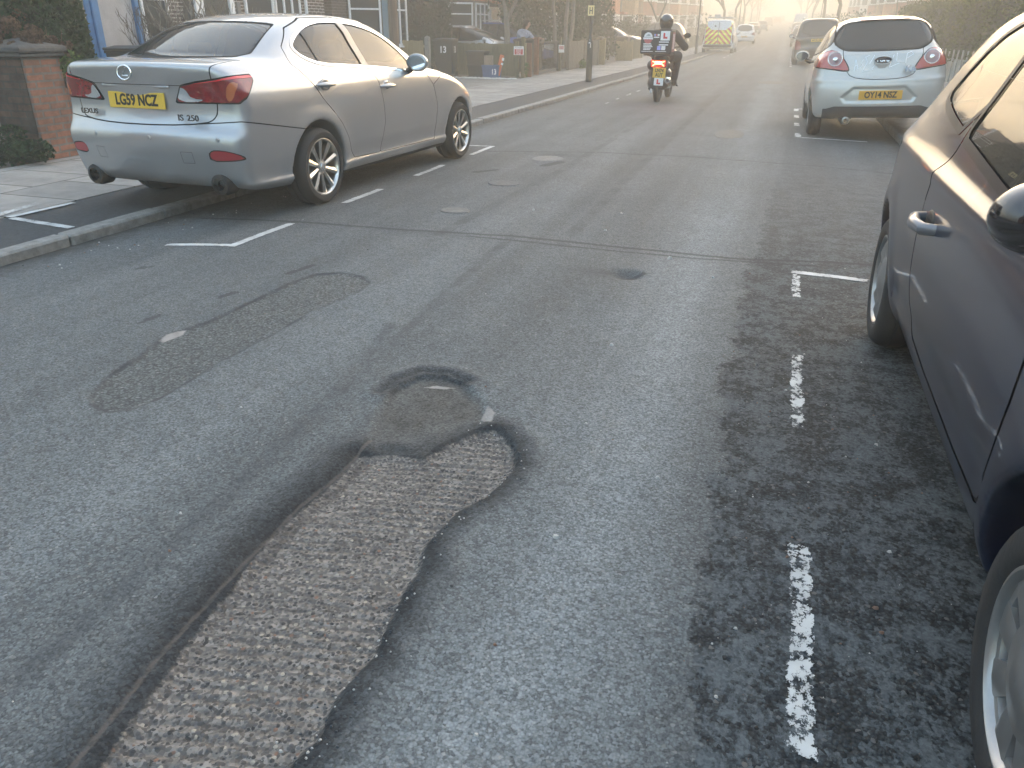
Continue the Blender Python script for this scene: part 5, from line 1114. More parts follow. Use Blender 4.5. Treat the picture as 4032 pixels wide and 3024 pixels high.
def scooter():
    root = empty('motor_scooter', (-2.45, 16.80, float(zr_v(16.8))), -.02, 'black learner scooter with a lit red tail lamp and a big delivery box', 'scooter')
    for y, r in ((0, .255), (1.36, .27)):
        w = empty('wheel', (0, y, r), 0, parent=root); m = MB(); wd = .065 if y == 0 else .055
        m.lathe([(r*.62, -wd*.7), (r*.8, -wd), (r*.94, -wd*.8), (r, -wd*.3), (r, wd*.3), (r*.94, wd*.8), (r*.8, wd), (r*.62, wd*.7)], 32, 'x'); m.build('tyre', RUBBER, w, True)
        m = MB(); m.lathe([(r*.64, -wd*.7), (r*.5, -.02), (.03, -.04), (.03, .04), (r*.5, .02), (r*.64, wd*.7)], 24, 'x'); m.build('rim', DARKMETAL, w, True)
    # bodywork
    blob('body', [((0, .0, .62), (0, .75, .66), .15, .17), ((-.13, -.12, .70), (.13, -.12, .70), .10, .10), ((-.10, .1, .52), (.10, .1, .52), .14, .14), ((-.09, .0, .36), (.09, .0, .36), .13, .13), ((0, .5, .34), (0, 1.0, .30), .14, .12), ((-.14, 1.1, .45), (-.10, 1.16, .85), .09, .10), ((.14, 1.1, .45), (.10, 1.16, .85), .09, .10), ((0, 1.15, .5), (0, 1.12, .95), .12, .10), ((0, 1.1, .9), (0, 1.36, .5), .08, .09)], .06, .022, SC_BLK, root)
    blob('seat', [((0, .02, .80), (0, .5, .80), .12, .13), ((-.08, .1, .80), (-.08, .45, .8), .08, .08), ((.08, .1, .80), (.08, .45, .8), .08, .08)], .05, .022, P('vinyl', (.02, .02, .022), .6), root)
    m = MB(); m.tube([(-.34, .92, 1.03), (-.2, 1.02, 1.02), (0, 1.08, 1.0), (.2, 1.02, 1.02), (.34, .92, 1.03)], .014, 8)
    for s in (-1, 1): m.tube([(s*.24, 1.0, 1.03), (s*.33, 1.0, 1.2)], .007, 6); m.ball((s*.36, 1.0, 1.24), (.075, .02, .05), 12, 6)
    m.build('handlebar', BLACK, root, True)
    m = MB(); m.tube([(.16, .35, .32), (.20, .05, .36), (.215, -.22, .43)], [.04, .055, .055], 14); m.build('exhaust', DARKMETAL, root, True)
    m = MB(); m.at((.217, -.235, .432)); m.lathe([(.024, -.002), (.030, -.016), (.062, -.012), (.064, .02)], 20, 'y'); m.build('exhaust_tip', CHROME, root, True)
    m = MB(); m.tube([(-.16, .2, .3), (-.17, 0, .25)], .03, 8); m.tube([(.2, .95, .30), (.26, .95, .26)], .02, 6); m.build('stand', DARKMETAL, root, True)
    m = MB(); m.bbx(-.135, -.10, -.14, -.10, .18, .26, .008); m.build('side_reflector', WHITEP, root)
    # carrier, mudguard flap
    m = MB(); m.tube([(-.16, .1, .84), (-.2, -.45, .90)], .012, 6); m.tube([(.16, .1, .84), (.2, -.45, .90)], .012, 6); m.bbx(-.26, .26, -.46, .0, .885, .91, .006); m.build('carrier', BLACK, root)
    m = MB(); m.prism([(-.11, .66), (.13, .66), (.13, .34), (.08, .26), (-.08, .26), (-.11, .34)], -.24, -.215, 'xz'); m.build('mudguard', BLACK, root)
    EM = P('lit_tail', (.6, .05, .01), .4, emit=(1.0, .045, .015), es=7.0); EMW = P('lit_tail_core', (1, .5, .1), .4, emit=(1.0, .30, .05), es=12.0)
    hs = MB(); hs.bbx(-.16, .18, -.225, -.15, .66, .80, .02); hs = hs.build('lamp_housing', REDLENS, root)
    t = MB()
    for p, q in (((-.11, .775), (-.05, .758)), ((.13, .775), (.07, .758)), ((-.105, .69), (-.045, .735)), ((.125, .69), (.065, .735))): t.tube([(p[0], -.232, p[1]), (q[0], -.236, q[1])], .0095, 6)
    t.build('tail_lamp', EM, root, True)
    t = MB(); t.bbx(-.055, .075, -.245, -.225, .728, .770, .008); t.build('brake_lamp', EMW, root)
    p_ = plate(root, 'LN74', (.045, -.26, .565), .05, .255, .185, 'AUT'); p_.rotation_euler = (.02, .04, 0)
    lp = MB(); lp.bbx(-.092, .092, -.003, .003, -.07, .07, .004); lp = lp.build('learner_plate', WHITEP, root); lp.location = (.045, -.262, .400); lp.rotation_euler = (0, .03, 0)
    LR = P('learner_red', (.62, .03, .03), .5)
    def ell(o, w, h, t_, y=-.0055):
        m = MB(); m.prism([(-w/2, h/2), (-w/2+t_, h/2), (-w/2+t_, -h/2+t_), (w/2, -h/2+t_), (w/2, -h/2), (-w/2, -h/2)], y-.001, y+.001, 'xz'); return m.build('letter_l', LR, o)
    ell(lp, .075, .095, .032)
    # delivery box with its stickers
    b = MB(); b.bbx(-.30, .30, -.5, -.02, .915, 1.335, .018); box = b.build('delivery_box', P('box_black', (.016, .014, .018), .6, var=.2), root); box.location = (-.025, 0, 0)
    Y = -.503
    def stick(name, mat, x0, x1, z0, z1): m = MB(); m.bbx(x0, x1, Y-.001, Y+.001, z0, z1, .0006); return m.build(name, mat, box)
    ST = P('sticker_white', (.72, .72, .74), .5); SR = P('sticker_red', (.45, .10, .10), .5); SB = P('sticker_blue', (.30, .34, .75), .5)
    m = MB(); n = 24; m.prism([(-.155+.082*cos(pi*i/n), 1.215+.082*sin(pi*i/n)) for i in range(n+1)], Y-.001, Y+.001, 'xz'); m.build('round_logo', ST, box)
    m = MB(); m.prism([(-.155+.078*cos(-pi*i/n), 1.175+.078*sin(-pi*i/n)) for i in range(n+1)], Y-.001, Y+.001, 'xz'); m.build('round_logo', SR, box)
    stick('logo_band', ST, -.25, -.06, 1.172, 1.208); m = MB(); m.prism([(-.20, 1.235), (-.16, 1.265), (-.12, 1.255), (-.11, 1.235)], Y-.003, Y-.001, 'xz'); m.build('logo_emblem', P('sticker_grey', (.25, .3, .32), .5), box)
    lq = stick('learner_plate', WHITEP, .085, .262, 1.155, 1.332-.012); o = ell(lq, .078, .10, .034, Y-.003); o.location = (.175, 0, 1.237)
    for i, (x0, x1, z0, z1, mt) in enumerate(((-.04, -.012, 1.235, 1.268, SB), (-.008, .02, 1.235, 1.268, SR), (.024, .062, 1.235, 1.268, ST), (-.045, .06, 1.20, 1.222, ST), (.06, .25, 1.118, 1.138, ST), (.06, .24, 1.068, 1.09, ST), (.03, .10, .985, 1.06, SB), (.11, .19, .985, 1.06, ST),
            (-.24, -.09, 1.088, 1.104, ST), (-.24, -.075, 1.062, 1.078, ST), (-.24, -.06, 1.036, 1.052, ST), (-.24, -.09, 1.010, 1.026, ST), (-.24, -.10, .985, 1.0, ST), (-.27, -.05, .955, .965, ST), (.0, .21, .955, .965, ST))): stick('sticker', mt, x0, x1, z0, z1)
    m = MB(); m.bbx(.300, .302, -.40, -.10, .95, 1.30, .0008); m.build('side_panel', P('side_panel_red', (.30, .10, .09), .5), box)
    for y in (-.34, -.22): m = MB(); m.bbx(.3025, .304, y, y+.06, 1.0, 1.27, .0005); m.build('sticker', ST, box)
    # the rider
    r = empty('person', (-2.44, 17.02, float(zr_v(17))), 0, 'rider in a black helmet and dark padded jacket sitting on the scooter, seen from behind', 'person')
    CL = P('dark_jacket', (.035, .031, .030), .85, var=.25, vscale=9); TR = P('dark_trousers', (.028, .029, .034), .9); SK = P('skin', (.42, .26, .19), .6)
    body = [((-.10, .10, .88), (.10, .10, .88), .135, .135), ((0, .10, .95), (0, .16, 1.22), .165, .175), ((-.13, .16, 1.24), (.13, .16, 1.24), .105, .105), ((0, .17, 1.28), (0, .19, 1.42), .075, .06), ((0, .2, 1.44), (0, .2, 1.52), .085, .09)]
    for s in (-1, 1):
        body += [((s*.20, .15, 1.26), (s*.40, .24, 1.03), .085, .068), ((s*.40, .24, 1.03), (s*.35, .66, 1.03), .066, .045), ((s*.35, .66, 1.03), (s*.335, .74, 1.035), .042, .036)]
        body += [((s*.335, .75, 1.05), (s*.30, .80, 1.045), .012, .010), ((s*.345, .75, 1.03), (s*.33, .815, 1.02), .011, .009), ((s*.31, .745, 1.05), (s*.275, .79, 1.05), .012, .010), ((s*.36, .74, 1.03), (s*.355, .81, 1.03), .011, .009), ((s*.315, .74, 1.02), (s*.28, .77, 1.0), .012, .010)]
        body += [((s*.11, .12, .86), (s*.23, .60, .84), .115, .085), ((s*.23, .60, .84), (s*.20, .62, .42), .08, .056), ((s*.20, .62, .40), (s*.20, .60, .33), .05, .05), ((s*.20, .58, .32), (s*.21, .80, .30), .048, .036)]
    blob('body', body, .035, .014, CL, r)
    hm = blob('helmet', [((0, .17, 1.50), (0, .21, 1.50), .135, .135), ((0, .19, 1.43), (0, .25, 1.41), .115, .10)], .05, .014, P('helmet_black', (.018, .018, .02), .25, coat=1.0), r)
    m = MB(); m.bbx(-.095, .095, .30, .335, 1.46, 1.54, .02); m.build('visor', GLASSD, hm, True)
    blob('trousers', [x for s in (-1, 1) for x in (((s*.11, .12, .86), (s*.23, .60, .845), .121, .091), ((s*.23, .60, .845), (s*.20, .62, .42), .087, .064))], .03, .018, TR, r)
scooter()
def gate_person():
    r = empty('person', (-8.35, 26.0, .03), .0, 'dark-haired person in a pale patterned top leaning over the dark metal gate', 'person')
    TOP = P('patterned_top', (.30, .34, .44), .9, var=.5, vscale=28); SK = P('skin', (.42, .26, .19), .6); HR = P('dark_hair', (.025, .018, .014), .7)
    segs = [((-.10, 0, .85), (.10, 0, .85), .12, .12), ((0, 0, .92), (.10, .02, 1.20), .15, .16), ((.0, -.02, 1.24), (.2, .06, 1.22), .09, .09), ((.13, .02, 1.30), (.20, .02, 1.40), .055, .052), ((.22, .01, 1.46), (.24, .01, 1.52), .085, .09),
            ((.0, -.14, 1.20), (.22, -.2, 1.0), .065, .05), ((.22, -.2, 1.0), (.50, -.12, 1.06), .048, .034), ((.22, .2, 1.22), (.42, .24, 1.0), .065, .05), ((.42, .24, 1.0), (.62, .15, 1.08), .048, .034)]
    for bx_, by in ((.50, -.12), (.62, .15)):
        segs += [((bx_, by, 1.07), (bx_+.06, by, 1.07), .034, .030)]
        for i, (dy, l) in enumerate(((-.03, .055), (-.01, .07), (.01, .065), (.03, .05))): segs += [((bx_+.07, by+dy, 1.075), (bx_+.07+l*.7, by+dy*1.15, 1.07), .009, .008), ((bx_+.07+l*.7, by+dy*1.15, 1.07), (bx_+.07+l, by+dy*1.15, 1.05), .008, .007)]
        segs += [((bx_+.03, by-.035, 1.07), (bx_+.075, by-.065, 1.06), .011, .009)]
    for s in (-1, 1): segs += [((s*.09, 0, .85), (s*.10, .02, .47), .10, .07), ((s*.10, .02, .47), (s*.10, .0, .08), .065, .045), ((s*.10, .0, .05), (s*.10+.15, .0, .04), .045, .035)]
    segs += [((.31, .01, 1.49), (.335, .01, 1.475), .015, .012), ((.23, -.095, 1.49), (.23, -.105, 1.50), .018, .014), ((.23, .115, 1.49), (.23, .125, 1.50), .018, .014)]
    blob('body', segs, .02, .012, SK, r)
    blob('top', [((0, 0, .90), (.10, .02, 1.20), .165, .178), ((.0, -.02, 1.24), (.2, .06, 1.22), .105, .105), ((.0, -.14, 1.20), (.20, -.19, 1.02), .082, .068), ((.22, .2, 1.22), (.40, .23, 1.02), .082, .068)], .03, .018, TOP, r)
    blob('hair', [((.19, .01, 1.53), (.22, .01, 1.55), .105, .10), ((.15, .01, 1.46), (.13, .01, 1.36), .08, .07), ((.2, -.06, 1.50), (.2, .08, 1.50), .07, .07)], .03, .016, HR, r)
    m = MB(); 
    for s in (-1, 1): m.ball((.318, .01+s*.035, 1.515), (.010, .014, .009), 8, 6)
    m.build('eyes', P('eye_dark', (.02, .015, .012), .2), r, True)
    r.scale = (.98, .98, .98)
    blob('trousers', [x for s in (-1, 1) for x in (((s*.09, 0, .86), (s*.10, .02, .47), .108, .078), ((s*.10, .02, .47), (s*.10, .0, .10), .073, .055))], .03, .02, P('dark_trousers', (.028, .029, .034), .9), r)
gate_person()
# ------------------------------------------------------------------ walls, fences, bins, posts on the left pavement
def brick_mat(name, c1, c2, mortar, w=.225, h=.075, ms=.010, var=.5, bumpd=.006):
    if name in _mats: return _mats[name]
    m = bpy.data.materials.new(name); m.use_nodes = True; nt = m.node_tree; b = nt.nodes["Principled BSDF"]; L = nt.links.new; N = nt.nodes.new
    tc = N('ShaderNodeTexCoord'); sp = N('ShaderNodeSeparateXYZ'); L(tc.outputs['Object'], sp.inputs[0]); ad = N('ShaderNodeMath'); ad.operation = 'ADD'; L(sp.outputs[0], ad.inputs[0]); L(sp.outputs[1], ad.inputs[1])
    cb = N('ShaderNodeCombineXYZ'); L(ad.outputs[0], cb.inputs[0]); L(sp.outputs[2], cb.inputs[1])
    nz = N('ShaderNodeTexNoise'); nz.inputs['Scale'].default_value = 9; L(tc.outputs['Object'], nz.inputs['Vector'])
    va = N('ShaderNodeVectorMath'); va.operation = 'SCALE'; va.inputs['Scale'].default_value = .012; L(nz.outputs['Color'], va.inputs[0]); vb = N('ShaderNodeVectorMath'); L(cb.outputs[0], vb.inputs[0]); L(va.outputs[0], vb.inputs[1])
    br = N('ShaderNodeTexBrick'); br.inputs['Scale'].default_value = 1; br.inputs['Brick Width'].default_value = w; br.inputs['Row Height'].default_value = h; br.inputs['Mortar Size'].default_value = ms; br.inputs['Mortar Smooth'].default_value = .15; br.inputs['Bias'].default_value = -.1
    br.inputs['Color1'].default_value = (*c1, 1); br.inputs['Color2'].default_value = (*c2, 1); br.inputs['Mortar'].default_value = (*mortar, 1); L(vb.outputs[0], br.inputs['Vector'])
    n = N('ShaderNodeTexNoise'); n.inputs['Scale'].default_value = 5; n.inputs['Detail'].default_value = 7; n.inputs['Roughness'].default_value = .7; L(tc.outputs['Object'], n.inputs['Vector'])
    mr = N('ShaderNodeMapRange'); mr.inputs[1].default_value = .3; mr.inputs[2].default_value = .7; mr.inputs[3].default_value = 1-var; mr.inputs[4].default_value = 1+var*.6; L(n.outputs[0], mr.inputs[0])
    sc = N('ShaderNodeVectorMath'); sc.operation = 'SCALE'; L(br.outputs[0], sc.inputs[0]); L(mr.outputs[0], sc.inputs['Scale']); L(sc.outputs[0], b.inputs['Base Color']); b.inputs['Roughness'].default_value = .9
    bp = N('ShaderNodeBump'); bp.invert = True; bp.inputs['Distance'].default_value = bumpd; L(br.outputs['Fac'], bp.inputs['Height']); L(bp.outputs[0], b.inputs['Normal']); _mats[name] = m; return m
OLDBRICK = brick_mat('old_red_brick', (.27, .115, .072), (.18, .09, .062), (.15, .135, .12), .215, .072, .012)
DARKBRICK = brick_mat('dark_brick', (.105, .058, .042), (.030, .026, .024), (.045, .042, .038), .215, .072, .010, .95)
COPE = P('coping_stone', (.075, .075, .075), .9, var=.4, vscale=9, bump=.4)
TIMB = P('mossy_timber', (.115, .105, .060), .9, var=.45, vscale=4, stretch=(14, 14, 1.2), bump=.3, bscale=20); NEWT = P('pale_timber', (.30, .235, .13), .85, var=.3, vscale=4, stretch=(14, 14, 1.2), bump=.2)
CONC = P('concrete', (.27, .265, .25), .9, var=.25, vscale=10, bump=.3)
IRON = P('dark_ironwork', (.016, .017, .018), .55)
BINP = P('bin_plastic', (.020, .022, .024), .55, var=.25, vscale=5); BINB = P('blue_crate', (.045, .10, .22), .55, var=.2)
def gate_pillar():
    r = empty('gate_pillar', (-7.38, 6.46, .03), 0, 'squat brick gate pillar with a dark stone cap, black with soot on its near face', 'pillar')
    m = MB(); m.bbx(-.52, 0, .012, .47, -.1, 1.02, .012); m.build('shaft', OLDBRICK, r)
    m = MB(); m.bx(-.515, -.03, .0, .012, -.1, 1.015); m.build('dark_face', DARKBRICK, r)  # near face clad in a darker, patchier brick tone
    m = MB(); m.bbx(-.56, .04, -.05, .51, 1.02, 1.06, .01); m.bbx(-.58, .065, -.075, .535, 1.06, 1.12, .015); m.add([(-.57, -.065, 1.12), (.055, -.065, 1.12), (.055, .525, 1.12), (-.57, .525, 1.12), (-.26, .23, 1.20)], [(0, 1, 4), (1, 2, 4), (2, 3, 4), (3, 0, 4)]); m.build('cap', COPE, r)
    w = empty('garden_wall', (-7.40, 6.94, .03), 0, 'low old brick garden wall with a stone coping running on from the pillar', 'wall')
    m = MB(); m.bbx(-.23, 0, 0, 3.2, -.1, .70, .008); m.build('brickwork', OLDBRICK, w); m = MB(); m.bbx(-.26, .035, 0, 3.25, .70, .78, .015); m.build('coping', COPE, w)
gate_pillar()
def blue_gate():
    r = empty('garden_gate', (-10.0, 10.02, .03), 0, 'blue timber door frame with a pale grey panel behind the bare shrub', 'gate')
    BP = P('blue_gloss', (.028, .17, .40), .4, var=.2, vscale=5)
    m = MB(); m.bbx(-.12, .02, 0, .10, 0, 2.6, .01); m.bbx(-.12, .05, .10, .20, 0, 2.6, .012); m.bbx(-.12, .02, .20, .27, 0, 2.6, .01); m.build('post', BP, r); m = MB(); m.bbx(-.12, .03, 1.0, 1.09, 0, 2.6, .01); m.build('post', BP, r)
    m = MB(); m.bbx(-.12, .0, -.035, 0, 0, 2.6, .006); m.build('edge_trim', P('weathered_trim', (.4, .33, .24), .8), r)
    m = MB(); m.bbx(-.10, -.03, .27, 1.0, 0, 2.0, .005); m.build('panel', P('grey_render', (.36, .36, .37), .9, var=.12, vscale=4), r); m = MB(); m.bbx(-.13, -.01, .27, 1.0, 2.0, 2.05, .005); m.build('rail', P('white_trim', (.7, .7, .7), .6), r)
blue_gate()
def wheelie_bin(x, y, num=None, label='', grp=None, rz=0.0, mat=None, h=1.07, w=.58, d=.66):
    r = empty('wheelie_bin', (x, y, .03), rz, label, 'bin', grp); mat = mat or BINP; a, b = w*.42, w*.5
    m = MB(); V = []
    for z, k in ((.06, .80), (.55, .9), (h-.12, .985), (h-.07, 1.0)):
        for sx, sy in ((-1, -1), (1, -1), (1, 1), (-1, 1)): V.append((sx*b*k, sy*d*.5*k, z))
    F = [(0, 3, 2, 1)]
    for j in range(3):
        for i in range(4): k = (i+1) % 4; F.append((j*4+i, j*4+k, j*4+4+k, j*4+4+i))
    m.add(V, F); m.bbx(-b-.015, b+.015, -d*.5-.015, d*.5+.015, h-.10, h-.065, .008); m.build('body', mat, r)
    m = MB(); m.bbx(-b-.02, b+.02, -d*.5-.03, d*.5-.02, h-.063, h-.025, .012); m.add([(-b, -d*.5, h-.03), (b, -d*.5, h-.03), (b, d*.4, h-.03), (-b, d*.4, h-.03), (-b*.7, -d*.35, h), (b*.7, -d*.35, h), (b*.7, d*.3, h), (-b*.7, d*.3, h)], [(0, 1, 5, 4), (1, 2, 6, 5), (2, 3, 7, 6), (3, 0, 4, 7), (4, 5, 6, 7)]); m.build('lid', mat, r)
    m = MB(); m.cyl((-b*.8, d*.5+.03, h-.06), (b*.8, d*.5+.03, h-.06), .016); m.build('handle', mat, r)
    for s in (-1, 1): m = MB(); m.cyl((s*b*.70, d*.36, .07), (s*b*.95, d*.36, .07), .10, n=18); m.build('wheel', RUBBER, r, True)
    if num:
        for (px, rzz) in ((0, 0),): text_obj('bin_number', num, .25, WHITEP, r, (-.0, -d*.5-.004, h*.70), (pi/2-.03, 0, 0), .9, .001, .006)
        text_obj('bin_number', num, .25, WHITEP, r, (b+.006, -.08, h*.70), (pi/2, 0, pi/2), .9, .001, .006)
    return r
wheelie_bin(-8.85, 9.7, None, 'black wheelie bin whose lid just shows past the silver saloon, by the grey panel')
wheelie_bin(-9.85, 23.35, '13', 'tall black wheelie bin painted 13 standing by the end of the mossy fence', None, .12)
def crates():
    G = 'black recycling boxes stacked by the mossy fence'
    def box_(name, loc, w, d, h, mat, label, cat, grp=None, lid=False, rz=0.0):
        r = empty(name, loc, rz, label, cat, grp); m = MB(); a = .86
        V = [(s*w/2*k, t*d/2*k, z) for z, k in ((0, a), (h*.9, .98), (h, 1.0)) for s, t in ((-1, -1), (1, -1), (1, 1), (-1, 1))]; F = [(0, 3, 2, 1)]
        for j in range(2):
            for i in range(4): k = (i+1) % 4; F.append((j*4+i, j*4+k, j*4+4+k, j*4+4+i))
        inn = [(s*(w/2-.02)*k, t*(d/2-.02)*k, z) for z, k in ((h, 1.0), (.03, a)) for s, t in ((-1, -1), (1, -1), (1, 1), (-1, 1))]
        V += inn
        for i in range(4): k = (i+1) % 4; F.append((8+i, 8+k, 12+k, 12+i)); F.append((12+i, 12+k, 16+k, 16+i))
        F.append((16, 17, 18, 19)); m.add(V, F); m.build('tub', mat, r)
        m = MB(); 
        for z0, z1 in ((h-.05, h-.012),): m.bbx(-w/2-.012, w/2+.012, -d/2-.012, -d/2+.01, z0, z1, .004); m.bbx(-w/2-.012, w/2+.012, d/2-.01, d/2+.012, z0, z1, .004); m.bbx(-w/2-.012, -w/2+.01, -d/2+.01, d/2-.01, z0, z1, .004); m.bbx(w/2-.01, w/2+.012, -d/2+.01, d/2-.01, z0, z1, .004)
        m.build('rim', mat, r)
        if lid: m = MB(); m.bbx(-w/2-.02, w/2+.02, -d/2-.02, d/2+.02, h-.008, h+.03, .01); m.build('lid', mat, r)
        return r
    box_('recycling_box', (-8.82, 23.3, .03), .50, .42, .36, BINP, 'black recycling box at the bottom of the stack by the mossy fence', 'box', G)
    box_('recycling_box', (-8.82, 23.3, .392), .56, .46, .34, BINP, 'black lidded recycling box on top of the stack by the mossy fence', 'box', G, True)
    b = box_('recycling_box', (-8.31, 23.15, .03), .50, .40, .36, BINB, 'blue recycling box numbered 13, heaped with cardboard', 'box')
    text_obj('box_number', '13', .21, WHITEP, b, (.13, -.206, .17), (pi/2-.1, 0, 0), .8, .001, .004)
    m = MB(); m.at((-8.42, 23.17, .08), rotz(.2)); m.bbx(-.13, .13, -.07, .07, .06, .56, .006); tag(m.build('cardboard_box', P('cardboard', (.30, .22, .155), .9, var=.15), None), 'brown cardboard box standing in the blue recycling box', 'box')
    m = MB(); m.at((-8.13, 23.15, .10), np.array([[1, 0, .25], [0, 1, 0], [-.25, 0, 1]])); m.bbx(-.05, .05, -.05, .05, .0, .56, .006); o = m.build('carton', P('orange_card', (.62, .14, .05), .7), None); tag(o, 'orange and white carton sticking out of the blue recycling box', 'carton')
    m = MB(); m.bx(-.03, .035, -.0525, -.051, .30, .36); m.bx(-.03, .035, -.0525, -.051, .42, .50); q = m.build('carton_label', WHITEP, o); q.location = (-8.06, 23.15, .10); q.rotation_euler = (0, .25, 0)
    # white pebbles along the fence
    rnd = random.Random(5); m = MB()
    for i in range(420):
        x, y, s = rnd.uniform(-9.9, -7.45), 22.85+rnd.gauss(0, .12), rnd.uniform(.018, .045); m.ball((x, y, .035), (s, s*.8, s*.6), 5, 3)
    tag(m.build('white_pebbles', P('pebble_white', (.55, .54, .5), .85), None), kind='stuff')
crates()
def board_fence(name, p, q, h, mat, label, posts=(), base=.03, bw=.11, cap=False, pm=None):
    """vertical boards from p to q, ends as posts"""
    p = np.array(p, float); q = np.array(q, float); d = q-p; L_ = np.linalg.norm(d); a = atan2(d[1], d[0]); r = empty(name, (p[0], p[1], base), a, label, 'fence'); n = int(L_/bw); rnd = random.Random(n)
    m = MB()
    for i in range(n): dz = rnd.uniform(-.012, .012); dy = rnd.uniform(-.004, .004); m.bbx(i*bw+.002, (i+1)*bw+.012, -.012+dy+(i % 2)*.010, .006+dy+(i % 2)*.010, .03, h+dz, .003)
    m.build('boards', mat, r)
    m = MB()
    for z in (.25, h-.2): m.bbx(0, L_, .022, .06, z, z+.08, .005)
    m.build('rails', mat, r)
    for t in posts: m = MB(); m.bbx(t-.05, t+.05, -.05, .06, -.05, h+.06, .008); m.build('post', pm or mat, r)
    return r
board_fence('board_fence', (-10.0, 23.85), (-7.72, 23.85), .93, TIMB, 'low mossy board fence behind the bins and the pale pebbles', (.02, 2.24))
m = MB(); m.bbx(-.075, .075, -.075, .075, 0, 1.08, .012); m.add([(-.075, -.075, 1.08), (.075, -.075, 1.08), (.075, .075, 1.08), (-.075, .075, 1.08), (0, 0, 1.13)], [(0, 1, 4), (1, 2, 4), (2, 3, 4), (3, 0, 4)]); o = m.build('concrete_post', CONC, None); o.location = (-10.72, 23.95, .03); tag(o, 'pale concrete post with a pointed top at the end of the new timber fence', 'post')
board_fence('board_fence', (-14.2, 24.0), (-10.80, 24.0), .98, NEWT, 'new yellowish board fence left of the concrete post', (0.02,))
m = MB(); m.bbx(-14.2, -10.82, 23.93, 23.985, .70, .74, .006); 
def no_parking():
    r = empty('timber_post', (-7.56, 23.84, .03), 0, 'thick timber post at the road end of the mossy fence', 'post'); m = MB(); m.bbx(-.05, .05, -.05, .05, -.05, 1.12, .01); m.build('upright', TIMB, r); m = MB(); m.bbx(.06, .10, -.045, .045, -.05, .95, .01); m.build('batten', NEWT, r); m = MB(); m.bbx(.11, .26, -.03, .03, -.05, .95, .01); m.build('end_board', P('redwood', (.16, .075, .045), .85, var=.3), r)
    s = empty('warning_sign', (-7.665, 23.72, .77), 0, 'small white and red no parking sign on the mossy fence', 'sign'); m = MB(); m.bbx(-.155, .155, -.004, .004, -.12, .12, .002); m.build('board', WHITEP, s); R_ = P('sign_red', (.55, .05, .06), .5)
    m = MB(); m.bbx(-.13, .13, -.007, -.0045, -.105, .045, .001); m.build('red_panel', R_, s); text_obj('sign_text', 'NO PARKING', .052, P('sign_grey', (.35, .3, .32), .5), s, (0, -.006, .082), REAR, .75, .0005, .001)
    for i, t in enumerate(('PLEASE KEEP', 'DRIVEWAY', 'CLEAR AT', 'ALL TIMES')): text_obj('sign_text', t, .040, WHITEP, s, (0, -.009, .022-i*.036), REAR, .8, .0005, .0008)
no_parking()
def side_gate():
    r = empty('metal_gate', (-7.62, 25.5, .03), 0, 'dark metal bar gate standing across the drive behind the sign post', 'gate')
    m = MB(); m.bbx(-.02, .02, 0, .04, 0, 1.0, .006); m.bbx(-.02, .02, 2.5, 2.54, 0, 1.0, .006); m.bbx(-.02, .02, .04, 2.5, .92, .97, .006); m.bbx(-.02, .02, .04, 2.5, .08, .12, .006); m.build('frame', IRON, r)
    m = MB()
    for i in range(16): m.bbx(-.010, .010, .12+i*.15, .14+i*.15, .12, .92, .003)
    m.build('bars', IRON, r)
    for y, l in ((25.42, 'rust-brown post that carries the metal gate on its near side'), (28.15, 'dark timber post on the far side of the metal gate')): m = MB(); m.bbx(-.07, .07, -.07, .07, -.05, 1.1, .01); o = m.build('gate_post', P('redwood', (.16, .075, .045), .85, var=.3) if y < 26 else TIMB, None); o.location = (-7.62, y, .03); tag(o, l, 'post')
    wheelie_bin(-8.15, 25.95, None, 'black wheelie bin standing just behind the metal gate', None, pi/2); wheelie_bin(-8.2, 26.9, '15', 'black wheelie bin numbered 15 behind the metal gate', None, pi/2+.1)
    m = MB(); m.bbx(-.10, .10, -.003, .003, -.12, .12, .001); o = m.build('warning_sign', WHITEP, None); o.location = (-7.50, 28.0, .75); tag(o, 'small white notice on the far post of the metal gate', 'sign'); m = MB(); m.bbx(-.08, .08, -.005, -.0035, -.02, .09, .0005); q = m.build('notice_print', P('notice_pink', (.55, .3, .3), .6), o)
side_gate()
board_fence('board_fence', (-7.42, 28.6), (-7.42, 33.4), .95, P('grey_timber', (.14, .125, .10), .9, var=.4, vscale=4, stretch=(14, 14, 1.2)), 'weathered fence along the pavement beyond the metal gate', (0.05, 2.4, 4.75))
board_fence('board_fence', (-8.2, 33.6), (-7.2, 33.6), .95, NEWT, 'short pale timber panel facing us beyond the metal gate', (1.0,), pm=NEWT)
board_fence('board_fence', (-7.72, 38.6), (-6.98, 38.6), .86, NEWT, 'short brown timber panel by the drive of the dark blue car', (.42, .74), pm=NEWT)
wheelie_bin(-7.75, 34.6, None, 'black wheelie bin beside the short pale timber panel'); wheelie_bin(-8.5, 39.3, None, 'black wheelie bin left of the short brown timber panel', None, .0); wheelie_bin(-7.6, 39.5, None, 'brown garden waste bin behind the short brown timber panel', None, 0, P('bin_brown', (.10, .07, .05), .6))
board_fence('board_fence', (-7.3, 40.2), (-7.3, 43.4), .9, TIMB, 'mossy fence beyond the brown garden waste bin', (.05, 3.1)); board_fence('board_fence', (-7.3, 56), (-7.3, 74), .95, TIMB, 'long dark fence past the black car near the second lamp column', (.05, 6, 12, 17.9))
wall = empty('garden_wall', (-7.5, 47.4, .06), 0, 'low dark brick front wall beyond the drive of the dark blue car', 'wall'); m = MB(); m.bbx(-.2, 0, 0, 4.0, -.1, .75, .01); m.build('brickwork', DARKBRICK, wall); m = MB(); m.bbx(-.23, .03, -.03, 4.03, .75, .80, .01); m.build('coping', COPE, wall)
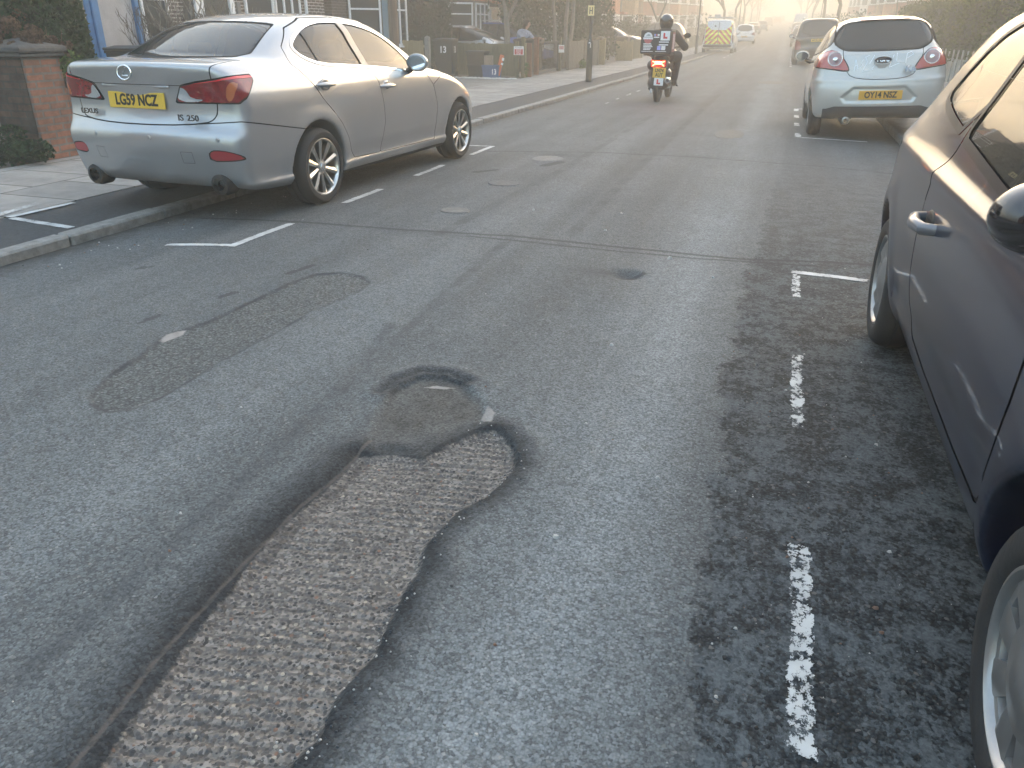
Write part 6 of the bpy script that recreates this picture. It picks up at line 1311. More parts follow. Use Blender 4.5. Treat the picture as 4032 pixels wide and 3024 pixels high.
def telegraph_pole():
    r = empty('telegraph_pole', (-7.0, 14.0, .02), 0, 'thick brown telegraph pole with a blue-grey metal cable guard on its side', 'pole'); m = MB(); m.cyl((0, 0, -.2), (0, 0, 8.5), .155, .115, 24); m.build('shaft', P('pole_wood', (.155, .115, .085), .85, var=.35, vscale=5, stretch=(12, 12, .6), bump=.3), r, True)
    m = MB(); m.prism([(-.055, -.165), (.045, -.165), (.05, -.11), (-.06, -.11)], .0, 3.4, 'xy'); m.build('cable_guard', P('galvanised', (.20, .235, .26), .45, .4), r)
    m = MB(); m.lathe([(.158, .95), (.170, .96), (.170, 1.0), (.157, 1.01)], 24); m.build('band', DARKMETAL, r, True)
telegraph_pole()
def lamp_column(x, y, label, sign=False, h=6.0):
    r = empty('lamp_column', (x, y, float(zr_v(y))+.03), 0, label, 'lamp post'); G_ = P('column_green', (.020, .026, .024), .5, var=.2)
    m = MB(); m.lathe([(.085, -.1), (.085, .97), (.075, 1.02), (.046, 1.08), (.044, 3.0), (.036, h)], 18); m.build('shaft', G_, r, True)
    m = MB(); m.tube([(0, 0, h-.05), (.1, 0, h+.25), (.5, 0, h+.38), (.8, 0, h+.40)], .028, 8); m.build('arm', G_, r, True)
    m = MB(); m.bbx(.7, 1.25, -.1, .1, h+.35, h+.45, .03); m.build('lantern', P('lantern_grey', (.3, .3, .3), .4), r)
    m = MB(); m.bbx(-.04, .04, -.088, -.08, .35, .75, .004); m.build('access_door', G_, r)
    if sign:
        s = MB(); s.bbx(-.085, .085, -.055, -.049, 1.65, 1.90, .002); s = s.build('hydrant_sign', P('hydrant_yellow', (.72, .62, .30), .5), r)
        m = MB(); K_ = PLATEB
        for a, b, c, d in ((-.045, -.022, 1.69, 1.86), (.022, .045, 1.69, 1.86), (-.022, .022, 1.762, 1.786)): m.bbx(a, b, -.0575, -.0555, c, d, .0004)
        m.build('letter_h', K_, s)
        m = MB(); m.add([(-.03, -.088, .97), (.03, -.088, .97), (.0, -.05, 1.08)], [(0, 1, 2)]); m.bx(.02, .045, -.09, -.085, .86, .97); m.build('reflector', ALLOY, r)
    return r
lamp_column(-5.22, 22.5, 'near dark green lamp column bearing the yellow hydrant sign', True); lamp_column(-5.45, 52.0, 'dark lamp column standing behind the white works van'); lamp_column(-5.5, 92, 'thin far lamp column on the left in the haze'); lamp_column(-5.4, 140, 'farthest lamp column on the left pavement, almost lost in the haze'); lamp_column(2.8, 104, 'thin lamp column on the right pavement far up the road')
# right-hand garden boundary
def right_wall():
    w = empty('garden_wall', (4.32, 15, .05), 0, 'low pale wall below the tall hedge on the right', 'wall'); m = MB(); m.bbx(0, .2, 0, 27, -.1, .62, .01); m.build('brickwork', P('pale_render', (.30, .285, .25), .9, var=.35, vscale=2.5), w)
    m = MB()
    for i in range(40): m.bbx(-.03, -.005, .2+i*.66, .34+i*.66, -.05, .86, .006)
    m.build('pales', P('grey_pales', (.33, .32, .29), .9, var=.3), w)
right_wall()
board_fence('board_fence', (4.3, 60), (4.3, 84), .95, TIMB, 'dark garden fence on the right beyond the hedge', (.05, 8, 16, 23.9))
# ------------------------------------------------------------------ houses
def tile_mat(name, c):
    return brick_mat(name, c, tuple(v*.72 for v in c), tuple(v*.45 for v in c), .165, .10, .006, .35, .010)
HB = [brick_mat('house_brick_dark', (.085, .045, .035), (.055, .034, .030), (.52, .48, .42), .225, .075, .010, .3), brick_mat('house_brick_red', (.20, .075, .045), (.14, .06, .04), (.20, .18, .15), .225, .075, .009, .3), brick_mat('house_brick_brown', (.10, .06, .045), (.075, .048, .038), (.16, .14, .12), .225, .075, .009, .3)]
ROOFT = tile_mat('roof_tiles', (.085, .055, .045)); REND = P('house_render', (.62, .60, .56), .9, var=.1); TILES = [tile_mat('hung_tile_orange', (.48, .15, .06)), tile_mat('hung_tile_brown', (.22, .095, .055)), tile_mat('hung_tile_red', (.32, .085, .05)), tile_mat('hung_tile_buff', (.42, .27, .15))]
UPVC = P('window_white', (.74, .75, .76), .45); PANE = glass('house_glass', (.03, .035, .04), .0); DOORM = P('front_door_dark', (.02, .022, .024), .4); CURT = P('net_curtain', (.30, .31, .31), .9)
def window(parent, p, u, w, h, cols, top=True, rows=1):
    """white framed window: p = lower left corner on the wall, u = direction along the wall"""
    u = np.array(u, float); u /= np.linalg.norm(u); n = np.array([u[1], -u[0], 0.0]) if len(u) == 3 else None
    R = np.array([[u[0], n[0], 0], [u[1], n[1], 0], [0, 0, 1]])
    m = MB(); m.at(p, R); t = .06
    m.bbx(0, w, .0, .07, 0, t, .006); m.bbx(0, w, .0, .07, h-t, h, .006); m.bbx(-.06, w+.06, .0, .12, -.05, -.002, .01)
    for i in range(cols+1): x = (w-t)*i/cols; m.bbx(x, x+t, .002, .068, t, h-t, .006)
    if top: m.bbx(t, w-t, .004, .06, h*.70, h*.70+.05, .004)
    f = m.build('window', UPVC, parent)
    m = MB(); m.at(p, R); m.bx(.02, w-.02, .012, .028, .02, h-.02); m.build('pane', PANE, f); return f
def house(y0, side=1, w=7.6, xf=-12.5, style=0, label='', bay=True, wallm=None, tile=None, gable=True, detail=True, h=5.3, door_f=.80):
    b = float(zr_v(y0+w/2)); sg = 1
    r = empty('house', (xf, y0 if side > 0 else y0+w, b), 0 if side > 0 else pi, label, 'house')
    wm = wallm or HB[style % 3]; D = 8.0
    m = MB(); m.bx(-D, 0, 0, w, -.3, h); m.build('wall', wm, r)
    rf = MB(); e = .35; rid = h+3.1; rf.add([(-D-e, -.02, h-.15), (e, -.02, h-.15), (-D/2, -.02, rid), (-D-e, w+.02, h-.15), (e, w+.02, h-.15), (-D/2, w+.02, rid), (-D-e, -.02, h-.30), (e, -.02, h-.30), (-D-e, w+.02, h-.30), (e, w+.02, h-.30)], [(1, 4, 5, 2), (0, 2, 5, 3), (0, 6, 7, 1, 2), (3, 5, 4, 9, 8), (6, 8, 9, 7), (1, 7, 9, 4), (0, 3, 8, 6)]); rf = rf.build('roof', ROOFT, r)
    m = MB(); m.bbx(-D/2-.4, -D/2+.4, w-.95, w-.15, rid-.7, rid+1.0, .02); m.lathe([(.10, rid+1.0), (.12, rid+1.35), (.09, rid+1.36)], 10, 'z', (-D/2, w-.55, 0)); m.build('chimney', HB[1], rf)
    m = MB(); m.bbx(e-.02, e+.09, 0, w, h-.22, h-.12, .02); m.cyl((.06, w-.1, 0), (.06, w-.1, h-.2), .04); m.build('gutter', P('gutter_black', (.02, .02, .02), .5), r)
    tm = tile or TILES[style % 4]
    if bay:
        bw, bd, by = 2.9, .85, w*.30; P_ = [(0, by-bw/2), (bd, by-bw/2+.65), (bd, by+bw/2-.65), (0, by+bw/2)]
        def band(z0, z1, mat, k=0.0):
            q = MB(); q.prism([(a+k*(a > 0), c) for a, c in P_], z0, z1, 'xy'); return q
        by_ = band(-.2, 5.1, wm).build('bay', wm, r)
        q = band(2.32, 3.30, tm, .02).build('hung_tiles', tm, by_)
        for z, hh in ((.85, 1.40), (3.42, 1.35)):
            for (a, c), n in zip(zip(P_[:-1], P_[1:]), (1, 3, 1)):
                d = np.array([c[0]-a[0], c[1]-a[1], 0]); L_ = np.linalg.norm(d); d /= L_; window(by_, (a[0]+d[0]*.06, a[1]+d[1]*.06, z), d, L_-.12, hh, n)
        if gable:
            g = MB(); g.add([(.95, by-1.75, 4.95), (.95, by+1.75, 4.95), (.95, by, 7.1), (-3.0, by-1.75, 4.95), (-3.0, by+1.75, 4.95), (-3.6, by, 7.1)], [(0, 1, 2), (0, 2, 5, 3), (1, 4, 5, 2), (0, 3, 4, 1)]); g.build('gable', ROOFT, r)
            g = MB(); g.add([(.97, by-1.5, 5.02), (.97, by+1.5, 5.02), (.97, by, 6.85), (.955, by-1.5, 5.02), (.955, by+1.5, 5.02), (.955, by, 6.85)], [(0, 1, 2), (5, 4, 3), (0, 3, 4, 1), (1, 4, 5, 2), (2, 5, 3, 0)]); g.build('gable_face', REND if style % 2 else tm, r)
            g = MB(); g.tube([(1.0, by-1.8, 4.92), (1.0, by, 7.12), (1.0, by+1.8, 4.92)], .07, 4); g.build('bargeboard', UPVC, r)
    else:
        window(r, (0.0, w*.12, .9), (0, 1, 0), 2.4, 1.4, 4); window(r, (0.0, w*.12, 3.4), (0, 1, 0), 2.4, 1.3, 4)
    yd = w*door_f
    d = MB(); d.bbx(.005, .05, yd-.45, yd+.45, 0, 2.05, .01); d = d.build('door', DOORM if style != 1 else P('front_door_red', (.16, .03, .03), .4), r)
    f = MB(); f.bbx(.0, .10, yd-.58, yd-.46, 0, 2.2, .01); f.bbx(.0, .10, yd+.46, yd+.58, 0, 2.2, .01); f.bbx(.0, .10, yd-.46, yd+.46, 2.07, 2.2, .01); f.build('door_frame', UPVC, d)
    f = MB(); f.bbx(.05, .09, yd+.3, yd+.34, .95, 1.15, .006); f.build('handle', CHROME, d)
    window(r, (0.0, yd-.55, 3.5), (0, 1, 0), 1.1, 1.15, 2)
    cn = MB(); cn.bbx(.0, .75, yd-.75, yd+.75, 2.35, 2.5, .02); cn.build('canopy', tm, r)
    return r
def houses():
    # near left house: front with a white door and two wide white windows
    b = empty('house', (-12.5, 12.6, .03), 0, 'near dark brick house with white mortar, a white door frame and white windows', 'house')
    m = MB(); m.bx(-8, 0, 0, 8.4, -.3, 5.3); m.build('wall', HB[0], b)
    m = MB(); m.add([(-8.4, -.3, 5.1), (.4, -.3, 5.1), (-4, -.3, 8.6), (-8.4, 8.7, 5.1), (.4, 8.7, 5.1), (-4, 8.7, 8.6)], [(1, 4, 5, 2), (0, 2, 5, 3), (0, 1, 2), (3, 5, 4), (0, 3, 4, 1)]); m.build('roof', ROOFT, b)
    d = MB(); d.bbx(.005, .05, 3.20, 4.10, 0, 2.1, .01); d = d.build('door', DOORM, b); f = MB(); f.bbx(0, .10, 2.92, 3.19, 0, 2.3, .01); f.bbx(0, .10, 4.11, 4.28, 0, 2.3, .01); f.bbx(0, .1, 3.19, 4.11, 2.12, 2.3, .01); f.build('door_frame', UPVC, d)
    d = MB(); d.bbx(.005, .05, 2.60, 2.91, .2, 2.1, .01); d.build('side_light', PANE, b)
    window(b, (0, 4.75, .85), (0, 1, 0), 1.15, 1.7, 1, False); window(b, (0, 5.98, .85), (0, 1, 0), 1.15, 1.7, 3, False); window(b, (0, 4.8, 3.4), (0, 1, 0), 2.3, 1.3, 3); window(b, (0, 1.0, 3.4), (0, 1, 0), 1.6, 1.3, 2)
    m = MB(); m.cyl((.08, 7.35, 0), (.08, 7.35, 5.2), .045); m.build('drainpipe', UPVC, b, True); m = MB(); m.bbx(.01, .06, 4.42, 4.56, 1.35, 1.85, .01); m.build('meter_box', P('meter_grey', (.12, .13, .14), .5), b)
    window(b, (0, .6, .9), (0, 1, 0), 1.5, 1.3, 2)
    ys = 21.4; desc = [('dark brick house with white windows behind the holly', 2, 1), ('brown brick house beyond the blue car on its drive', 2, 0), ('brown house with a white-trimmed gable behind the lamp column', 2, 3), ('house with a white slatted gable beyond the dark blue car', 0, 1), ('house with bright orange tile-hung bay, nearest of the orange bays', 2, 0),
        ('house with a buff tile-hung bay next to the orange bay', 0, 3), ('house with a dark red tile-hung bay beyond the buff bay', 1, 2), ('house with a brown tile-hung bay above the works van', 2, 1), ('house beyond the works van, its white windows faint in haze', 0, 0), ('far left house with a pale gable in the haze', 1, 3), ('far left house, second beyond the pale gable', 2, 2), ('farthest left house, dim in the haze', 0, 1)]
    for i, (l, st, ti) in enumerate(desc):
        house(ys, 1, 7.6, -12.5+float(cx_v(ys)), st, l, True, None, TILES[ti], i not in (0, 1)); ys += 7.6+(2.2 if i % 2 else 0)
    ys = -1.0; rd = [('right-hand house hidden behind the blue hatchback', 1), ('right-hand house behind the tall hedge, nearest part', 2), ('right-hand house with white windows above the tall hedge', 0), ('right-hand house next along above the hedge, brown tiles', 2), ('right-hand house at the end of the hedge', 1), ('right-hand house with white bay windows above the small white car', 0),
        ('right-hand house with a terracotta tile bay above the small white car roof', 1), ('right-hand house left of the terracotta bay', 2), ('right-hand house with brown tiles beyond the hedge', 0), ('right-hand house with a red door beyond the hedge', 1), ('right-hand house past the red door, half lost in haze', 2), ('right-hand house with white windows next to the white rendered house gap', 0), ('right-hand house nearest the white rendered house', 2)]
    for i, (l, st) in enumerate(rd):
        house(ys, -1, 7.6, 9.4+float(cx_v(ys)), st, l, True, None, TILES[(st+1) % 3], True); ys += 7.6+(2.4 if i % 2 else 0)
    house(128, -1, 7.6, 9.6, 1, 'white rendered house on the right, bright above the people carrier', True, P('white_render', (.72, .71, .70), .85), P('white_render', (.72, .71, .70), .85))
    for y, l in ((138, 'right-hand house beyond the white rendered house'), (147.6, 'right-hand house, second beyond the white rendered house'), (158, 'farthest right-hand house in the haze')): house(y, -1, 7.6, 9.6, 2, l, True)
    house(-13.5, 1, 7.6, -12.5, 1, 'house on the left behind the camera, mirrored in the saloon rear window', True); house(-23, 1, 7.6, -12.5, 2, 'second house on the left behind the camera', True)
    house(-12, -1, 7.6, 9.4, 2, 'house on the right behind the camera', True); house(-24, -1, 7.6, 9.4, 0, 'second house on the right behind the camera', True)
houses()
# ------------------------------------------------------------------ trees, hedges, shrubs
def leaf_mat(name, c, var=.5, tr=.25):
    if name in _mats: return _mats[name]
    m = bpy.data.materials.new(name); m.use_nodes = True; nt = m.node_tree; b = nt.nodes["Principled BSDF"]; L = nt.links.new; N = nt.nodes.new
    g = N('ShaderNodeNewGeometry'); mr = N('ShaderNodeMapRange'); mr.inputs[3].default_value = 1-var; mr.inputs[4].default_value = 1+var; L(g.outputs['Random Per Island'], mr.inputs[0])
    tc = N('ShaderNodeTexCoord'); n = N('ShaderNodeTexNoise'); n.inputs['Scale'].default_value = 1.7; L(tc.outputs['Object'], n.inputs['Vector']); m2 = N('ShaderNodeMapRange'); m2.inputs[1].default_value = .3; m2.inputs[2].default_value = .7; m2.inputs[3].default_value = .7; m2.inputs[4].default_value = 1.3; L(n.outputs[0], m2.inputs[0])
    mu = N('ShaderNodeMath'); mu.operation = 'MULTIPLY'; L(mr.outputs[0], mu.inputs[0]); L(m2.outputs[0], mu.inputs[1]); s = N('ShaderNodeVectorMath'); s.operation = 'SCALE'; s.inputs[0].default_value = c; L(mu.outputs[0], s.inputs['Scale']); L(s.outputs[0], b.inputs['Base Color']); b.inputs['Roughness'].default_value = .65
    b.inputs['Specular IOR Level'].default_value = .2
    if tr:
        t = N('ShaderNodeBsdfTranslucent'); L(s.outputs[0], t.inputs[0]); mx = N('ShaderNodeMixShader'); mx.inputs[0].default_value = tr; L(b.outputs[0], mx.inputs[1]); L(t.outputs[0], mx.inputs[2]); L(mx.outputs[0], nt.nodes["Material Output"].inputs[0])
    _mats[name] = m; return m
def leaf_mesh(name, P_, size, mat, parent, seed=1, aspect=.55, up=.3):
    """one small bent leaf per point"""
    rg = np.random.default_rng(seed); n = len(P_); P_ = np.asarray(P_, float); s = size*(.6+.8*rg.random(n))
    d = rg.normal(size=(n, 3)); d[:, 2] += up; d /= np.linalg.norm(d, axis=1)[:, None]; e = rg.normal(size=(n, 3)); e = np.cross(d, e); e /= np.linalg.norm(e, axis=1)[:, None]+1e-9
    a = P_-d*s[:, None]*.5; b = P_+d*s[:, None]*.5; c = P_+e*(s*aspect*.5)[:, None]; f = P_-e*(s*aspect*.5)[:, None]
    V = np.stack([a, c, b, f], 1).reshape(-1, 3); F = np.arange(4*n).reshape(-1, 4)
    me = bpy.data.meshes.new(name); me.vertices.add(len(V)); me.vertices.foreach_set('co', V.ravel()); me.loops.add(F.size); me.loops.foreach_set('vertex_index', F.ravel().astype(np.int32)); me.polygons.add(n); me.polygons.foreach_set('loop_start', np.arange(0, F.size, 4, dtype=np.int32)); me.update(calc_edges=True)
    me.materials.append(mat); o = bpy.data.objects.new(name, me); COL.objects.link(o)
    if parent: o.parent = parent
    return o
BARK = P('bark', (.085, .072, .058), .9, var=.4, vscale=8, stretch=(6, 6, 1), bump=.5, bscale=30); BARKP = P('bark_pale', (.17, .15, .125), .85, var=.35, vscale=7, stretch=(5, 5, 1), bump=.4, bscale=25)
def grow(m, p, d, r, l, depth, rnd, tips, spread=.5, up=.15, minr=.004, n=None, kids=(2, 3), shrink=.72):
    pts = [np.array(p, float)]; rs = [r]; d = np.array(d, float)
    k = 4
    for i in range(k):
        d = d+np.array([rnd.gauss(0, .10), rnd.gauss(0, .10), rnd.gauss(0, .08)+up*.12]); d /= np.linalg.norm(d); pts.append(pts[-1]+d*l/k); rs.append(r*(1-.35*(i+1)/k))
    m.tube(pts, rs, n or (8 if r > .05 else 5 if r > .015 else 3), r > .02)
    if depth == 0: tips.extend(pts[1:]); return
    for i in range(rnd.randint(*kids)):
        a = rnd.uniform(0, 2*pi); u, v, _ = frame_from(d); s = spread*rnd.uniform(.6, 1.3); e = d+(u*cos(a)+v*sin(a))*s+np.array([0, 0, up*.5]); e /= np.linalg.norm(e); t = rnd.choice((2, 3, 4, 4)); grow(m, pts[t], e, max(minr, rs[t]*rnd.uniform(.55, .8)), l*rnd.uniform(.6, .95)*shrink/.72*.85, depth-1, rnd, tips, spread, up, minr, None, kids, shrink)
    if depth <= 2: tips.extend(pts[2:])
def tree(name, label, loc, seed, trunk_h=1.6, r=.10, l=1.3, depth=4, leaves=0, leaf=.09, mat=None, bark=None, spread=.55, grp=None, stems=1, jitter=.35, lean=0.0, up=.15, minr=.004):
    rnd = random.Random(seed); root = empty(name, loc, 0, label, 'tree', grp); tr = MB(); cr = MB(); tips = []
    for s in range(stems):
        a = 2*pi*s/max(1, stems)+rnd.uniform(0, 1); o = np.array([cos(a), sin(a), 0])*(.16 if stems > 1 else 0); p = o+np.array([0, 0, -.1]); d = np.array([cos(a)*.12 if stems > 1 else lean, sin(a)*.10 if stems > 1 else 0, 1.0]); pts = [p]; k = 5
        for i in range(k): pts.append(pts[-1]+d*(trunk_h+.1)/k+np.array([rnd.gauss(0, .02), rnd.gauss(0, .02), 0]))
        tr.tube(pts, [r*(1.25 if i == 0 else 1-.06*i) for i in range(k+1)], 12); 
        for i in range(rnd.randint(2, 3)):
            b = rnd.uniform(0, 2*pi); grow(cr, pts[-1], (cos(b)*spread, sin(b)*spread, .8), r*.62, l, depth, rnd, tips, spread, up, minr)
    tr.build('trunk', bark or BARK, root, True)
    c = cr.build('crown', bark or BARK, root, False, False)
    if leaves and tips:
        rg = np.random.default_rng(seed); T = np.array(tips); Q = T[rg.integers(0, len(T), leaves)]+rg.normal(size=(leaves, 3))*jitter*np.array([1, 1, .8]); leaf_mesh('foliage', Q, leaf, mat, c, seed)
    return root
EVG = leaf_mat('evergreen_dark', (.015, .038, .014)); CON = leaf_mat('conifer_green', (.022, .052, .020), .45); OLI = leaf_mat('olive_leaf', (.060, .072, .018), .5); HEDG = leaf_mat('privet_leaf', (.060, .075, .014), .5); BRN = leaf_mat('dead_flower', (.115, .070, .046), .5, .1); GRN = leaf_mat('fresh_green', (.07, .13, .03), .5); TWIG = leaf_mat('far_twigs', (.10, .085, .05), .35, .3)
def mass(name, label, cat, loc, pts, size, mat, seed, core=None, corem=None, grp=None, aspect=.55, kind=None):
    root = empty(name, loc, 0, label, cat, grp); o = leaf_mesh('foliage', pts, size, mat, root, seed, aspect)
    if core: core.build('stems_or_core', corem or P('inner_core_dark', (.018, .018, .012), .95), root, False)
    return root
def box_pts(x, y, z, n, seed, rough=.12, shell=.5):
    """points through a clipped-hedge volume, denser near its faces, with an uneven outline"""
    rg = np.random.default_rng(seed); P_ = rg.random((n, 3)); k = rg.random(n) < shell; ax = rg.integers(0, 3, n); sd = rg.integers(0, 2, n)
    for a in range(3):
        q = k & (ax == a); P_[q, a] = np.where(sd[q] == 1, 1-np.abs(rg.normal(size=q.sum()))*.05, np.abs(rg.normal(size=q.sum()))*.05)
    lo = np.array([x[0], y[0], z[0]]); hi = np.array([x[1], y[1], z[1]]); Q = lo+P_*(hi-lo)
    w = rough*(np.sin(Q[:, 1]*2.1+Q[:, 2]*1.3)+np.sin(Q[:, 1]*4.7+1+Q[:, 2]*2.9)*.6+rg.normal(size=n)*.35); Q[:, 0] += w; Q[:, 2] += np.where(P_[:, 2] > .8, rough*(np.sin(Q[:, 1]*1.7)+np.sin(Q[:, 1]*5.1+2)*.7)+rg.normal(size=n)*rough*.5, 0)
    return Q
def ball_pts(c, r, n, seed, shell=.6, clumps=9):
    rg = np.random.default_rng(seed); cs = rg.normal(size=(clumps, 3)); cs /= np.linalg.norm(cs, axis=1)[:, None]; cs *= (rg.random((clumps, 1))*.5+.35); R_ = .28+.3*rg.random(clumps)
    i = rg.integers(0, clumps, n); d = rg.normal(size=(n, 3)); d /= np.linalg.norm(d, axis=1)[:, None]; k = np.where(rg.random(n) < shell, 1-.15*rg.random(n), rg.random(n)**.4); return np.array(c)+(cs[i]+d*(R_[i]*k)[:, None])*np.array(r)
def plants():
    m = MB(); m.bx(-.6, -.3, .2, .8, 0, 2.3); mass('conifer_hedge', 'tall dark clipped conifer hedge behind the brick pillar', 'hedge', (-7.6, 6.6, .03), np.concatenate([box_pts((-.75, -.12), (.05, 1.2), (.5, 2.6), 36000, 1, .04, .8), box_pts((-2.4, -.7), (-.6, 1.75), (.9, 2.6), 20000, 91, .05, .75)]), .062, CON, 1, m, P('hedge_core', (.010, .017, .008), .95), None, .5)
    m = MB(); rnd = random.Random(2)
    for i in range(16): x, y = rnd.uniform(-.5, .05), rnd.uniform(-.25, .35); m.tube([(x*.5, y*.5, .7), (x, y, 1.0+rnd.random()*.2), (x*1.15+rnd.gauss(0, .04), y*1.1, 1.15+rnd.random()*.2)], [.008, .006, .003], 4)
    heads = [(-.45, -.2, 1.32), (-.30, -.28, 1.25), (-.15, -.1, 1.36), (-.05, .05, 1.28), (.05, -.02, 1.20), (-.25, .1, 1.45), (.02, .2, 1.16), (-.4, .15, 1.40), (-.12, -.3, 1.18), (.08, .35, 1.08), (-.5, -.3, 1.2), (-.3, -.15, 1.16), (-.02, -.22, 1.14)]
    pts = np.concatenate([ball_pts(h, (.13, .13, .10), 700, 20+i, .7, 6) for i, h in enumerate(heads)]); root = mass('hydrangea_bush', 'withered brown hydrangea heads spilling over the top of the brick pillar', 'plant', (-7.55, 6.75, .0), pts, .034, BRN, 2, m, P('dry_stem', (.13, .09, .06), .9)); leaf_mesh('leaves', ball_pts((.12, .35, .98), (.25, .25, .22), 260, 7), .06, GRN, root, 7)
    mass('ivy_plant', 'dark ivy growing at the foot of the sooty pillar', 'plant', (-7.55, 6.25, .05), ball_pts((-.05, .05, .12), (.45, .25, .22), 1500, 3), .055, EVG, 3)
    tree('pruned_shrub', 'bare pruned tree with thick grey limbs in front of the brick house', (-10.6, 13.1, .03), 23, .55, .085, .85, 3, 0, bark=BARKP, spread=.75, stems=3, up=.5)
    tree('bare_shrub', 'leafless twiggy shrub in front of the grey panel', (-9.3, 10.7, .03), 31, .35, .022, .62, 4, 0, bark=BARK, spread=.55, stems=5, up=.5, minr=.003)
    m = MB(); m.ball((0, 0, 1.5), (.8, .6, 1.3), 12, 8); mass('holly_bush', 'big dark holly bush with glinting leaves behind the new fence', 'bush', (-11.55, 25.7, .03), ball_pts((0, 0, 1.75), (1.35, 1.0, 2.0), 19000, 4, .7, 16), .10, leaf_mat('holly_leaf', (.020, .034, .020), .5, .05), 4, m, None)
    tree('bare_shrub', 'thin bare sapling between the holly and the silver car', (-10.6, 25.0, .03), 47, .7, .022, .7, 3, 0, bark=BARK, spread=.4, stems=2, up=.6)
    tree('small_evergreen_tree', 'small evergreen street tree with a forked trunk behind the mossy fence', (-8.40, 24.9, .03), 12, 1.55, .115, .85, 3, 17000, .105, leaf_mat('olive_dark', (.032, .048, .018), .5), BARKP, .55, None, 1, .22, up=.6)
    tree('slim_tree', 'slim pale multi-stemmed tree beyond the metal gate', (-8.05, 30.2, .03), 5, 2.6, .085, 1.0, 3, 9000, .11, EVG, BARKP, .35, None, 3, .3, up=.6)
    mass('laurel_hedge', 'dense dark laurel behind the slim tree and the H sign', 'hedge', (-8.4, 31.4, .03), box_pts((-2.6, .6), (0, 6.5), (.2, 4.2), 30000, 6, .18, .7), .13, EVG, 6, None)
    m = MB(); m.bx(-.5, .5, -.6, .6, 0, 3.0); mass('evergreen_bush', 'tall dark evergreen bush behind the dark red car', 'bush', (-15.3, 28.6, .03), ball_pts((0, 0, 2.1), (1.4, 1.3, 2.3), 15000, 41, .7, 14), .11, EVG, 41, m)
    mass('garden_shrub', 'rounded clipped shrub behind the delivery box on the scooter', 'bush', (-9.0, 48.5, .05), ball_pts((0, 0, .9), (1.6, 1.6, 1.1), 5000, 8, .7, 12), .11, EVG, 8)
    mass('garden_shrub', 'low weedy tuft at the foot of the pale fence by the pavement', 'bush', (-7.25, 30.2, .03), ball_pts((0, 0, .14), (.22, .35, .2), 500, 9), .06, GRN, 9)
    mass('ivy_plant', 'thin green climber on the post by the no parking sign', 'plant', (-7.42, 23.8, .03), ball_pts((0, 0, .25), (.10, .08, .32), 220, 10), .06, GRN, 10)
    m = MB(); m.bx(.25, 1.2, .2, 25.5, .3, 2.0); mass('privet_hedge', 'tall olive privet hedge over the low wall on the right', 'hedge', (4.3, 15.3, .05), box_pts((.05, 1.5), (0, 26), (.55, 2.25), 60000, 11, .10, .75), .075, HEDG, 11, m, None)
    tree('bare_tree', 'bare pollarded tree in front of the orange tile-hung house', (-8.6, 57, .1), 61, 1.8, .12, 1.3, 3, 0, bark=BARK, spread=.6, up=.4)
    tree('bare_tree', 'bare garden tree behind the small white hatchback, right', (6.2, 62, .1), 62, 1.7, .11, 1.4, 4, 0, bark=BARK, spread=.6, up=.3, minr=.008)
    G = 'street trees up the road'
    st = [(-6.2, 84, 5, 'bare street tree on the left just beyond the works van'), (-6.2, 102, 6, 'bare street tree second beyond the works van, left'), (-6.3, 122, 7, 'hazy street tree, third beyond the works van, left'), (-6.4, 150, 8, 'hazy street tree, fourth beyond the works van, left'), (-6.6, 185, 9, 'faint far street tree on the left'), (3.2, 66, 10, 'bare street tree on the right beyond the people carrier'), (3.1, 92, 15, 'street tree on the right above the white box van'), (2.9, 128, 16, 'hazy street tree, third along the right'), (2.6, 165, 17, 'hazy street tree, fourth along the right'), (2.2, 210, 18, 'faint far street tree on the right')]
    protos = {}
    for i, (x, y, s, l) in enumerate(st):
        k = i % 3
        if k not in protos: t = protos[k] = tree('street_tree', l, (0, 0, 0), 70+k, 2.6, .15, 1.9, 5, 3600, .16, TWIG if k else OLI, BARK, .5, G, 1, .5, up=.3, minr=.012)
        else: t = copy_tree(protos[k]); t['label'] = l
        t.location = (x+float(cx_v(y)), y, float(zr_v(y))); t.rotation_euler = (0, 0, s*1.3); sc = .95+.1*(s % 4); t.scale = (sc, sc, sc)
    # a wood closing the view
    rg = np.random.default_rng(5); P_ = []
    for i in range(70):
        y = rg.uniform(250, 400); x = rg.choice([-1, 1])*rg.uniform(7, 42)+float(cx_v(y)); hh = rg.uniform(7, 13); P_.append(ball_pts((x, y, float(zr_v(min(y, 420)))+hh*.55), (3.2, 3.2, hh*.62), 900, 100+i, .6, 10))
    for i in range(26):
        y = rg.uniform(400, 430); x = rg.uniform(-16, 12)+float(cx_v(y)); hh = rg.uniform(9, 15); P_.append(ball_pts((x, y, float(zr_v(420))+hh*.5), (4, 3, hh*.6), 900, 300+i, .6, 10))
    o = leaf_mesh('far_wood', np.concatenate(P_), .55, TWIG, None, 77, .7); tag(o, kind='stuff')
    rg = np.random.default_rng(6); P_ = [] # gardens between the houses further up: shrubs run together
    for i in range(36):
        y = rg.uniform(62, 240); sd = rg.choice([-1, 1]); x = (-8.6 if sd < 0 else 5.4)+rg.uniform(-1.2, 1.2)+float(cx_v(y)); s = rg.uniform(.8, 1.7); P_.append(ball_pts((x, y, float(zr_v(y))+s*.7), (s, s*1.3, s), 420, 500+i, .7, 9))
    o = leaf_mesh('garden_greenery', np.concatenate(P_), .20, OLI, None, 78, .6); tag(o, kind='stuff')
plants()
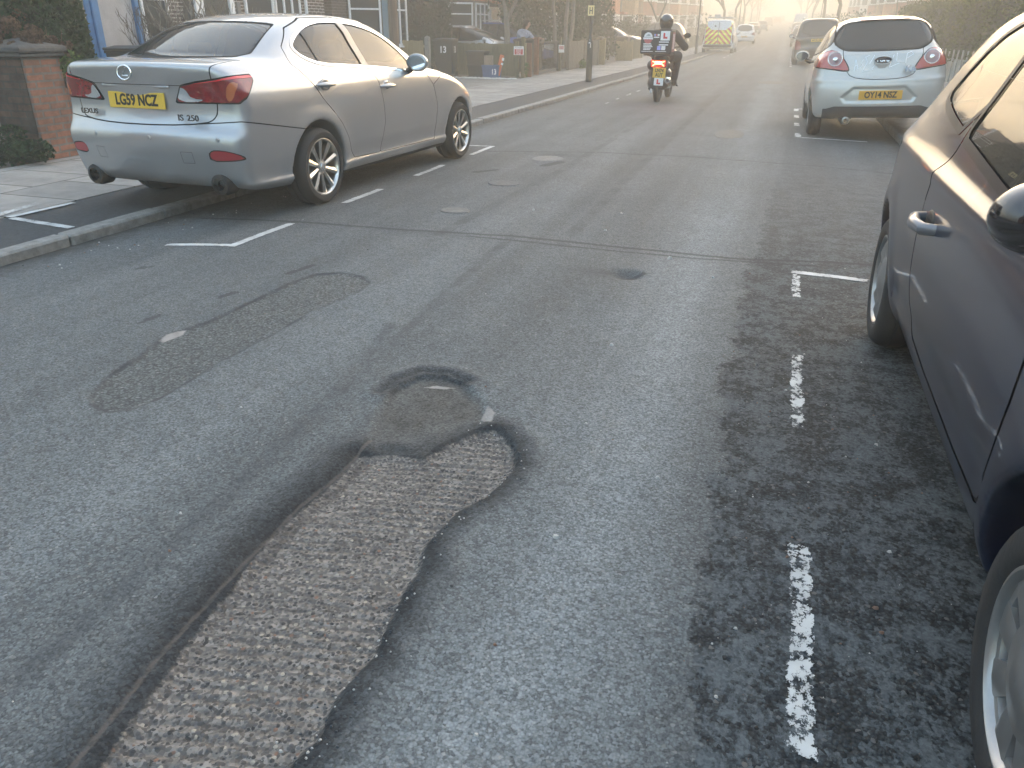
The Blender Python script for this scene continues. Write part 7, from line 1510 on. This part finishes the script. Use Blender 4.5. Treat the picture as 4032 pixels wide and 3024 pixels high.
# ------------------------------------------------------------------ added haze volume, standing in mostly for warm lens glare
def haze():
    m = bpy.data.materials.new('haze'); m.use_nodes = True; nt = m.node_tree; nt.nodes.remove(nt.nodes["Principled BSDF"]); out = nt.nodes["Material Output"]
    v = nt.nodes.new('ShaderNodeVolumePrincipled'); v.inputs['Color'].default_value = (.96, .89, .77, 1); v.inputs['Density'].default_value = .0102; v.inputs['Anisotropy'].default_value = .50
    nt.links.new(v.outputs[0], out.inputs['Volume'])
    b = MB(); b.bx(-950, 950, -120, 1650, -2.5, 40); o = b.build('haze', m, None); tag(o, kind='stuff'); return o
haze()
